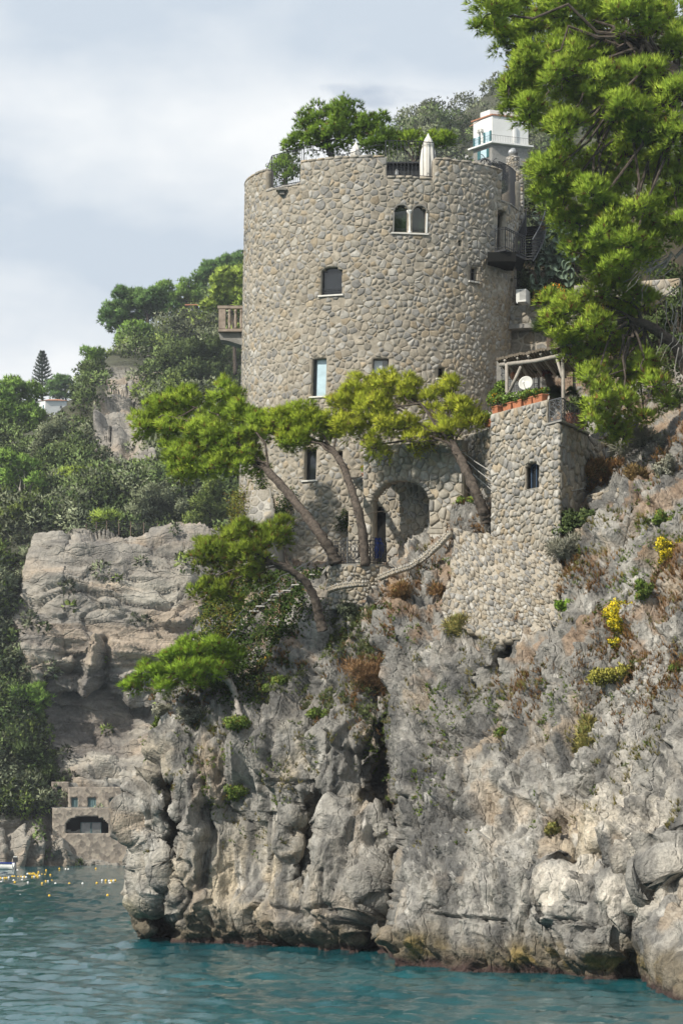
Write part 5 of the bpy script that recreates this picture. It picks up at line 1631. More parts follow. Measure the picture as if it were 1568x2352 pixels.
bc = thing('blue_cloth', 'deep blue cloth hanging behind the scrolled railing', 'cloth', P(868, 1290, 98.6))
V_, Fc = [], []
for i in range(9):
    for j in range(9):
        p = P(860 + (14 + 8*math.sin(i/8*3.1))*j/8, 1236 + 46*i/8, 98.9); p[1] += 0.10*math.sin(j*1.7) + 0.05*math.sin(i); V_.append(p)
nf_ = [(i*9+j, i*9+j+1, (i+1)*9+j+1, (i+1)*9+j) for i in range(8) for j in range(8)]
m = MB(); m.add(V_, nf_); m.add([v + (0, 0.05, 0) for v in V_], [q_[::-1] for q_ in nf_]); m.build('fabric', MAT['blue_cloth'], bc, True)
m = MB(); m.tube([V_[0] + (-.1, 0.03, 0.02), V_[8] + (.15, 0.03, 0.02)], 0.02, 6)
for q_ in (V_[0], V_[8]): m.tube([q_ + (0, .03, .02), (q_[0], q_[1] + .03, zf)], 0.02, 6)
m.build('rack', MAT['iron'], bc)

# satellite dish
ds = thing('satellite_dish', 'white satellite dish on the terrace below the thatched roof', 'satellite dish', P(1207, 930, 94.9))
c = P(1207, 880, 94.9); ax = np.array((-0.35, -0.9, 0.25)); ax /= np.linalg.norm(ax)
m = MB(); m.lathe(c, [(0.0, -0.05), (0.15, -0.035), (0.27, 0.0), (0.31, 0.03), (0.315, 0.035), (0.27, 0.02), (0.15, -0.015), (0.0, -0.03)], 24, ax); m.build('reflector', MAT['plastic_white'], ds, True)
m = MB(); m.tube([c - (0, 0, 0.3), c + ax*0.36 - (0, 0, 0.1)], 0.012, 5); m.lathe(c + ax*0.36 - (0, 0, 0.1), [(0.03, -0.04), (0.03, 0.05)], 8, ax); m.build('feed_arm', MAT['galvanised'], ds)
m = MB(); m.tube([c - ax*0.05, c + (0.03, 0.16, -0.2), (c[0]+.03, c[1]+.16, 21.46)], 0.03, 7); m.build('mast', MAT['galvanised'], ds)
# hanging lantern and window grille under the roof
hl = thing('hanging_lantern', 'small orange hanging lantern under the pergola roof', 'lantern', P(1178, 862, 97))
c = P(1178, 862, 97); m = MB(); m.lathe(c, [(0.04, -0.16), (0.1, -0.1), (0.12, 0.04), (0.06, 0.12), (0.02, 0.16)], 10); m.build('housing', MAT['terracotta'], hl, True)
m = MB(); m.tube([c + (0, 0, 0.15), c + (0, 0, 0.55)], 0.01, 4); m.build('chain', MAT['iron'], hl)
gw = thing('barred_window', 'projecting barred window in the wall behind the pergola', 'window', P(1195, 900, 108))
g0, g1 = P(1152, 905, 109.0), P(1236, 905, 108.0); zt_ = zat(832, 108)
m = MB(); m.prism([g0 + (0, .5, 0), g1 + (0, .5, 0), (g1[0], g1[1]+.5, zt_), (g0[0], g0[1]+.5, zt_)], (0, 0.08, 0)); m.build('pane', MAT['reflecting_glass'], gw)
for k in range(10):
    p = g0 + (g1 - g0)*k/9; m = MB(); m.tube([p, (p[0], p[1], zt_)], 0.014, 4); m.build('bar', MAT['iron'], gw)
for k in range(5):
    z_ = g0[2] + (zt_ - g0[2])*k/4; m = MB(); m.tube([(g0[0], g0[1]+.5, z_), (g0[0], g0[1], z_), (g1[0], g1[1], z_), (g1[0], g1[1]+.5, z_)], 0.02, 4); m.build('cross_bar', MAT['iron'], gw)
m = MB(); a = g0 + (-.2, .6, -1.0); m.prism([a, g1 + (.2, .6, -1.0), (g1[0]+.2, g1[1]+.6, zat(822, 109)), (a[0], a[1], zat(822, 109))], (0, 0.3, 0)); m.build('rear_wall', MAT['grey_plaster'], gw)

# air conditioner
ac = thing('air_conditioner', 'white air-conditioning unit on the garden wall beside the tower', 'air conditioner', P(1203, 697, 111.2))
c = P(1201, 682, 111.3); m = MB(); m.box(c, (0.5, 0.8, 0.62), -0.35); m.build('casing', MAT['plastic_white'], ac)
for k in range(8):
    m = MB(); m.box(c + np.array((-0.05, -0.43, 0.24 - 0.06*k)) + (0.0, 0.02, 0), (0.34, 0.02, 0.02), -0.35); m.build('louvre', MAT['iron_grey'], ac)
m = MB()
for s_ in (-0.2, 0.2): m.box(c + (s_, 0, -0.34), (0.06, 0.7, 0.06), -0.35)
m.build('feet', MAT['galvanised'], ac)
# cables on the flank of the house
def cable(label, pts, rad=0.025):
    t_ = thing('cable', label, 'cable', pts[0]); m_ = MB(); m_.tube(pts, rad, 6); m_.build('sheath', MAT['cable'], t_, True)
rp = lambda x_, y_, h=0.12: mr(*[np.array([q_]) for q_ in invr(x_, y_)], np.array([h]))[0]
cable('pale cable hanging in a curve on the shaded house flank', [rp(1350, 1035), rp(1358, 1045), rp(1357, 1060), rp(1355, 1075), rp(1362, 1090)])
cable('thin pale cable stretched across the shaded house flank', [rp(1306, 1127), rp(1350, 1120), rp(1395, 1106)], 0.02)
sr2 = thing('rope_handrail', 'pale rope handrails of the steep stair beside the house', 'handrail', P(1130, 1110, 97))
for k, (a, b) in enumerate((((1052, 1030, 98.5), (1130, 1085, 96.9)), ((1060, 1062, 98.4), (1132, 1128, 96.8)), ((1058, 1046, 98.4), (1132, 1108, 96.8)))):
    m = MB(); m.tube([P(*a), (P(*a)+P(*b))/2 + (0, 0, -.05), P(*b)], 0.022, 5); m.build('rope', MAT['cable'], sr2)
for x_, y_ in ((1062, 1035), (1088, 1056), (1112, 1075)):
    m = MB(); m.tube([P(x_, y_ - 4, 98), P(x_, y_ + 45, 98)], 0.018, 5); m.build('post', MAT['iron_grey'], sr2)
wf = thing('metal_stand', 'white metal stand on the slope under the orange-tipped pine', 'stand', P(1428, 980, 95))
m = MB(); m.tube([P(1427, 985, 95), P(1427, 955, 95), P(1462, 955, 96)], 0.045, 6); m.tube([P(1431, 985, 95.3), P(1431, 958, 95.3)], 0.03, 6); m.build('tubes', MAT['white_paint'], wf)
# ------------------------------------------------------------------ foliage
FG = np.array((3.25, 3.65, 3.7))
def unit(v): return v / (np.linalg.norm(v, axis=-1, keepdims=True) + 1e-9)

def ellipsoids(blobs):
    """(px, py, d, rx_px, ry_px[, depth radius m]) -> centres, radii"""
    c = np.array([P(b[0], b[1], b[2]) for b in blobs])
    s_ = np.array([b[2] / F for b in blobs])
    rx = np.array([b[3] for b in blobs]) * s_; rz = np.array([b[4] for b in blobs]) * s_
    ry = np.array([b[5] if len(b) > 5 else 0.8 * (b[3] + b[4]) / 2 * b[2] / F for b in blobs])
    return c, np.stack((rx, ry, rz), -1)

def soup(pos, axis, out, col, k, length, width, spread, r, broad=False, nmix=0.55):
    """k blades round every axis: needles (1 triangle) or leaves (2 triangles)"""
    n = len(pos)
    ax = np.repeat(axis, k, 0); ps = np.repeat(pos, k, 0); ou = np.repeat(out, k, 0); cl = np.repeat(col, k, 0)
    rnd = unit(r.normal(size=ax.shape))
    dr = unit(ax + rnd * spread)
    ln = (length * r.uniform(0.65, 1.2, len(ax)))[:, None]
    side = unit(np.cross(dr, unit(r.normal(size=ax.shape))))
    w = width * r.uniform(0.7, 1.3, len(ax))[:, None]
    cl = cl * r.uniform(0.72, 1.28, len(ax))[:, None]
    nm = unit(ou * 0.75 + dr * nmix + rnd * 0.15)
    if broad:
        st = ps + rnd * length * 0.5
        v = np.stack((st, st + dr*ln*0.5 + side*w, st + dr*ln, st + dr*ln*0.5 - side*w), 1)
        f = np.arange(len(ax) * 4).reshape(-1, 4)
        return v.reshape(-1, 3), f, np.repeat(cl, 4, 0), np.repeat(nm, 4, 0)
    v = np.stack((ps - side*w, ps + side*w, ps + dr*ln), 1)
    f = np.arange(len(ax) * 3).reshape(-1, 3)
    return v.reshape(-1, 3), f, np.repeat(cl, 3, 0), np.repeat(nm, 3, 0)

def clumps(c, rad, sub_r, fill, r, up=0.35, shell=0.45):
    """sub-clump centres through the volume of every ellipsoid, denser to the shell"""
    oc, oi = [], []
    for i in range(len(c)):
        vol = (rad[i].prod()) ** (1/3)
        n = max(2, int(fill * (rad[i, 0]*rad[i, 2] + rad[i, 0]*rad[i, 1] + rad[i, 1]*rad[i, 2]) / (sub_r**2)))
        d = unit(r.normal(size=(n, 3)) + np.array((0, -0.25, up)))
        oc.append(c[i] + d * rad[i] * (r.random((n, 1)) ** shell) * 0.92)
        oi.append(np.full(n, i))
    return np.concatenate(oc), np.concatenate(oi)

PINE = dict(a=(0.115, 0.165, 0.02), b=(0.245, 0.275, 0.038), dry=(0.26, 0.13, 0.04), dry_p=0.035)
YPINE = dict(a=(0.17, 0.19, 0.018), b=(0.33, 0.31, 0.04), dry=(0.24, 0.15, 0.05), dry_p=0.03)
def pal(p, t, r):
    a, b = np.array(p['a']), np.array(p['b'])
    c = a + (b - a) * t[:, None]
    m = r.random(len(t)) < p.get('dry_p', 0)
    if m.any(): c[m] = np.array(p['dry']) * r.uniform(0.6, 1.2, (m.sum(), 1)) / (2.0 if p.get('dry_p', 0) < 0.15 and p['dry'][1] < 0.2 else 1.0)
    return c

def needle_crown(name, parent, blobs, pl, seed, sub_r=0.30, fill=1.05, tufts=32, k=9, ln=0.27, wd=0.0125, spread=0.62, up=0.55, mat='needles'):
    r = np.random.default_rng(seed)
    if len(blobs[0]) == 2: c = np.array([b[0] for b in blobs]); rad = np.array([b[1] for b in blobs])
    else: c, rad = ellipsoids(blobs)
    rad = rad * np.array((1.06, 1.06, 1.2))
    sc_, si = clumps(c, rad, sub_r, fill, r)
    sr_ = sub_r * r.uniform(0.6, 1.35, len(sc_))
    tone = r.uniform(0, 1, len(sc_))
    nt_ = np.maximum(6, (tufts * (sr_/sub_r)**2).astype(int))
    cc = np.repeat(sc_, nt_, 0); rr = np.repeat(sr_, nt_); tn = np.repeat(tone, nt_); bi = np.repeat(si, nt_)
    d = unit(r.normal(size=cc.shape) + np.array((0, 0, up)))
    pos = cc + d * rr[:, None] * np.array((1, 1, 0.72)) * r.uniform(0.45, 1.0, (len(cc), 1)) * np.where(r.random((len(cc), 1)) < 0.12, 1.3, 1.0)
    big = unit((pos - c[bi]) / rad[bi])
    out = unit(d * 0.62 + big * 0.5 + np.array((0, 0, 0.18)))
    axis = unit(d * 0.75 + np.array((0, 0, 0.45)) + big * 0.35)
    col = FG * pal(pl, np.clip(0.6*tn + 0.4*r.random(len(tn)), 0, 1), r)
    v, f, cl, nm = soup(pos, axis, out, col, k, ln, wd, spread, r)
    np_obj(name, v, f, MAT[mat], parent, cl, nm)
    return sc_

def leaf_crown(name, parent, blobs, pl, seed, sub_r=0.3, fill=0.5, tufts=40, k=3, ln=0.10, wd=0.03, spread=1.2, up=0.4, mat='leaves', world=False):
    r = np.random.default_rng(seed)
    if world: c = np.array([b[0] for b in blobs]); rad = np.array([b[1] for b in blobs])
    else: c, rad = ellipsoids(blobs)
    sc_, si = clumps(c, rad, sub_r, fill, r, up=0.2)
    sr_ = sub_r * r.uniform(0.55, 1.3, len(sc_)); tone = r.random(len(sc_))
    nt_ = np.maximum(5, (tufts * (sr_/sub_r)**2).astype(int))
    cc = np.repeat(sc_, nt_, 0); rr = np.repeat(sr_, nt_); tn = np.repeat(tone, nt_); bi = np.repeat(si, nt_)
    d = unit(r.normal(size=cc.shape) + np.array((0, 0, up)))
    pos = cc + d * rr[:, None] * r.uniform(0.5, 1.0, (len(cc), 1))
    big = unit((pos - c[bi]) / rad[bi])
    out = unit(d * 0.6 + big * 0.55 + np.array((0, 0, 0.2)))
    col = 1.8 * pal(pl, np.clip(0.55*tn + 0.45*r.random(len(tn)), 0, 1), r)
    v, f, cl, nm = soup(pos, unit(d + np.array((0, 0, .3))), out, col, k, ln, wd, spread, r, True)
    np_obj(name, v, f, MAT[mat], parent, cl, nm)
    return sc_

def limb(m_, a, b, r0, r1, r, sag=0.15, n=6, seg=6):
    a, b = np.array(a, float), np.array(b, float); l_ = np.linalg.norm(b - a)
    pts = [a + (b - a)*t_ + (r.normal(size=3) * 0.045 * l_ if 0 < t_ < 1 else 0) + np.array((0, 0, sag * l_ * math.sin(math.pi * t_) * 0.5)) for t_ in np.linspace(0, 1, seg)]
    m_.tube(pts, list(np.linspace(r0, r1, seg)), n)

def trunk_mesh(parent, pts, r0, r1, seed, mat='bark_grey', name='trunk', n=12):
    r = np.random.default_rng(seed)
    P3 = np.array(pts, float)
    # resample smoothly
    t_ = np.linspace(0, len(P3) - 1, 7 * len(P3)); Q = np.stack([np.interp(t_, np.arange(len(P3)), P3[:, k]) for k in range(3)], -1)
    for _ in range(3): Q[1:-1] = (Q[:-2] + 2*Q[1:-1] + Q[2:]) / 4
    m_ = MB(); m_.tube(list(Q), list(np.linspace(r0, r1, len(Q)) * (1 + 0.08*np.sin(np.arange(len(Q))*1.7))), n)
    v = np.array(m_.v); v = v + unit(r.normal(size=v.shape)) * 0.03 * r0 / 0.2
    m_.v = [tuple(q_) for q_ in v]
    m_.build(name, MAT[mat], parent, True)
    return Q

def pine(label, trunk, r0, r1, blobs, pl, seed, cat='pine tree', name='pine_tree', n_limbs=14, bark='bark_grey', limb_r=0.05, group=None, **kw):
    t_ = thing(name, label, cat, trunk[0], group)
    Q = trunk_mesh(t_, trunk, r0, r1, seed, bark)
    sc_ = needle_crown('crown', t_, blobs, pl, seed, **kw)
    r = np.random.default_rng(seed + 5)
    c, rad = ellipsoids(blobs)
    for _ in range(7):                      # dead stubs along the stem
        m_ = MB(); a = Q[int(len(Q) * r.uniform(0.25, 0.8))]
        limb(m_, a, a + np.array((r.normal(0, .5), r.normal(0, .4), r.uniform(-.1, .5))), limb_r*0.5, 0.008, r, 0.1, 5, 5)
        m_.build('stub', MAT[bark], t_)
    for i in range(len(c)):
        m_ = MB()
        a = Q[int(len(Q) * r.uniform(0.72, 0.99))]
        limb(m_, a, c[i], limb_r * 1.3, limb_r * 0.6, r, 0.25)
        for _ in range(4):
            b = c[i] + unit(r.normal(size=3)) * rad[i] * 0.8
            limb(m_, c[i], b, limb_r * 0.55, limb_r * 0.2, r, 0.1, 5, 4)
        m_.build('branch', MAT[bark], t_)
    return t_

# ---- pines at the foot of the tower
pine('leaning pine whose long trunk rises from the scrolled railing to the left', [P(772, 1295, 98.2), P(762, 1268, 98.2), P(738, 1232, 98.1), P(700, 1180, 99.2), P(655, 1125, 100.6), P(612, 1078, 102), P(570, 1040, 103.4)], 0.26, 0.13,
     [(330,985,104.2,42,30),(365,950,104.7,50,36),(420,925,104.7,48,36),(400,985,103.7,55,30),(395,1035,103.7,32,24),(440,1060,103.2,60,40),(470,985,103.2,45,40),(520,920,105.2,42,44),(545,960,104.2,50,36),
      (490,1010,102.8,40,34),(530,1020,102.7,55,40),(560,1060,102.5,50,36),(500,1075,102.4,36,26),(600,990,103.0,45,36),(410,1085,103.7,40,18)], PINE, 1001, fill=1.15)
pine('upright curved pine trunk passing in front of the scrolled railing', [P(838, 1300, 97.9), P(834, 1230, 98), P(822, 1170, 98), P(806, 1120, 99.5), P(786, 1065, 101), P(765, 1035, 102), P(735, 1015, 103)], 0.21, 0.12,
     [(640,975,102.7,40,34),(690,965,102.7,50,36),(730,985,102.7,45,34),(660,1010,102.2,45,28),(700,1010,102.2,40,26),(765,995,103.2,32,28)], dict(PINE, a=(0.13, 0.175, 0.018), b=(0.27, 0.285, 0.032)), 1002, fill=1.15)
pine('yellow-green pine leaning left from the wall beside the house', [P(1118, 1200, 95.8), P(1110, 1175, 95.6), P(1092, 1130, 95.5), P(1066, 1072, 96.2), P(1042, 1025, 97), P(1025, 1000, 97.4)], 0.25, 0.15,
     [(790,930,98.5,45,34),(835,900,98.7,44,34),(890,890,98.9,48,34),(930,905,98.7,40,36),(860,945,98.1,70,32),(800,985,97.9,50,26),(860,1030,97.9,34,26),(905,985,97.7,70,28),
      (960,1015,97.5,46,18),(1000,925,98.3,30,40),(1035,905,98.4,28,36),(1060,950,97.9,46,36),(1020,985,97.5,50,26),(1090,970,97.7,30,22)], YPINE, 1003, fill=1.0)
pine('rust-tinged pine bending left over the white stair treads', [P(742, 1450, 96.5), P(733, 1420, 96.4), P(724, 1375, 96.2), P(702, 1335, 96), P(660, 1305, 95.8), P(610, 1283, 95.7)], 0.22, 0.12,
     [(555,1235,96,52,32),(610,1240,96.2,59,37),(480,1260,96,34,32),(500,1285,95.8,52,32),(455,1290,96,29,25),(560,1290,95.5,57,35),(470,1360,95.6,39,27),(520,1365,95.6,46,25),(640,1225,96.5,39,27),(590,1330,95.8,46,22)],
     dict(a=(0.085, 0.115, 0.016), b=(0.19, 0.21, 0.028), dry=(0.24, 0.13, 0.04), dry_p=0.07), 1004, fill=0.9)
pine('low bright pine sprawling over the edge below the ivy wall', [P(553, 1690, 98), P(549, 1650, 97.9), P(545, 1610, 97.8), P(530, 1570, 97.6), P(500, 1545, 97.4)], 0.2, 0.11,
     [(310,1575,98.5,34,20),(350,1545,98,44,24),(400,1520,97.6,46,28),(440,1500,97.4,50,26),(490,1495,97.5,46,22),(430,1550,97,56,30),(480,1540,97,46,28),(385,1580,97.4,40,16),(530,1520,97.8,30,26)],
     dict(PINE, a=(0.088, 0.14, 0.015), b=(0.195, 0.25, 0.03)), 1005, fill=1.15, bark='bark_pale')

# ---- pine behind the tower top
pine('dark green pine crown rising behind the tower roof', [P(800, 700, 126), P(790, 500, 126), P(775, 420, 126), P(760, 350, 126), P(740, 310, 126)], 0.3, 0.16,
     [(680,325,126,32,24),(700,290,126,38,26),(745,262,126,46,26),(790,270,125.5,50,30),(720,325,125.5,44,26),(775,315,125,55,32),(830,300,125.5,46,30),(865,290,126,36,22),(880,320,125.5,42,26),(840,340,125,46,20),(660,345,126,16,12)],
     dict(a=(0.055, 0.095, 0.014), b=(0.15, 0.20, 0.028), dry=(0.2, 0.12, 0.04), dry_p=0.02), 1006, sub_r=0.42, fill=1.15, ln=0.25, wd=0.02)
pine('lower bright pine behind the tall parasol', [P(960, 520, 130), P(955, 420, 130), P(950, 370, 130)], 0.22, 0.12,
     [(905,325,130,30,22),(940,330,130,36,22),(985,335,130,36,22),(1020,335,130,26,26),(1000,320,130.5,22,18)],
     dict(a=(0.085, 0.13, 0.016), b=(0.20, 0.24, 0.03), dry=(0.2, 0.12, 0.04), dry_p=0.02), 1007, sub_r=0.42, fill=1.1, ln=0.25, wd=0.02)
pine('pine crown behind the tower notch at its sunlit side', [P(655, 520, 128), P(655, 430, 128), P(655, 400, 128)], 0.2, 0.12, [(650,385,128,30,24),(672,395,127.5,24,28),(635,405,128,22,18)],
     dict(a=(0.085, 0.14, 0.016), b=(0.19, 0.25, 0.03), dry=(0.2, 0.12, 0.04), dry_p=0.02), 1008, sub_r=0.42, fill=1.1, ln=0.25, wd=0.02)

# ---- the big pine that hangs in from the right
BIG = []
rb = np.random.default_rng(88)
for x_, y_, rx_, ry_ in [(1130,30,48,40),(1180,20,60,44),(1150,85,44,30),(1190,105,40,34),(1240,70,60,44),(1225,135,36,34),(1200,165,36,30),(1190,225,40,36),(1170,200,26,24),(1215,265,40,34),(1250,170,50,40),
                         (1300,40,70,50),(1330,120,70,44),(1290,180,46,36),(1390,60,70,50),(1450,30,70,46),(1520,60,60,50),(1560,130,50,50),(1420,130,64,40),(1380,190,70,36),(1470,180,66,40),(1340,235,50,30),(1430,250,60,34),(1500,240,60,40),
                         (1560,230,40,40),(1390,290,50,34),(1480,310,60,34),(1545,320,46,40),(1270,280,36,30),(1300,300,40,30),(1440,360,60,34),(1510,390,60,36),(1560,420,36,36),(1380,370,40,26),
                         (1260,400,42,46),(1300,370,36,34),(1250,455,36,34),(1300,440,40,40),(1285,490,34,26),(1340,410,30,30),(1360,450,40,30),(1430,430,50,30),(1400,480,50,26),(1330,520,40,34),(1390,540,46,34),(1340,580,36,34),(1370,610,40,30),
                         (1450,500,60,34),(1520,470,60,34),(1450,570,56,34),(1510,540,50,30),(1420,610,40,26),(1480,600,34,22),(1560,520,30,30)]:
    BIG.append((x_, y_, 88 + rb.uniform(-2.2, 2.8) + (1.5 if x_ < 1260 else 0), rx_*1.12, ry_*1.1))
kw = dict(sub_r=0.37, fill=1.3, tufts=36, k=9, ln=0.29, wd=0.014)
pine('huge bright pine whose drooping boughs hang in over the tower', [P(1760, 1000, 84), P(1740, 800, 85), P(1700, 550, 86), P(1640, 330, 87), P(1560, 180, 88), P(1460, 90, 89)], 0.5, 0.22, BIG,
     dict(a=(0.115, 0.165, 0.02), b=(0.255, 0.29, 0.042), dry=(0.24, 0.13, 0.05), dry_p=0.03), 1010, limb_r=0.07, **kw)
LOW = []
for x_, y_, rx_, ry_ in [(1262,700,20,34),(1275,750,30,40),(1300,720,36,34),(1340,700,46,30),(1390,670,50,26),(1440,660,50,24),(1310,780,36,34),(1360,750,50,34),(1420,720,50,32),(1480,690,50,28),(1330,830,36,36),(1390,810,50,36),(1440,790,50,36),
                         (1470,850,50,36),(1410,870,50,36),(1360,880,34,34),(1375,930,36,30),(1430,920,50,34),(1360,960,30,26),(1400,980,36,28),(1430,1010,26,22),(1500,890,40,30),(1530,930,30,26),(1480,960,30,22)]:
    LOW.append((x_, y_, 91 + rb.uniform(-1.3, 1.6), rx_, ry_))
pine('lower pine with orange-tipped needles hanging over the house flank', [P(1640, 1010, 90), P(1600, 900, 90.5), P(1550, 790, 91), P(1480, 740, 91.2), P(1420, 740, 91.2)], 0.3, 0.13, LOW,
     dict(a=(0.12, 0.165, 0.02), b=(0.26, 0.29, 0.04), dry=(0.30, 0.15, 0.05), dry_p=0.07), 1011, limb_r=0.05, sub_r=0.33, fill=1.1, tufts=32, ln=0.28, wd=0.013)
# bare grey twigs between the two crowns
tw = thing('bare_branch', 'bare grey pine branch fanning out between the two right-hand crowns', 'branch', P(1600, 560, 88.5))
m = MB(); r = np.random.default_rng(4)
limb(m, P(1600, 540, 88.5), P(1480, 625, 88), 0.09, 0.04, r, -0.1, 7, 9)
for k in range(26):
    a = P(1480 + rb.uniform(0, 70), 600 + rb.uniform(-20, 20), 88); b = a + np.array((rb.uniform(-1.6, .3), rb.uniform(-.5, .5), rb.uniform(-1.4, .2)))
    limb(m, a, b, 0.022, 0.006, r, -0.1, 4, 5)
for k in range(12):
    a = P(1520 + rb.uniform(0, 50), 680 + rb.uniform(-60, 120), 90); b = a + np.array((rb.uniform(-1.2, .4), rb.uniform(-.4, .4), rb.uniform(-2.2, -.4)))
    limb(m, a, b, 0.03, 0.008, r, -0.1, 4, 5)
m.build('twigs', MAT['bark_pale'], tw)
# ------------------------------------------------------------------ more plants
OLIVE = dict(a=(0.13, 0.155, 0.09), b=(0.27, 0.30, 0.19))
OAK = dict(a=(0.055, 0.085, 0.03), b=(0.13, 0.17, 0.065))
MACCHIA = dict(a=(0.085, 0.125, 0.03), b=(0.21, 0.26, 0.075))
HERB = dict(a=(0.10, 0.17, 0.03), b=(0.25, 0.33, 0.08), dry=(0.30, 0.2, 0.07), dry_p=0.06)
RUST = dict(a=(0.24, 0.125, 0.05), b=(0.42, 0.26, 0.12), dry=(0.2, 0.2, 0.07), dry_p=0.12)
STRAW = dict(a=(0.27, 0.235, 0.07), b=(0.45, 0.40, 0.15), dry=(0.22, 0.26, 0.08), dry_p=0.25)
GREYB = dict(a=(0.22, 0.22, 0.17), b=(0.38, 0.38, 0.31))
IVY = dict(a=(0.035, 0.075, 0.02), b=(0.11, 0.17, 0.045), dry=(0.24, 0.22, 0.05), dry_p=0.05)
YIVY = dict(a=(0.15, 0.18, 0.035), b=(0.34, 0.35, 0.08), dry=(0.3, 0.2, 0.06), dry_p=0.12)
YFLOWER = dict(a=(0.55, 0.43, 0.025), b=(0.80, 0.66, 0.05), dry=(0.16, 0.22, 0.05), dry_p=0.22)

def shrub(label, base, blobs, pl, seed, name='shrub', cat='shrub', stem='bark_grey', group=None, needle=False, world=False, **kw):
    t_ = thing(name, label, cat, base, group)
    (needle_crown if needle else leaf_crown)('foliage', t_, blobs, pl, seed, **({} if needle else dict(world=world)), **kw)
    r = np.random.default_rng(seed)
    m_ = MB()
    c = np.array([b[0] for b in blobs]) if world else ellipsoids(blobs)[0]
    for q_ in c:
        for _ in range(2): limb(m_, np.array(base) - (0, 0, 0.05), q_ + r.normal(size=3)*0.1, 0.02, 0.008, r, 0.1, 4, 4)
    m_.build('stems', MAT[stem], t_)
    return t_
fine = dict(sub_r=0.18, fill=1.1, tufts=26, k=3, ln=0.09, wd=0.028)

def tree(label, base, trunk_top, r0, blobs, pl, seed, name='tree', cat='tree', far=True, needle=False, bark='bark_grey', group=None, **kw):
    t_ = thing(name, label, cat, base, group)
    Q = trunk_mesh(t_, [base, (np.array(base) + trunk_top)/2 + (0.15, 0, 0), trunk_top], r0, r0*0.5, seed, bark, n=8)
    (needle_crown if needle else leaf_crown)('crown', t_, blobs, pl, seed, **kw)
    m_ = MB(); r = np.random.default_rng(seed)
    for q_ in ellipsoids(blobs)[0]: limb(m_, Q[int(len(Q)*r.uniform(.6, .98))], q_, r0*0.4, r0*0.12, r, 0.2, 5, 5)
    m_.build('branches', MAT[bark], t_)['kind'] = 'stuff'
    return t_
FARK = dict(sub_r=0.85, fill=1.4, tufts=32, k=6, ln=0.62, wd=0.075, spread=0.9)
FPINE = dict(a=(0.075, 0.125, 0.028), b=(0.19, 0.25, 0.055))
FPINE_D = dict(a=(0.05, 0.09, 0.03), b=(0.12, 0.17, 0.05))
FPINE_Y = dict(a=(0.12, 0.15, 0.03), b=(0.25, 0.28, 0.055))
G = 'pines on the far hillside'
def far_pine(label, bx, by, d, tx, ty, blobs, pl, seed, r0=0.28, bark='bark_grey', **kw):
    k = dict(FARK); k.update(kw)
    b = on_hill(bx, by); b = P(bx, by, d)
    tree(label, b, P(tx, ty, d), r0, [(x_, y_, d + (i % 3 - 1)*0.8, rx_, ry_) for i, (x_, y_, rx_, ry_) in enumerate(blobs)], pl, seed, 'pine_tree', 'pine tree', True, True, bark, G, **k)
far_pine('broad dark umbrella pine on the skyline of the far ridge', 352, 880, 352, 335, 700, [(265,715,28,26),(285,690,34,22),(310,700,36,28),(335,685,34,22),(365,690,30,22),(345,715,36,20),(260,740,24,18),(385,712,22,14),(300,735,34,14)], FPINE_D, 2001, 0.3)
far_pine('round pale pine with a thin straight trunk below the ridge', 317, 875, 335, 316, 785, [(300,770,30,24),(330,778,22,20),(285,785,20,16),(315,755,26,14)], FPINE, 2002, 0.16, 'bark_pale')
far_pine('bright bushy pine at the left shoulder of the ridge', 225, 890, 345, 218, 840, [(215,815,22,18),(205,840,20,20),(225,850,22,22),(210,865,18,14)], FPINE, 2003)
far_pine('small pine with rounded crown left of the red rooftop', 430, 800, 372, 428, 690, [(420,670,20,20),(440,685,22,18),(425,700,18,12)], FPINE, 2004)
far_pine('tall dark pine on the ridge next to the tower edge', 500, 760, 380, 500, 650, [(470,640,30,26),(500,620,34,22),(535,610,34,22),(460,665,24,16),(520,640,34,22),(555,600,26,20)], FPINE_D, 2005)
far_pine('yellow-green pine close beside the tower above the balcony', 540, 860, 300, 530, 680, [(505,645,26,22),(530,660,30,26),(555,650,26,26),(500,680,26,20),(535,690,30,22),(490,705,18,14),(555,700,20,20)], FPINE_Y, 2006)
far_pine('tall pine with a bare pale trunk at the left picture edge', 44, 1050, 300, 46, 985, [(10,910,34,26),(45,895,34,24),(75,915,26,24),(20,950,36,24),(60,955,34,26),(5,985,30,18),(80,960,20,20)], FPINE, 2007, 0.26, 'bark_pale')
far_pine('small pine behind the little white house with the tiled roof', 150, 960, 440, 150, 900, [(125,890,20,14),(150,880,24,16),(170,895,18,14),(135,905,22,12)], FPINE_D, 2008)
far_pine('spreading yellow-green pine below the white house', 165, 1230, 262, 170, 1150, [(155,1100,26,18),(190,1095,30,20),(215,1120,28,20),(170,1135,36,22),(125,1165,28,20),(150,1185,36,22),(200,1165,32,22),(110,1200,20,14)], FPINE_Y, 2009)
far_pine('open pine with two leaning bare trunks at the left edge', 70, 1270, 258, 45, 1120, [(20,1060,32,20),(55,1065,28,18),(30,1100,34,16),(75,1110,22,14),(15,1140,24,14),(95,1130,16,12)], FPINE, 2010, 0.22, 'bark_pale', fill=1.0)
far_pine('pale pine on the shore slope under the dark overhang', 50, 1690, 234, 45, 1620, [(45,1600,30,18),(80,1600,30,20),(65,1625,36,18),(30,1640,24,14),(55,1665,30,16),(90,1630,20,14)], FPINE, 2011, 0.2, 'bark_pale')
far_pine('flat little pine hanging over the fence on the cliff top', 250, 1235, 249, 262, 1200, [(245,1190,22,9),(268,1193,16,8),(230,1205,14,6)], FPINE_Y, 2012, 0.12, 'bark_pale')
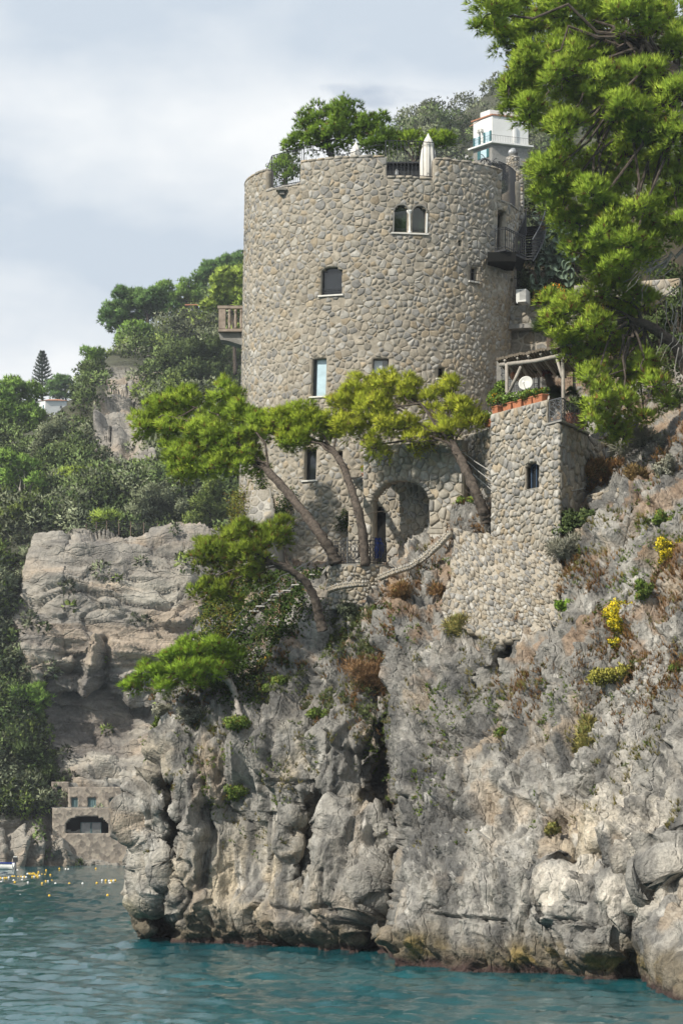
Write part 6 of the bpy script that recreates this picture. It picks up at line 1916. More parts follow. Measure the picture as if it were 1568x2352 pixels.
far_pine('low yellow pine spreading over the rocks beside the boathouse', 20, 1880, 228, 22, 1865, [(15,1852,24,7),(40,1850,18,6),(5,1862,14,6)], FPINE_Y, 2013, 0.12, 'bark_pale')
far_pine('pine standing behind the dark ridge pine', 375, 790, 372, 370, 700, [(375,665,22,12),(395,690,20,14)], FPINE, 2014)

# Norfolk pine with its tiers
nf_t = thing('norfolk_pine', 'tiered Norfolk pine standing above the small white house', 'pine tree', P(98, 960, 445))
m = MB(); m.tube([P(98, 960, 445), P(97, 880, 445), P(97, 808, 445)], [0.3, 0.18, 0.03], 8); m.build('trunk', MAT['bark_grey'], nf_t)
r = np.random.default_rng(6); pos, axs = [], []
for i, y_ in enumerate(np.linspace(812, 910, 13)):
    rad_ = (0.25 + 2.35 * (i / 12) ** 0.8)
    for a in np.arange(0, 6.28, 0.62) + i*0.3:
        dr = np.array((math.cos(a), math.sin(a), 0.28 + 0.2*(1 - i/12)))
        for q_ in np.linspace(0.12, 1, 9):
            pos.append(P(97, y_, 445) + dr*rad_*q_ + np.array((0, 0, 0.25*q_*q_))); axs.append(dr)
pos, axs = np.array(pos), unit(np.array(axs))
v, f, cl, nm = soup(pos, axs, unit(axs + (0, -0.2, 0.6)), pal(dict(a=(0.05, 0.085, 0.05), b=(0.11, 0.16, 0.09)), r.random(len(pos)), r), 8, 0.45, 0.05, 0.8, r)
np_obj('foliage', v, f, MAT['needles'], nf_t, cl, nm)

# olives, oaks and shrubs one can tell apart
FL = dict(sub_r=0.75, fill=1.3, tufts=56, k=3, ln=0.36, wd=0.08, spread=0.9)
for i, (lab, x_, y_, d, bl_, pl_) in enumerate((
    ('grey olive tree right of the small white house', 190, 1000, 300, [(180,950,28,24),(195,930,22,18),(170,975,20,18),(205,965,18,20)], OLIVE),
    ('grey-green shrubs climbing left of the rock column', 110, 1080, 275, [(110,1010,34,26),(140,985,28,22),(90,1040,28,22),(150,1030,32,26),(120,1060,30,18)], OLIVE),
    ('silvery bush at the foot of the orange rock face', 250, 1090, 268, [(240,1050,16,18),(260,1075,28,18),(285,1085,22,14)], OLIVE),
    ('large grey-green bush above the fence on the cliff', 350, 1210, 252, [(340,1150,34,24),(380,1140,34,24),(370,1175,46,22),(320,1180,24,18),(420,1165,30,24)], OLIVE),
    ('dark evergreen oak thicket left of the tower below the balcony', 450, 920, 305, [(400,830,36,30),(440,810,36,30),(490,800,36,34),(450,860,46,30),(500,860,40,34),(400,870,28,20)], OAK),
    ('pale green bush between ivy wall and hillside', 480, 1225, 251, [(465,1160,28,24),(490,1130,24,26),(500,1180,26,26),(450,1195,24,18)], MACCHIA),
    ('dark round shrub on the terrace wall under the ridge pine', 400, 800, 350, [(390,765,30,24),(420,760,26,22),(370,790,22,14)], OAK),
    ('leafy bright bush above the boathouse on the left', 25, 1860, 230, [(20,1800,24,26),(45,1815,24,22),(10,1830,20,20)], dict(a=(0.10, 0.16, 0.03), b=(0.25, 0.33, 0.08))),
    ('grey-green bush beside the boathouse wall', 120, 1860, 229, [(115,1840,24,14),(140,1838,20,10),(90,1850,18,12)], OLIVE),
    ('dark shrub mass under the pale shore pine', 90, 1760, 231, [(60,1730,36,26),(95,1750,30,26),(75,1780,34,22),(110,1780,24,20)], OAK))):
    tree(lab, P(x_, y_, d), P(x_, bl_[0][1], d), 0.14, [(a, b, d + (j % 3 - 1)*0.8, c_, e_) for j, (a, b, c_, e_) in enumerate(bl_)], pl_, 2100 + i, 'shrub' if 'tree' not in lab else 'olive_tree', 'shrub' if 'tree' not in lab else 'tree', group=None, **FL)

# the scrub that covers the rest of the hillside
r = np.random.default_rng(31)
cand = {'dark_scrub': [], 'olive_scrub': [], 'green_scrub': []}
tries = 0
for _ in range(4600):
    i, j = r.integers(0, int(hr * 0.985)), (r.integers(0, hc) if r.random() < 0.72 else r.integers(int(np.searchsorted(hx, 880)), int(np.searchsorted(hx, 1290))))
    x_, y_ = hx[j], hy[i, j]
    if not (-40 < x_ < 570 or (880 < x_ < 1290 and y_ < 520)): continue
    if x_ > 880 and 1026 < x_ < 1100 and 350 < y_ < 392: continue
    b_ = BARE_G[i, j]
    p = HILL_G[i, j]
    if b_ > 0.3 and r.random() > (0.035 if x_ > 60 else 0.1): continue
    sz = r.uniform(0.9, 2.5) * (0.45 if b_ > 0.3 else 1.0) * (1.25 if p[1] > 330 else 1.0)
    if b_ < 0.3 and BARE_G[i, min(j + 14, hc - 1)] > 0.5 and y_ > 1225: sz *= 0.4
    if 70 < x_ < 178 and 890 < y_ < 1012: sz *= 0.35
    if 1075 < x_ < 1215 and 330 <= y_ < 430: sz *= (0.4 if y_ < 382 else 0.8)
    nz = noise(p[None], 0.045, 9)[0] + r.normal(0, 0.25)
    key = 'dark_scrub' if nz < -0.1 else ('olive_scrub' if nz < 0.3 else 'green_scrub')
    if x_ > 880: key = 'olive_scrub' if nz < 0.25 else 'dark_scrub'
    cand[key].append((p + np.array((0, -0.2, sz*0.45)), np.array((sz, sz, sz*r.uniform(0.7, 1.1)))))
lab = {'dark_scrub': 'dark evergreen scrub covering the hillside', 'olive_scrub': 'grey-green olive scrub covering the hillside', 'green_scrub': 'fresh green scrub covering the hillside'}
for i, (key, bl_) in enumerate(cand.items()):
    rr = np.random.default_rng(400 + i)
    c = np.array([b[0] for b in bl_]); rad = np.array([b[1] for b in bl_])
    nt_ = np.maximum(20, (55 * rad[:, 0]**1.6).astype(int))
    bi = np.repeat(np.arange(len(c)), nt_)
    d = unit(rr.normal(size=(len(bi), 3)) + np.array((0, -0.25, 0.4)))
    lump = 1 + 0.22 * noise(c[bi] + d*rad[bi], 1.1, 3)[:, None]
    pos = c[bi] + d * rad[bi] * rr.uniform(0.55, 1.0, (len(bi), 1)) * lump
    tone = np.clip(0.5*rr.random(len(c))[bi] + 0.5*rr.random(len(bi)), 0, 1)
    bush = rr.uniform(0.5, 1.5, len(c))[bi][:, None]
    v, f, cl, nm = soup(pos, d, unit(d + (0, 0, .15)), bush * (2.5, 1.6, 2.1)[i] * pal((OAK, OLIVE, MACCHIA)[i], tone, rr), 2, 0.45, 0.12, 0.8, rr, False, 0.2)
    o_ = np_obj(key, v, f, MAT['leaves'], None, cl, nm); tag(o_, lab[key], kind='stuff')

# the wood goes on along the coast on both sides
bl_ = []
for _ in range(2600):
    i, j = r.integers(0, int(hr * 0.985)), r.integers(0, hc)
    x_ = hx[j] + r.uniform(-12, 12)
    if -85 < x_ < 560 or 885 < x_ < 1280 or BARE_G[i, j] > 0.5: continue
    s_ = r.uniform(1.6, 3.6); p = HILL_G[i, j] + np.array((r.normal(0, 1.5), 0, 0.3*s_)); bl_.append((p, np.array((s_, s_, s_*r.uniform(0.7, 1.0)))))
c = np.array([b[0] for b in bl_]); rad = np.array([b[1] for b in bl_]); bi = np.repeat(np.arange(len(c)), 70)
d = unit(r.normal(size=(len(bi), 3)) + np.array((0, -0.25, 0.4)))
v, f, cl, nm = soup(c[bi] + d*rad[bi]*r.uniform(0.6, 1.0, (len(bi), 1)), d, unit(d + (0, 0, .15)), 1.7*r.uniform(0.5, 1.5, len(c))[bi][:, None]*pal(MACCHIA, r.random(len(bi)), r), 2, 1.1, 0.33, 0.8, r, False, 0.2)
tag(np_obj('coastal_wood', v, f, MAT['leaves'], None, cl, nm), 'wooded slopes along the coast beyond the picture sides', kind='stuff')

# the garden bank: shrubs behind the iron stair, prickly pear, flowers
shrub('grey-leaved olive bush behind the iron staircase', P(1215, 560, 124), [(1215,470,124,30,40),(1240,430,125,26,34),(1210,530,123,26,34),(1255,500,123,30,40),(1225,400,127,24,30),(1250,560,121,30,40),(1220,600,120,26,34),(1265,620,118,30,30),(1200,630,115.5,20,26),(1190,600,117,20,24),(1210,655,114.5,22,16),(1205,560,119,22,26)], dict(OLIVE, a=(0.06,0.085,0.045), b=(0.15,0.18,0.10)), 3001, sub_r=0.35, fill=1.3, tufts=40, ln=0.16, wd=0.04)
shrub('dark shrubs covering the bank below the big pine', P(1320, 620, 116), [(1300,560,119,34,40),(1330,600,117,34,36),(1370,620,115,40,30),(1420,640,112,40,24),(1290,650,116,24,24),(1340,655,114,34,18),(1260,670,114,24,14),(1480,600,114,40,40),(1540,640,110,40,40),(1500,760,104,50,50),(1560,820,99,50,60),(1480,860,103,50,50),(1550,720,104,40,50),(1420,760,108,40,40),(1540,920,98,40,40)], OAK, 3002, sub_r=0.35, fill=1.0, tufts=36, ln=0.16, wd=0.04)
LANT = dict(a=(0.08, 0.14, 0.03), b=(0.2, 0.26, 0.06), dry=(0.62, 0.24, 0.03), dry_p=0.16)
shrub('lantana bush with orange flowers beside the air conditioner', P(1245, 690, 111.6), [(1232,680,111.6,16,10),(1255,684,111.4,20,9),(1285,678,111.3,24,12),(1310,680,111.2,20,10),(1270,668,112,26,10)], LANT, 3003, **dict(fine, ln=0.12, wd=0.04))
cac = thing('prickly_pear', 'grey-green prickly pear cactus on the bank beside the iron stair', 'cactus', P(1272, 650, 115))
r = np.random.default_rng(12)
def pad(p, up_, w_, nrm):
    up_ = unit(np.array(up_, float)); nrm = np.array(nrm, float); nrm = unit(nrm - up_*nrm.dot(up_)); s_ = np.cross(up_, nrm)
    h_ = w_ * 1.45; V_, Fc = [], []
    n = 10
    for lay, k in ((-0.045, 0.86), (0.0, 1.0), (0.045, 0.86)):
        for g_ in np.linspace(0, 2*math.pi, n, endpoint=False):
            yy = 0.5 - 0.5*math.cos(g_); xx = math.sin(g_) * (0.62 + 0.38*yy)
            V_.append(p + up_*(h_*(0.5 + (yy - 0.5)*k)) + s_*(w_/2*xx*k*1.1) + nrm*lay)
    for i in range(2):
        for k in range(n): Fc.append((i*n+k, i*n+(k+1) % n, (i+1)*n+(k+1) % n, (i+1)*n+k))
    Fc.append(tuple(range(n))); Fc.append(tuple(range(3*n-1, 2*n-1, -1)))
    m_ = MB(); m_.add(V_, Fc); m_.build('pad', MAT['cactus_skin'], cac, True)
    return p + up_*h_
def grow(p, up_, lev):
    w_ = r.uniform(0.3, 0.46)
    tip = pad(p, up_, w_, (r.normal(0, 0.7), -1, 0.15))
    if lev > 0:
        for _ in range(r.integers(1, 3)):
            grow(tip - unit(np.array(up_, float))*0.06, (up_[0]*0.6 + r.normal(0, 0.6), up_[1]*0.5 + r.normal(0, 0.3) - 0.1, 0.9), lev - 1)
for x_, y_, d, lev in ((1262,640,116,3),(1275,600,117,4),(1285,640,115.5,3),(1258,585,118,3),(1290,560,119,3),(1245,655,115,2),(1272,555,119,3),(1232,676,113,1),(1300,620,116,3),(1305,660,114.5,2)):
    for s_ in (-0.4, 0.4): grow(P(x_, y_, d - 1.0), (s_, -0.2, 0.85), lev - (1 if s_ > 0 else 0))

# fan palm on the terrace
pm = thing('fan_palm', 'leaning fan palm with shaggy dark trunk under the pergola', 'palm', P(1277, 925, 99))
tp = [P(1278, 930, 99), P(1272, 905, 99), P(1262, 875, 99.2), P(1254, 852, 99.4)]
trunk_mesh(pm, tp, 0.2, 0.17, 9, 'fence_wood')
def fans(parent, c, n, rad_, seed, name='frond', col=((0.06, 0.12, 0.03), (0.17, 0.25, 0.07))):
    r = np.random.default_rng(seed)
    for k in range(n):
        dr = unit(np.array((r.normal(), r.normal()*0.8 - 0.2, r.uniform(-0.2, 1.0)))); L_ = rad_*r.uniform(0.7, 1.1)
        b = np.array(c) + dr*L_*0.5; s_ = unit(np.cross(dr, (0.1, 0.2, 1))); u_ = np.cross(s_, dr)
        V_, Fc, Cc = [], [], []
        cb_ = np.array(col[0]) + (np.array(col[1]) - np.array(col[0]))*r.random()
        V_ += [np.array(c), np.array(c) + s_*0.02, b + s_*0.02, b]; Fc += [(0, 1, 2), (0, 2, 3)]
        for a in np.linspace(-1.5, 1.5, 17):
            tip = b + (dr*math.cos(a) + s_*math.sin(a))*L_*0.55*(1 - 0.2*abs(a)/1.5) + np.array((0, 0, -0.06*abs(a)))
            w_ = s_*math.cos(a)*0.022 - dr*math.sin(a)*0.022; i0 = len(V_)
            V_ += [b, (b + tip)/2 + w_, tip, (b + tip)/2 - w_]; Fc += [(i0, i0+1, i0+2), (i0, i0+2, i0+3)]
        V_ = np.array(V_); np_obj(name, V_, np.array(Fc), MAT['leaves'], parent, np.tile(cb_, (len(V_), 1)), np.tile(unit(u_*np.sign(u_[2]+1e-6) + np.array((0, -0.4, 0.3))), (len(V_), 1)))
fans(pm, tp[-1], 16, 1.0, 1)
m = MB(); m.lathe(tp[-1] + (0, 0, -0.25), [(0.12, 0), (0.28, 0.1), (0.24, 0.22), (0.1, 0.3)], 10); m.build('fruit_cluster', MAT['red_fruit'], pm, True)
pm2 = thing('low_fan_palm', 'low fan palm spreading at the foot of the leaning one', 'palm', P(1268, 925, 97)); fans(pm2, P(1262, 915, 97.5), 14, 0.8, 2); fans(pm2, P(1302, 910, 98), 9, 0.8, 3)
m = MB(); m.lathe(P(1265, 928, 97.5) , [(0.12, 0), (0.14, 0.1), (0.1, 0.22)], 8); m.build('trunk', MAT['fence_wood'], pm2)
pm3 = thing('upper_fan_palm', 'fan palm peeping out beside the upper pine above the thatched roof', 'palm', P(1262, 800, 105)); fans(pm3, P(1262, 765, 104.5), 14, 1.1, 4)
m = MB(); m.tube([P(1268, 900, 105), P(1264, 830, 105), P(1262, 768, 104.6)], 0.16, 8); m.build('trunk', MAT['fence_wood'], pm3)

# plants in the planters
for i, c in enumerate(POTS):
    wf_ = dict(a=(0.09, 0.16, 0.03), b=(0.22, 0.32, 0.07), dry=(0.75, 0.72, 0.65) if i in (1, 2, 5) else (0.5, 0.3, 0.03), dry_p=0.09)
    shrub(('flowering plant in the leftmost planter by the post', 'white-flowered plant in the planter right of the post', 'bushy plant in the middle planter of the wall', 'dense leafy plant second from the iron balcony', 'low plant in the planter nearest the iron balcony', 'white-flowered plant in the low planter by the tower')[i],
          c + (0, 0, 0.25), [(c + (dx_, 0, 0.42 + 0.1*(i == 0)), np.array((0.2, 0.16, 0.2 if i != 4 else 0.12))) for dx_ in (-0.18, 0.0, 0.18)], wf_, 3100 + i, 'potted_plant', 'plant', world=True, group='plants in the terrace planters', **dict(fine, sub_r=0.13, tufts=22, ln=0.08, wd=0.026))
shrub('dark leafy plant in the large brown planter', BIGPOT + (0, 0, .7), [(BIGPOT + (0, 0, 1.0), np.array((0.45, 0.35, 0.35))), (BIGPOT + (0.3, 0.2, 1.15), np.array((0.35, 0.3, 0.3)))], OAK, 3110, 'potted_plant', 'plant', world=True, **dict(fine, ln=0.13, wd=0.04))
c = P(1150, 905, 97); shrub('lemon-green climbing bush at the left pergola post', P(1155, 940, 96.5), [(1150,890,97,14,14),(1140,905,97,16,10),(1125,912,97.2,14,7),(1155,912,96.8,12,16)], dict(a=(0.10, 0.18, 0.03), b=(0.26, 0.38, 0.07)), 3111, **dict(fine, ln=0.1, wd=0.035))
c = t_pt((W11[0]+W11[1])/2, W11[2] + 0.1, 0.12); fl = pot_box('wall_flower_box', 'small flower box on the ledge of the dark niche', c - np.array((0.15, 0, 0.05)), 0.4, 0.22, 0.2, 0, 'terracotta', None)
shrub('orange and yellow flowers in the niche flower box', c, [(c + (-.15, 0, 0.3), np.array((0.2, 0.15, 0.18)))], dict(a=(0.1, 0.17, 0.03), b=(0.2, 0.3, 0.06), dry=(0.8, 0.4, 0.02), dry_p=0.25), 3112, 'potted_plant', 'plant', world=True, **dict(fine, sub_r=0.12))

# ---- ivy and creepers
def surf_plant(label, pts, nrm_, pl, seed, n=30, rad=0.22, ln=0.1, wd=0.035, name='ivy', cat='ivy', stuff=False, k=2, out_=0.12):
    r = np.random.default_rng(seed)
    pts = np.array(pts); nrm_ = np.array(nrm_)
    t_ = None if stuff else thing(name, label, cat, pts[-1])
    bi = np.repeat(np.arange(len(pts)), n)
    nn = nrm_[bi]
    off = r.normal(size=(len(bi), 3)) * rad; off -= nn * (off * nn).sum(1, keepdims=True)
    pos = pts[bi] + off + nn * r.uniform(0.02, out_, (len(bi), 1))
    col = pal(pl, np.clip(0.5*r.random(len(pts))[bi] + 0.5*r.random(len(bi)), 0, 1), r)
    v, f, cl, nm = soup(pos, unit(nn + (0, 0, -0.3)), unit(nn + r.normal(size=nn.shape)*0.25), col, k, ln, wd, 1.0, r, True)
    o_ = np_obj(name if stuff else 'leaves', v, f, MAT['leaves'], t_, cl, nm)
    if stuff: tag(o_, label, kind='stuff')
    else:
        m_ = MB(); o2 = pts + nrm_*0.03
        for i in range(0, len(o2) - 1):
            if np.linalg.norm(o2[i+1] - o2[i]) < 0.9: m_.tube([o2[i], o2[i+1]], 0.012, 4)
        if m_.v: m_.build('stems', MAT['bark_grey'], t_)
    return t_
def tower_path(pts, n):
    P_, N_ = [], []
    for (x0, y0), (x1, y1) in zip(pts[:-1], pts[1:]):
        for t_ in np.linspace(0, 1, n, endpoint=False):
            u_, v_ = tower_uv(x0 + (x1-x0)*t_, y0 + (y1-y0)*t_); a = t_pt(u_, v_, 0.04); P_.append(a); N_.append(unit(t_pt(u_, v_, 1.0) - a))
    return P_, N_
surf_plant('dark ivy strand hanging down the tower wall behind the leaning trunk', *tower_path([(600,1060),(605,1120),(615,1170),(640,1200),(655,1170),(668,1130)], 7), IVY, 3201, 34, 0.24)
surf_plant('dark ivy patch beside the low tall window of the tower', *tower_path([(600,1200),(640,1215),(680,1225)], 5), IVY, 3202, 24, 0.22)
surf_plant('ivy tuft on the tower wall left of the doorway arch', *tower_path([(785,1205),(800,1190),(815,1175),(805,1210)], 4), IVY, 3203, 40, 0.2)
# ivy-covered buttress on the tower's outer left
bt = thing('ivy_buttress', 'rough rendered buttress at the foot of the tower beside the ivy', 'buttress', P(545, 1330, 110))
mf10, inv10, lu10, lv10, n10_ = quad_map(P(520, 1420, 107.5), P(640, 1400, 106.5), P(620, 1120, 110.5), P(552, 1130, 111.5))
masonry(bt, mf10, (0, lu10, 0, lv10), (0.6, 0.5), [], 721, 60, warm=0.05, tone=1.0, relief=(0.02, 0.06), cell=0.15, thick=2.0, core='old_plaster', gap=0.05)
bp = lambda x_, y_: mf10(*[np.array([q_]) for q_ in inv10(x_, y_)], np.array([0.05]))[0]
pts = [bp(x_, y_) for y_ in range(1135, 1420, 9) for x_ in (530 + (1420-y_)*0.07 - 4, 538 + (1420-y_)*0.07 + 4)]
surf_plant('yellow-green ivy clothing the outer edge of the buttress', pts, [n10_]*len(pts), YIVY, 3204, 30, 0.2, out_=0.25)
def cliff_patch(poly, n, seed):
    r = np.random.default_rng(seed); P_, N_ = [], []
    x0, x1 = min(p[0] for p in poly), max(p[0] for p in poly); y0, y1 = min(p[1] for p in poly), max(p[1] for p in poly)
    while len(P_) < n:
        x_, y_ = r.uniform(x0, x1), r.uniform(y0, y1)
        if in_poly(np.array([x_]), np.array([y_]), poly)[0]: P_.append(on_cliff(x_, y_)); N_.append(cliff_normal(x_, y_))
    return P_, N_
surf_plant('dark green creeper covering the shaded slope below the tower', *cliff_patch([(500,1345),(600,1335),(740,1330),(740,1440),(690,1480),(640,1560),(600,1640),(540,1650),(470,1620),(420,1600),(460,1500),(490,1420)], 420, 1), IVY, 3205, 26, 0.34, 0.13, 0.045, 'dark_creeper', stuff=True, out_=0.3)
surf_plant('yellow-green ivy curtain hanging below the rust-tinged pine', *cliff_patch([(485,1375),(550,1375),(545,1460),(520,1530),(478,1540),(480,1450)], 90, 2), YIVY, 3206, 34, 0.26, 0.11, 0.04, out_=0.35)
surf_plant('bright green creeper trailing down the left edge of the cliff', *cliff_patch([(355,1640),(385,1640),(350,1720),(325,1790),(318,1780),(335,1700)], 40, 3), dict(a=(0.10, 0.17, 0.03), b=(0.26, 0.34, 0.07)), 3207, 30, 0.2, out_=0.25)

# ---- herbs, grasses and flowering bushes on the cliff
def cliff_bush(label, x_, y_, w_, h_, pl, seed, n=3, needle=False, name='shrub', cat='shrub', **kw):
    b = on_cliff(x_, y_ + h_*0.3); nr_ = cliff_normal(x_, y_); r = np.random.default_rng(seed)
    s_ = b[1] / F; bl_ = []
    for k in range(n):
        o_ = np.array((r.uniform(-.5, .5)*w_*s_, 0, r.uniform(-.2, .45)*h_*s_)); sz = np.array((w_*s_*0.32, min(w_, h_)*s_*0.3, h_*s_*0.32))
        bl_.append((b + nr_*0.12 + o_, sz))
    k2 = dict(fine, sub_r=max(0.1, 0.2*min(w_, h_)*s_)); k2.update(kw)
    shrub(label, b, bl_, pl, seed, name, cat, world=True, **k2)
GRASSY = dict(k=5, ln=0.24, wd=0.012, spread=0.5, tufts=24)
for i, (lab, x_, y_, w_, h_, pl_, kw) in enumerate((
    ('big yellow-flowering bush on the cliff face, the brightest one', 1448, 1430, 74, 60, YFLOWER, dict(n=7, ln=0.07, wd=0.03, tufts=44)),
    ('smaller yellow flowers hanging just below the brightest bush', 1436, 1478, 50, 26, YFLOWER, dict(n=4, ln=0.07, wd=0.03, tufts=30)),
    ('yellow-flowering bush cut by the right picture edge', 1560, 1280, 40, 50, YFLOWER, dict(n=5, ln=0.07, wd=0.03, tufts=40)),
    ('green leafy bush right of the brightest yellow bush', 1505, 1385, 34, 40, HERB, dict(n=4)),
    ('dark green leafy bush in the corner beside the house flank', 1352, 1212, 80, 66, OAK, dict(n=7, ln=0.13, wd=0.045)),
    ('pale dry bush under the dark green leafy bush', 1330, 1258, 80, 40, GREYB, dict(n=5, **GRASSY)),
    ('large mound of rust-coloured dry grass at the house corner', 1402, 1092, 86, 40, RUST, dict(n=7, **GRASSY)),
    ('round ochre-brown grass tuft above the cliff face', 1475, 1112, 36, 44, dict(a=(0.18, 0.12, 0.05), b=(0.33, 0.24, 0.11)), dict(n=4, **GRASSY)),
    ('grey dry twiggy bush on the crest under the right pines', 1500, 1030, 100, 60, GREYB, dict(n=7, **GRASSY)),
    ('grey-leaved bush at the right picture edge', 1545, 1090, 40, 60, GREYB, dict(n=4)),
    ('large straw-yellow grass tuft below the retaining wall', 1055, 1452, 54, 46, STRAW, dict(n=5, **GRASSY)),
    ('broad rusty thicket on the slope left of the cleft', 862, 1545, 96, 66, dict(a=(0.20, 0.115, 0.055), b=(0.34, 0.22, 0.12)), dict(n=8, **GRASSY)),
    ('rust-brown tuft on the ledge below the kerb', 945, 1380, 40, 34, RUST, dict(n=4, **GRASSY)),
    ('brown dry tuft right of the pebble kerb', 1000, 1350, 30, 26, RUST, dict(n=3, **GRASSY)),
    ('green bush at the foot of the leaning yellow pine', 1072, 1175, 46, 26, HERB, dict(n=4)),
    ('orange-flowered bush in the shade beside the creeper', 625, 1525, 60, 40, dict(a=(0.08, 0.13, 0.03), b=(0.2, 0.25, 0.06), dry=(0.6, 0.3, 0.03), dry_p=0.15), dict(n=5)),
    ('soft green bush above the smooth pale rock flank', 530, 1815, 52, 32, HERB, dict(n=5)),
    ('green bush on the slope, tallest in the left group', 575, 1690, 50, 44, HERB, dict(n=5)),
    ('fresh green bush on the slope beside the pale snag', 640, 1590, 50, 36, HERB, dict(n=4)),
    ('bright herb on the rock step above the white ridge', 740, 1635, 40, 26, HERB, dict(n=3)),
    ('silvery shrub left of the pale snag trunk', 470, 1660, 66, 40, GREYB, dict(n=6)),
    ('grey silvery shrub on the cliff shoulder at far left', 405, 1650, 56, 40, GREYB, dict(n=5)),
    ('grey-green shrub under the lower terrace', 805, 1405, 46, 50, dict(a=(0.14, 0.17, 0.10), b=(0.28, 0.31, 0.2)), dict(n=5)),
    ('green cushion on the rock right of the grey-green shrub', 872, 1418, 30, 22, HERB, dict(n=3)),
    ('small bright green plant on the rock below the house corner', 1305, 1388, 24, 34, dict(a=(0.14, 0.26, 0.03), b=(0.3, 0.46, 0.07)), dict(n=3)),
    ('straw-green grass streak on the lower cliff', 1345, 1690, 40, 90, STRAW, dict(n=6, **GRASSY)),
    ('faded yellow-green bush below the brightest yellow one', 1420, 1570, 70, 50, dict(a=(0.25, 0.25, 0.05), b=(0.45, 0.42, 0.10)), dict(n=6)),
    ('green plant at right edge below the yellow bush', 1535, 1520, 34, 30, HERB, dict(n=3)),
    ('yellow-green cushion low on the cliff, above the pale band', 1290, 1930, 34, 28, STRAW, dict(n=3)),
    ('small green cushion in the middle of the grey face', 1150, 1665, 24, 24, HERB, dict(n=3)),
    ('dark leafy sprig on the retaining wall', 1112, 1370, 40, 26, OAK, dict(n=3)),
    ('small leafy sprig on the wall near the house corner', 1195, 1298, 24, 20, OAK, dict(n=3)),
    ('green shrub at the right picture edge above the yellow bush', 1550, 1215, 34, 40, HERB, dict(n=4)))):
    cliff_bush(lab, x_, y_, w_, h_, pl_, 3300 + i, **kw)
# bare snag
sn = thing('dead_snag', 'pale bare snag leaning on the slope below the low pine', 'tree stump', P(556, 1680, 97))
trunk_mesh(sn, [P(558, 1690, 97.2), P(553, 1655, 97.0), P(546, 1625, 97.2), P(540, 1600, 97.6)], 0.2, 0.07, 5, 'bark_pale')

def scatter_tufts(key, label, pl, seed, n, accept, k=9, ln=0.2, wd=0.012, spread=0.55, per=5, rad=0.09):
    r = np.random.default_rng(seed); P_, N_ = [], []
    ii = r.integers(10, nr - 5, 40000); jj = r.integers(nb + 3, nc - 4, 40000)
    X_, Y_ = px[ii, jj], py[ii, jj]; pp = CLIFF_V[ii, jj]
    a = accept(X_, Y_, pp, r); sel = np.nonzero(r.random(len(ii)) < a)[0][:n]
    pos = np.repeat(pp[sel], per, 0) + r.normal(size=(len(sel)*per, 3))*rad
    nn = np.array([cliff_normal(x_, y_) for x_, y_ in zip(X_[sel], Y_[sel])]); nn = np.repeat(nn, per, 0)
    ax = unit(nn*0.6 + np.array((0, 0, 0.75)))
    tone = np.clip(0.6*np.repeat(r.random(len(sel)), per) + 0.4*r.random(len(pos)), 0, 1)
    v, f, cl, nm = soup(pos, ax, unit(nn*0.6 + (0, 0, .5)), pal(pl, tone, r), k, ln, wd, spread, r)
    o_ = np_obj(key, v, f, MAT['needles'], None, cl, nm); tag(o_, label, kind='stuff')
def acc(lo, hi, scale, seed, th, xr=(0, 2000)):
    def f_(X_, Y_, pp, r):
        return sstep(th, th + 0.35, fbm(pp, scale, 3, seed=seed)) * sstep(hi, hi - 180, Y_) * (Y_ > lo) * (X_ > xr[0]) * (X_ < xr[1])
    return f_
scatter_tufts('dry_grass', 'rust-coloured dry grass tufts on the cliff', RUST, 41, 1700, acc(1000, 1720, 0.4, 301, 0.1), k=6, ln=0.24, wd=0.015, per=5, rad=0.13)
scatter_tufts('straw_grass', 'straw-yellow grass tufts on the cliff', STRAW, 42, 800, acc(1000, 2000, 0.55, 305, 0.25))
scatter_tufts('green_herbs', 'small green herbs growing in cracks of the cliff', HERB, 43, 1100, acc(1000, 2000, 0.5, 309, 0.22), k=6, ln=0.15, wd=0.02, spread=0.9)
scatter_tufts('slope_herbs', 'green and grey herbs on the slope below the tower', dict(HERB, a=(0.10, 0.14, 0.05), b=(0.24, 0.28, 0.12)), 44, 900, acc(1330, 1780, 0.6, 311, -0.15, (330, 900)), k=6, ln=0.2, wd=0.022, spread=0.9)
# ------------------------------------------------------------------ far buildings
def flat(px_, py_, d): return P(px_, py_, d)
# white villa above the tower
vd = 352.0
vi = thing('white_villa', 'white villa with teal shutters high on the hillside', 'villa', P(1140, 350, vd))
def vp_(x_, y_, dd=0.0): return P(x_, y_, vd + dd)
K = vd / F
def zv(y_): return zat(y_, vd)
E = np.array((*xy(1130, vd), 0.0))                       # near corner
dl_ = np.array((-0.62, 0.78, 0)) ; dl_ /= np.linalg.norm(dl_); drr = np.array((0.93, 0.36, 0)); drr /= np.linalg.norm(drr)
Ll, Lr = 4.4, 6.2
def blk(m_, o_, la, lb, z0, z1):
    m_.prism([o_ + (0, 0, z0), o_ + drr*lb + (0, 0, z0), o_ + drr*lb + dl_*la + (0, 0, z0), o_ + dl_*la + (0, 0, z0)], (0, 0, z1 - z0))
m = MB(); blk(m, E, Ll, Lr, zv(327), zv(264)); m.build('walls', MAT['white_wall'], vi)
m = MB(); blk(m, E + dl_*1.1 + drr*0.4, 2.2, 5, zv(270), zv(246)); m.build('roof_room', MAT['white_wall'], vi)
m = MB(); blk(m, E - dl_*0.2 - drr*0.2, Ll + .5, Lr + .4, zv(264), zv(261)); m.build('roof_edge', MAT['roof_tile'], vi)
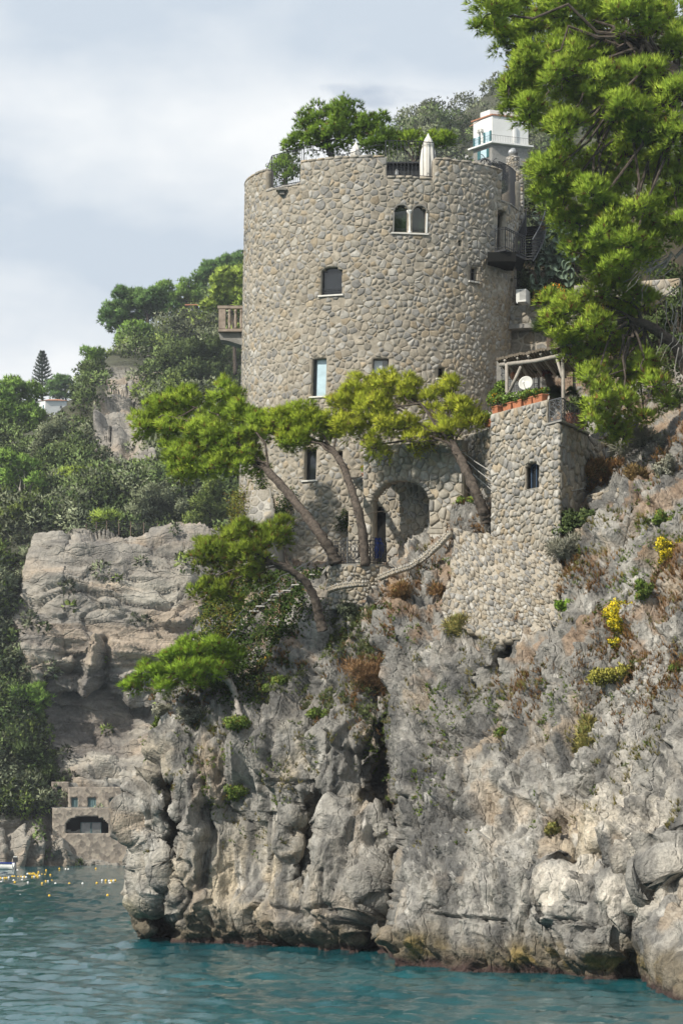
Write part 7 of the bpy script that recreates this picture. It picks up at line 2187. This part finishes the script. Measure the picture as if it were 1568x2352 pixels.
m = MB(); a = E + dl_*Ll*0.25; m.prism([a + (0, 0, zv(263)), a + dl_*Ll*0.95 + (0, 0, zv(272)), a + dl_*Ll*0.95 + drr*2 + (0, 0, zv(268)), a + drr*2 + (0, 0, zv(256))], (0, 0, 0.12)); m.build('tiled_roof', MAT['roof_tile'], vi)
m = MB(); blk(m, E - dl_*0.7 - drr*0.6, Ll + 1.2, Lr + 1.0, zv(329), zv(325.5)); m.build('balcony_slab', MAT['white_wall'], vi)
m = MB(); blk(m, E + dl_*0.15 + drr*0.1, Ll, Lr, zv(372), zv(330)); m.build('stone_storey', MAT['grey_plaster'], vi)
on_l = lambda t_, y_, o_=0.03: E + dl_*t_ + np.array((-0.78, -0.62, 0))*o_ + (0, 0, zv(y_))
for t0, t1, y0, y1 in ((0.55, 1.55, 298, 324), (3.1, 3.9, 303, 324)):
    m = MB(); m.prism([on_l(t0, y1), on_l(t1, y1), on_l(t1, y0), on_l(t0, y0)], (-0.03, -0.03, 0)); w_ = m.build('window', MAT['pale_glass'], vi)
    for s0, s1 in ((t0 - 0.42, t0 - 0.02), (t1 + 0.02, t1 + 0.42)):
        m = MB(); m.prism([on_l(s0, y1, .06), on_l(s1, y1, .06), on_l(s1, y0, .06), on_l(s0, y0, .06)], (-0.05, -0.05, 0)); m.build('shutter', MAT['teal_paint'], w_)
m = MB(); m.box(on_l(2.2, 292, 0.25), (0.7, 0.35, 0.5), 0.9); m.box(on_l(2.9, 292, 0.25), (0.7, 0.35, 0.5), 0.9); m.build('air_unit', MAT['plastic_white'], vi)
on_r = lambda t_, y_, o_=0.03: E + drr*t_ + np.array((0.36, -0.93, 0))*o_ + (0, 0, zv(y_))
m = MB(); m.prism([on_r(3.6, 325, .02), on_r(4.0, 325, .02), on_r(4.0, 284, .02), on_r(3.6, 284, .02)], (0.1, -0.25, 0)); m.build('pilaster', MAT['white_wall'], vi)
ro = E - dl_*0.6 - drr*0.5
for p, q_, n in ((ro, ro + drr*(Lr + 1.2), 26), (ro, ro + dl_*(Ll + 1.4), 16)):
    for k in range(n):
        b = p + (q_ - p)*k/n + (0, 0, zv(325)); m = MB(); m.tube([b, b + (0, 0, 0.95)], 0.014, 4); m.build('baluster', MAT['iron_grey'], vi)
    m = MB(); m.tube([p + (0, 0, zv(325) + .95), q_ + (0, 0, zv(325) + .95)], 0.03, 4); m.build('rail', MAT['iron_grey'], vi)
lo_l = lambda t_, y_, o_: E + dl_*(t_ + .15) + drr*.1 + np.array((-0.78, -0.62, 0))*o_ + (0, 0, zv(y_))
for t0, t1, y0, y1 in ((1.2, 2.6, 337, 356),):
    m = MB(); m.prism([lo_l(t0, y1, .03), lo_l(t1, y1, .03), lo_l(t1, y0, .03), lo_l(t0, y0, .03)], (-.03, -.03, 0)); w_ = m.build('window', MAT['pale_glass'], vi)
    for s0, s1 in ((t0 - 0.5, t0), (t1, t1 + 0.7)):
        m = MB(); m.prism([lo_l(s0, y1, .06), lo_l(s1, y1, .06), lo_l(s1, y0, .06), lo_l(s0, y0, .06)], (-.05, -.05, 0)); m.build('shutter', MAT['teal_paint'], w_)
vt = thing('villa_terrace', 'curved white terrace of the villa with chairs on the slope', 'terrace', P(1065, 385, 362))
m = MB(); pts = [P(1030 + 65*t_, 372 - 13*t_ + 5*math.sin(t_*3.1), 362 - 2*math.sin(t_*3.1)) for t_ in np.linspace(0, 1, 9)]
m.prism([*pts, pts[-1] + (0.5, 5, 0), pts[0] + (-.5, 5, 0)], (0, 0, 0.45)); m.build('slab', MAT['white_wall'], vt)
m = MB(); m.prism([p - (0, -.4, 2.2) for p in pts] + [pts[-1] + (0.5, 5, -2.2), pts[0] + (-.5, 5, -2.2)], (0, 0, 2.2)); m.build('wall', MAT['white_wall'], vt)
m = MB(); a = P(1068, 378, 361.4); m.prism([a, a + (1.1, -.1, 0), a + (1.1, -.1, -0.9), a + (0, 0, -.9)], (0, -.08, 0)); m.build('window', MAT['pale_glass'], vt)
for p in pts:
    m = MB(); m.tube([p + (0, 0, .45), p + (0, 0, 1.35)], 0.03, 4); m.build('post', MAT['iron_grey'], vt)
m = MB(); m.tube([p + (0, 0, 1.35) for p in pts], 0.03, 4); m.build('rail', MAT['iron_grey'], vt)
for k in range(4):
    c = pts[2 + k] + (0.1, 1.2, 0.45); t_ = thing('garden_chair', ('leftmost white garden chair on the villa terrace', 'second white garden chair from the left on the villa terrace', 'third white garden chair from the left on the villa terrace', 'white garden chair closest to the villa wall')[k], 'chair', c, 'white chairs on the villa terrace')
    m = MB(); m.box(c + (0, 0, .42), (.5, .5, .06)); m.build('seat', MAT['white_paint'], t_)
    m = MB(); m.box(c + (0, .24, .75), (.5, .05, .6)); m.build('backrest', MAT['white_paint'], t_)
    for sx_ in (-.2, .2):
        for sy_ in (-.2, .2):
            m = MB(); m.tube([c + (sx_, sy_, 0), c + (sx_, sy_, .4)], .03, 4); m.build('leg', MAT['white_paint'], t_)
for k, (x_, y_, w_, lab) in enumerate(((1050, 352, 26, 'low terracotta-roofed lean-to left of the villa'), (1075, 333, 22, 'small red-roofed outbuilding under the villa balcony'))):
    t_ = thing('outbuilding', lab, 'building', P(x_, y_ + 8, 376), 'small roofs round the villa'); a = P(x_ - w_/2, y_ + 6, 376); b = P(x_ + w_/2, y_ + 2, 376)
    m = MB(); m.prism([a + (0, 0, -1.2), b + (0, 0, -1.2), b + (0, 3, -1.2), a + (0, 3, -1.2)], (0, 0, 1.3)); m.build('walls', MAT['old_plaster'], t_)
    m = MB(); m.prism([a + (-.2, -.3, .1), b + (.2, -.3, .3), b + (.2, 3, 1.0), a + (-.2, 3, .8)], (0, 0, 0.15)); m.build('roof', MAT['roof_tile'], t_)

# small white house on the left
sh_ = thing('white_house', 'small white house with low tiled roof on the left hill', 'house', P(122, 955, 425))
a, c_, b = P(90, 958, 428), P(104, 958, 424), P(152, 958, 426)
m = MB(); H_ = zat(920, 425) - zat(958, 425)
m.prism([a - (0, 0, .5), c_ - (0, 0, .5), b - (0, 0, .5), b + (0, 5, -.5), a + (0, 5, -.5)], (0, 0, H_ + .5)); m.build('walls', MAT['white_wall'], sh_)
m = MB(); e = np.array((0, 0, H_)); ap = (a + b)/2 + (0, 2.5, H_ + 0.75)
m.add([a + e + (-.3, 0, 0), c_ + e + (0, -.35, 0), b + e + (.3, -.1, 0), b + e + (.3, 5, 0), a + e + (-.3, 5, 0), ap + (-.8, 0, 0), ap + (.8, 0, 0)], [(0, 1, 5), (1, 2, 6, 5), (2, 3, 6), (3, 4, 5, 6), (4, 0, 5), (4, 3, 2, 1, 0)]); m.build('roof', MAT['roof_tile'], sh_)
m = MB(); p = P(99, 945, 425.2); m.prism([p, p + (.7, -.75, 0), p + (.7, -.75, 1.2), p + (0, 0, 1.2)], (-.06, -.06, 0)); m.build('shutter', MAT['teal_paint'], sh_)
m = MB(); p = P(138, 938, 425.2); m.prism([p, p + (.35, 0.02, 0), p + (.35, 0.02, .5), p + (0, 0, .5)], (0, -.06, 0)); m.build('window', MAT['dark_glass'], sh_)
gw_ = thing('garden_wall', 'white gate wall right of the small white house', 'wall', P(147, 985, 400)); m = MB(); a = P(143, 985, 400); m.prism([a, a + (.7, 0, 0), a + (.7, 0, 2.6), a + (0, 0, 2.3)], (0, .3, 0)); m.build('panel', MAT['white_wall'], gw_)
m = MB(); m.lathe(a + (.35, .15, 2.5), [(.12, 0), (.18, .15), (.1, .3), (.0, .34)], 8); m.build('finial', MAT['white_wall'], gw_)
lw = thing('roadside_wall', 'pale low wall with tiled coping at the left picture edge', 'wall', P(30, 1010, 330)); m = MB(); a, b = P(-60, 1020, 332), P(68, 1016, 330); m.prism([a, b, b + (0, .4, 0), a + (0, .4, 0)], (0, 0, 1.5)); m.build('panel', MAT['white_wall'], lw)
m = MB(); m.prism([a + (0, -.1, 1.5), b + (0, -.1, 1.5), b + (0, .5, 1.5), a + (0, .5, 1.5)], (0, 0, .15)); m.build('coping', MAT['roof_tile'], lw)
# red roofs on the ridge
for k, (x_, y_, w_, lab) in enumerate(((398, 738, 34, 'long low red-tiled roof among the ridge pines'), (440, 700, 22, 'small red roof between two ridge pines'))):
    t_ = thing('ridge_house', lab, 'house', P(x_, y_ + 14, 368), 'houses on the far ridge'); a, b = P(x_ - w_/2, y_ + 16, 368), P(x_ + w_/2, y_ + 16, 368)
    m = MB(); m.prism([a, b, b + (0, 4, 0), a + (0, 4, 0)], (0, 0, 1.0)); m.build('walls', MAT['old_plaster'], t_)
    m = MB(); m.prism([a + (-.3, -.4, 1.0), b + (.3, -.4, 1.0), b + (.3, 4, 1.8), a + (-.3, 4, 1.8)], (0, 0, .18)); m.build('roof', MAT['roof_tile'], t_)
    m = MB(); p = (a + b)/2 + (0, -.02, .2); m.prism([p, p + (.6, 0, 0), p + (.6, 0, .6), p + (0, 0, .6)], (0, -.05, 0)); m.build('window', MAT['dark_glass'], t_)

# terrace walls on the far ridge
for k, (x0, x1, y0, y1, d, lab) in enumerate(((265, 360, 885, 905, 300, 'long stone terrace wall on top of the rock column'), (300, 345, 800, 868, 330, 'tall stone terrace wall behind the round pale pine'), (335, 400, 855, 885, 312, 'stone terrace wall below the dark oak thicket'))):
    t_ = thing('terrace_wall', lab, 'wall', P((x0+x1)/2, y1, d)); fq = wall_quad(x0, d, x1, d - 1, zat(y1 + 6, d), zat(y0, d))
    masonry(t_, fq[0], (0, fq[2], 0, fq[3]), (0.75, 0.5), [], 800 + k, 40, warm=0.1, tone=1.0, cell=0.5, thick=0.5, relief=(0.05, 0.12))

# fence along the far cliff top
fn = thing('cliff_fence', 'wire fence with brown posts along the far cliff top', 'fence', P(250, 1240, 247))
fp = [P(x_, y_, 247.0) for x_, y_ in ((122,1246),(138,1243),(157,1240),(176,1237),(198,1232),(221,1229),(245,1226),(273,1225),(300,1228),(330,1230),(362,1232),(395,1234),(430,1236),(465,1238))]
for p in fp:
    m = MB(); m.tube([p - (0, 0, .2), p + (0, 0, 1.45)], 0.055, 5); m.build('post', MAT['fence_wood'], fn)
for k in range(7):
    m = MB(); m.tube([p + (0, 0, 0.15 + 0.2*k) for p in fp], 0.012, 3); m.build('wire', MAT['iron_grey'], fn)

# boathouse on the far shore
bh = thing('boathouse', 'stone boathouse with teal shutters and a wide arch on the far shore', 'boathouse', P(220, 1985, 227))
bd_ = 227.0
q = NT('far_masonry', 0.95, 0.15)
vo = q.n('ShaderNodeTexVoronoi'); vo.inputs['Scale'].default_value = 2.7; q.l(q.tc.outputs['Object'], vo.inputs['Vector'])
sep = q.n('ShaderNodeSeparateColor'); q.l(vo.outputs['Color'], sep.inputs[0])
q.base(q.mix(0.85, q.ramp(q.noise(0.6, 5), [(0.3, (0.24, 0.21, 0.175)), (0.7, (0.36, 0.32, 0.27))]), q.ramp(sep.outputs[0], [(0.0, (0.13, 0.112, 0.095)), (0.5, (0.24, 0.205, 0.17)), (1.0, (0.36, 0.31, 0.25))])))
q.bump(vo.outputs['Distance'], 0.6, 0.1); MAT['far_masonry'] = q.m
def far_wall(name, x0, x1, y0, y1, d, holes, core='far_masonry'):
    fq = wall_quad(x0, d, x1, d, zat(y1, d), zat(y0, d)); z0_ = zat(y1, d); k = d / F
    hs = [[((u_ - x0)*k, (y1 - v_)*k) for u_, v_ in h] for h in holes]
    u1_, v1_ = fq[2], fq[3]; cell_ = 0.16
    gu = np.linspace(0, u1_, int(u1_/cell_)); gv = np.linspace(0, v1_, int(v1_/cell_)); CU, CV = np.meshgrid((gu[1:]+gu[:-1])/2, (gv[1:]+gv[:-1])/2)
    keep = np.ones(CU.shape, bool)
    for h in hs: keep &= ~in_poly(CU, CV, h)
    U, Vv = np.meshgrid(gu, gv); fr_ = fq[0](U.ravel(), Vv.ravel(), 0.0*U.ravel()); bk = fr_ + (0, 0.7, 0)
    idx = np.arange(U.size).reshape(U.shape); q4 = np.stack((idx[:-1, :-1], idx[:-1, 1:], idx[1:, 1:], idx[1:, :-1]), -1); B = U.size
    faces = [q4[keep], q4[keep][:, ::-1] + B]; kp = np.pad(keep, 1)
    for (di, dj, e0, e1) in ((0, -1, (0, 0), (1, 0)), (0, 1, (1, 1), (0, 1)), (-1, 0, (0, 1), (0, 0)), (1, 0, (1, 0), (1, 1))):
        mm = keep & ~kp[1+di:1+di+keep.shape[0], 1+dj:1+dj+keep.shape[1]]; ii, jj = np.nonzero(mm); a_ = idx[ii+e0[0], jj+e0[1]]; b_ = idx[ii+e1[0], jj+e1[1]]
        faces.append(np.stack((a_, b_, b_+B, a_+B), -1))
    np_obj(name, np.concatenate((fr_, bk)), np.concatenate(faces), MAT[core], bh)
def parch(x0, x1, ytop, ybot, rise):
    c = (x0 + x1)/2; w_ = (x1 - x0)/2
    return [(x0, ybot), (x1, ybot)] + [(c + w_*math.cos(a), ytop + rise - rise*math.sin(a)) for a in np.linspace(0, math.pi, 12)]
SH = [(163, 178, 1831, 1855), (200, 221, 1832, 1855), (252, 270, 1832, 1855)]
far_wall('upper_storey', 156, 285, 1808, 1857, bd_ + 1.2, [parch(*s_[:3], s_[3], 6) for s_ in SH])
far_wall('lower_storey', 120, 310, 1856.5, 1992, bd_ - 0.6, [parch(151, 249, 1874, 1916, 22)])
far_wall('wing', 118, 158, 1796, 1858, bd_ + 2.0, [parch(130, 143, 1806, 1830, 6)]); far_wall('side_wing', 284, 330, 1824, 1858, bd_ + 2.0, [parch(285, 295, 1838, 1856, 4)])
m = MB(); a, b = xy(118, bd_ + 1), xy(320, bd_ + 1); m.prism([(*a, zat(1857, bd_)), (*b, zat(1857, bd_)), (b[0], b[1] + 6, zat(1857, bd_)), (a[0], a[1] + 6, zat(1857, bd_))], (0, 0, .12)); m.build('terrace_floor', MAT['concrete'], bh)
m = MB(); a, b = xy(158, bd_ + 2.5), xy(276, bd_ + 2.5); m.prism([(*a, zat(1810, bd_)), (*b, zat(1810, bd_)), (b[0], b[1] + 4, zat(1810, bd_)), (a[0], a[1] + 4, zat(1810, bd_))], (0, 0, .55)); m.build('roof_parapet', MAT['grey_plaster'], bh)
for x0, x1, y0, y1 in SH:
    m = MB(); m.prism([P(u_, v_, bd_ + 1.45) for u_, v_ in parch(x0 - .5, x1 + .5, y0 - .5, y1, 6)], (0, .06, 0)); s_ = m.build('shutter', MAT['faded_teal'], bh)
    for k in range(1, 5):
        m = MB(); x_ = x0 + (x1 - x0)*k/5; m.tube([P(x_, y1, bd_ + 1.42), P(x_, y0 + 5, bd_ + 1.42)], 0.025, 4); m.build('batten', MAT['faded_teal'], s_)
for x0, x1, y0, y1 in ((130, 143, 1806, 1830), (285, 295, 1838, 1856)):
    m = MB(); m.prism([P(u_, v_, bd_ + 2.5) for u_, v_ in parch(x0, x1, y0, y1, 5)], (0, .06, 0)); m.build('door', MAT['blue_paint'], bh)
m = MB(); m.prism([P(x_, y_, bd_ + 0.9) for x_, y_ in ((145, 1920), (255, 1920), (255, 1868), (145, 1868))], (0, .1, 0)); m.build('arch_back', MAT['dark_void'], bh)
for k in range(2):
    x0 = 186 + 24*k; m = MB(); m.prism([P(x_, y_, bd_ + 0.6) for x_, y_ in ((x0, 1915), (x0 + 22, 1915), (x0 + 22, 1890), (x0, 1890))], (0, .08, 0)); w_ = m.build('glazed_door', MAT['reflecting_glass'], bh)
    m = MB(); m.tube([P(x_, y_, bd_ + 0.57) for x_, y_ in ((x0, 1915), (x0 + 22, 1915), (x0 + 22, 1890), (x0, 1890), (x0, 1915))], 0.05, 4); m.build('frame', MAT['faded_teal'], w_)
m = MB(); c = P(244, 1806, bd_ + 1.6); m.lathe(c, [(.36, -.1), (.3, .2), (.2, .3), (.14, .6), (.22, .8), (.3, .9)], 10); m.build('urn', MAT['concrete'], bh, True)

# motor boat and net buoys
bo = thing('motor_boat', 'small white motor boat with outboard at the left picture edge', 'boat', P(10, 1998, 212))
def wat(px_, py_): 
    d = F * ZC / (py_ - HY); return np.array((*xy(px_, d), 0.0))
o_ = wat(31, 1999); Lb = 4.6
sec = []
for t_ in np.linspace(0, 1, 10):
    w_ = 0.85 * (1 - max(0, (t_ - 0.45)/0.55)**2.2) + 0.02; sh2 = 0.62 + 0.25*t_**2; kz = -0.18 + 0.3*max(0, t_ - 0.75)
    x_ = o_[0] - Lb*t_
    sec.append([(x_, o_[1] - w_, sh2), (x_, o_[1] - w_*0.8, 0.1), (x_, o_[1], kz), (x_, o_[1] + w_*0.8, 0.1), (x_, o_[1] + w_, sh2), (x_, o_[1] + w_*0.86, sh2), (x_, o_[1], 0.2), (x_, o_[1] - w_*0.86, sh2)])
m = MB(); m.add([p for s_ in sec for p in s_], [(i*8+k, i*8+(k+1) % 8, (i+1)*8+(k+1) % 8, (i+1)*8+k) for i in range(9) for k in range(8)] + [tuple(range(8)), tuple(72 + k for k in range(7, -1, -1))]); m.build('hull', MAT['white_paint'], bo, True)
m = MB(); m.tube([np.array(s_[0]) + (0, -.02, .02) for s_ in sec], 0.045, 5); m.tube([np.array(s_[4]) + (0, .02, .02) for s_ in sec], 0.045, 5); m.build('gunwale', MAT['blue_cloth'], bo)
m = MB(); m.box(o_ + (-1.5, 0, .5), (.3, 1.5, .05)); m.box(o_ + (-2.8, 0, .55), (.3, 1.3, .05)); m.build('thwarts', MAT['marble'], bo)
m = MB(); m.box(o_ + (.18, 0, .95), (.42, .3, .42)); m.box(o_ + (.2, 0, 1.2), (.32, .26, .12)); om = m.build('outboard_motor', MAT['dark_frame'], bo)
m = MB(); m.box(o_ + (.2, 0, .3), (.14, .12, 1.0)); m.build('shaft', MAT['iron_grey'], om)
m = MB(); m.box(o_ + (.18, 0, 1.24), (.36, .28, .1)); m.build('cowl', MAT['plastic_white'], om)
def buoy_mesh(name, mat_, r_):
    m_ = MB(); m_.lathe((0, 0, 0), [(0.02, -0.9*r_), (0.55*r_, -0.8*r_), (0.9*r_, -0.4*r_), (r_, 0), (0.92*r_, 0.4*r_), (0.6*r_, 0.8*r_), (0.2*r_, r_), (0.16*r_, 1.12*r_), (0.04*r_, 1.15*r_)], 10)
    me = m_.mesh(name, True); me.materials.append(MAT[mat_]); return me
bm_y, bm_w = buoy_mesh('buoy', 'buoy_yellow', 0.092), buoy_mesh('buoy', 'buoy_white', 0.09)
BU = [(1235,1508,'y'),(567,1513,'y'),(232,1508,'w'),(15,1356,'w'),(170,1357,'y'),(320,1361,'w'),(484,1370,'y'),(637,1371,'w'),(796,1373,'y'),(948,1372,'w'),(1111,1367,'y'),(1267,1367,'w'),(1173,1335,'w'),(1215,1336,'y'),(1253,1340,'w'),(1278,1340,'y'),(1303,1338,'w'),(1323,1337,'y'),
      (253,1333,'w'),(157,1336,'w'),(526,1346,'y'),(552,1346,'w'),(595,1340,'y'),(5,1310,'y'),(30,1313,'w'),(52,1308,'y'),(76,1306,'y'),(100,1302,'w'),(143,1290,'y'),(166,1292,'y'),(208,1296,'y'),(243,1294,'y'),(262,1297,'w'),(279,1293,'y'),(300,1298,'w'),(372,1294,'y'),(391,1292,'w'),(435,1290,'y'),(454,1282,'w'),(430,1270,'y'),(402,1268,'y'),
      (388,1254,'y'),(371,1258,'y'),(482,1269,'y'),(516,1272,'y'),(579,1272,'y'),(530,1218,'y'),(442,1240,'y'),(682,1200,'y'),(754,1204,'w'),(785,1206,'w'),(1101,1198,'y'),(330,1258,'y'),(315,1260,'w'),(345,1258,'y'),(415,1283,'y'),(200,1217,'w')]
LB = {0: 'yellow float farthest right, floating alone near the cliff', 1: 'yellow float alone on the open water below the lane lines', 2: 'white float alone at left on the open water'}
def row_of(y_): return 'nearest lane line' if 1325 < y_ < 1380 else ('far lane line' if y_ < 1240 else 'middle lane line')
ORD = 'leftmost second third fourth fifth sixth seventh eighth ninth tenth eleventh twelfth thirteenth fourteenth fifteenth sixteenth seventeenth eighteenth nineteenth twentieth twenty-first twenty-second'.split()
for i, (x_, y_, k) in enumerate(BU):
    p = wat(x_*0.2, 1756.2 + y_*0.2 + 1.2)
    b = bpy.data.objects.new('buoy', bm_y if k == 'y' else bm_w); b.location = Vector((p[0], p[1], 0.05)); b.rotation_euler = (0.2*math.sin(i), 0.2*math.cos(i*2.1), 0); COL.objects.link(b)
    row = row_of(y_); pos_ = sorted(q_[0] for q_ in BU[3:] if q_[2] == k and row_of(q_[1]) == row).index(x_) if i > 2 else 0
    tag(b, LB.get(i, ORD[pos_] + (' round yellow' if k == 'y' else ' round white') + ' float ' + ('of' if pos_ == 0 else 'from the left in') + ' the ' + row), 'buoy', 'floats of the swimming lane lines', 'thing')

# ------------------------------------------------------------------ the air over the bay
m = MB(); m.box((40, 330, 66), (760, 720, 140))
q = bpy.data.materials.new('haze'); q.use_nodes = True
t_ = q.node_tree
for n_ in list(t_.nodes): t_.nodes.remove(n_)
o_ = t_.nodes.new('ShaderNodeOutputMaterial'); pv = t_.nodes.new('ShaderNodeVolumePrincipled')
pv.inputs['Color'].default_value = (0.86, 0.92, 1.0, 1)
pv.inputs['Density'].default_value = 0.00022
pv.inputs['Anisotropy'].default_value = 0.3
t_.links.new(pv.outputs[0], o_.inputs['Volume'])
MAT['haze'] = q
hz = m.build('haze', q); tag(hz, 'thin sea haze over the bay', kind='stuff')
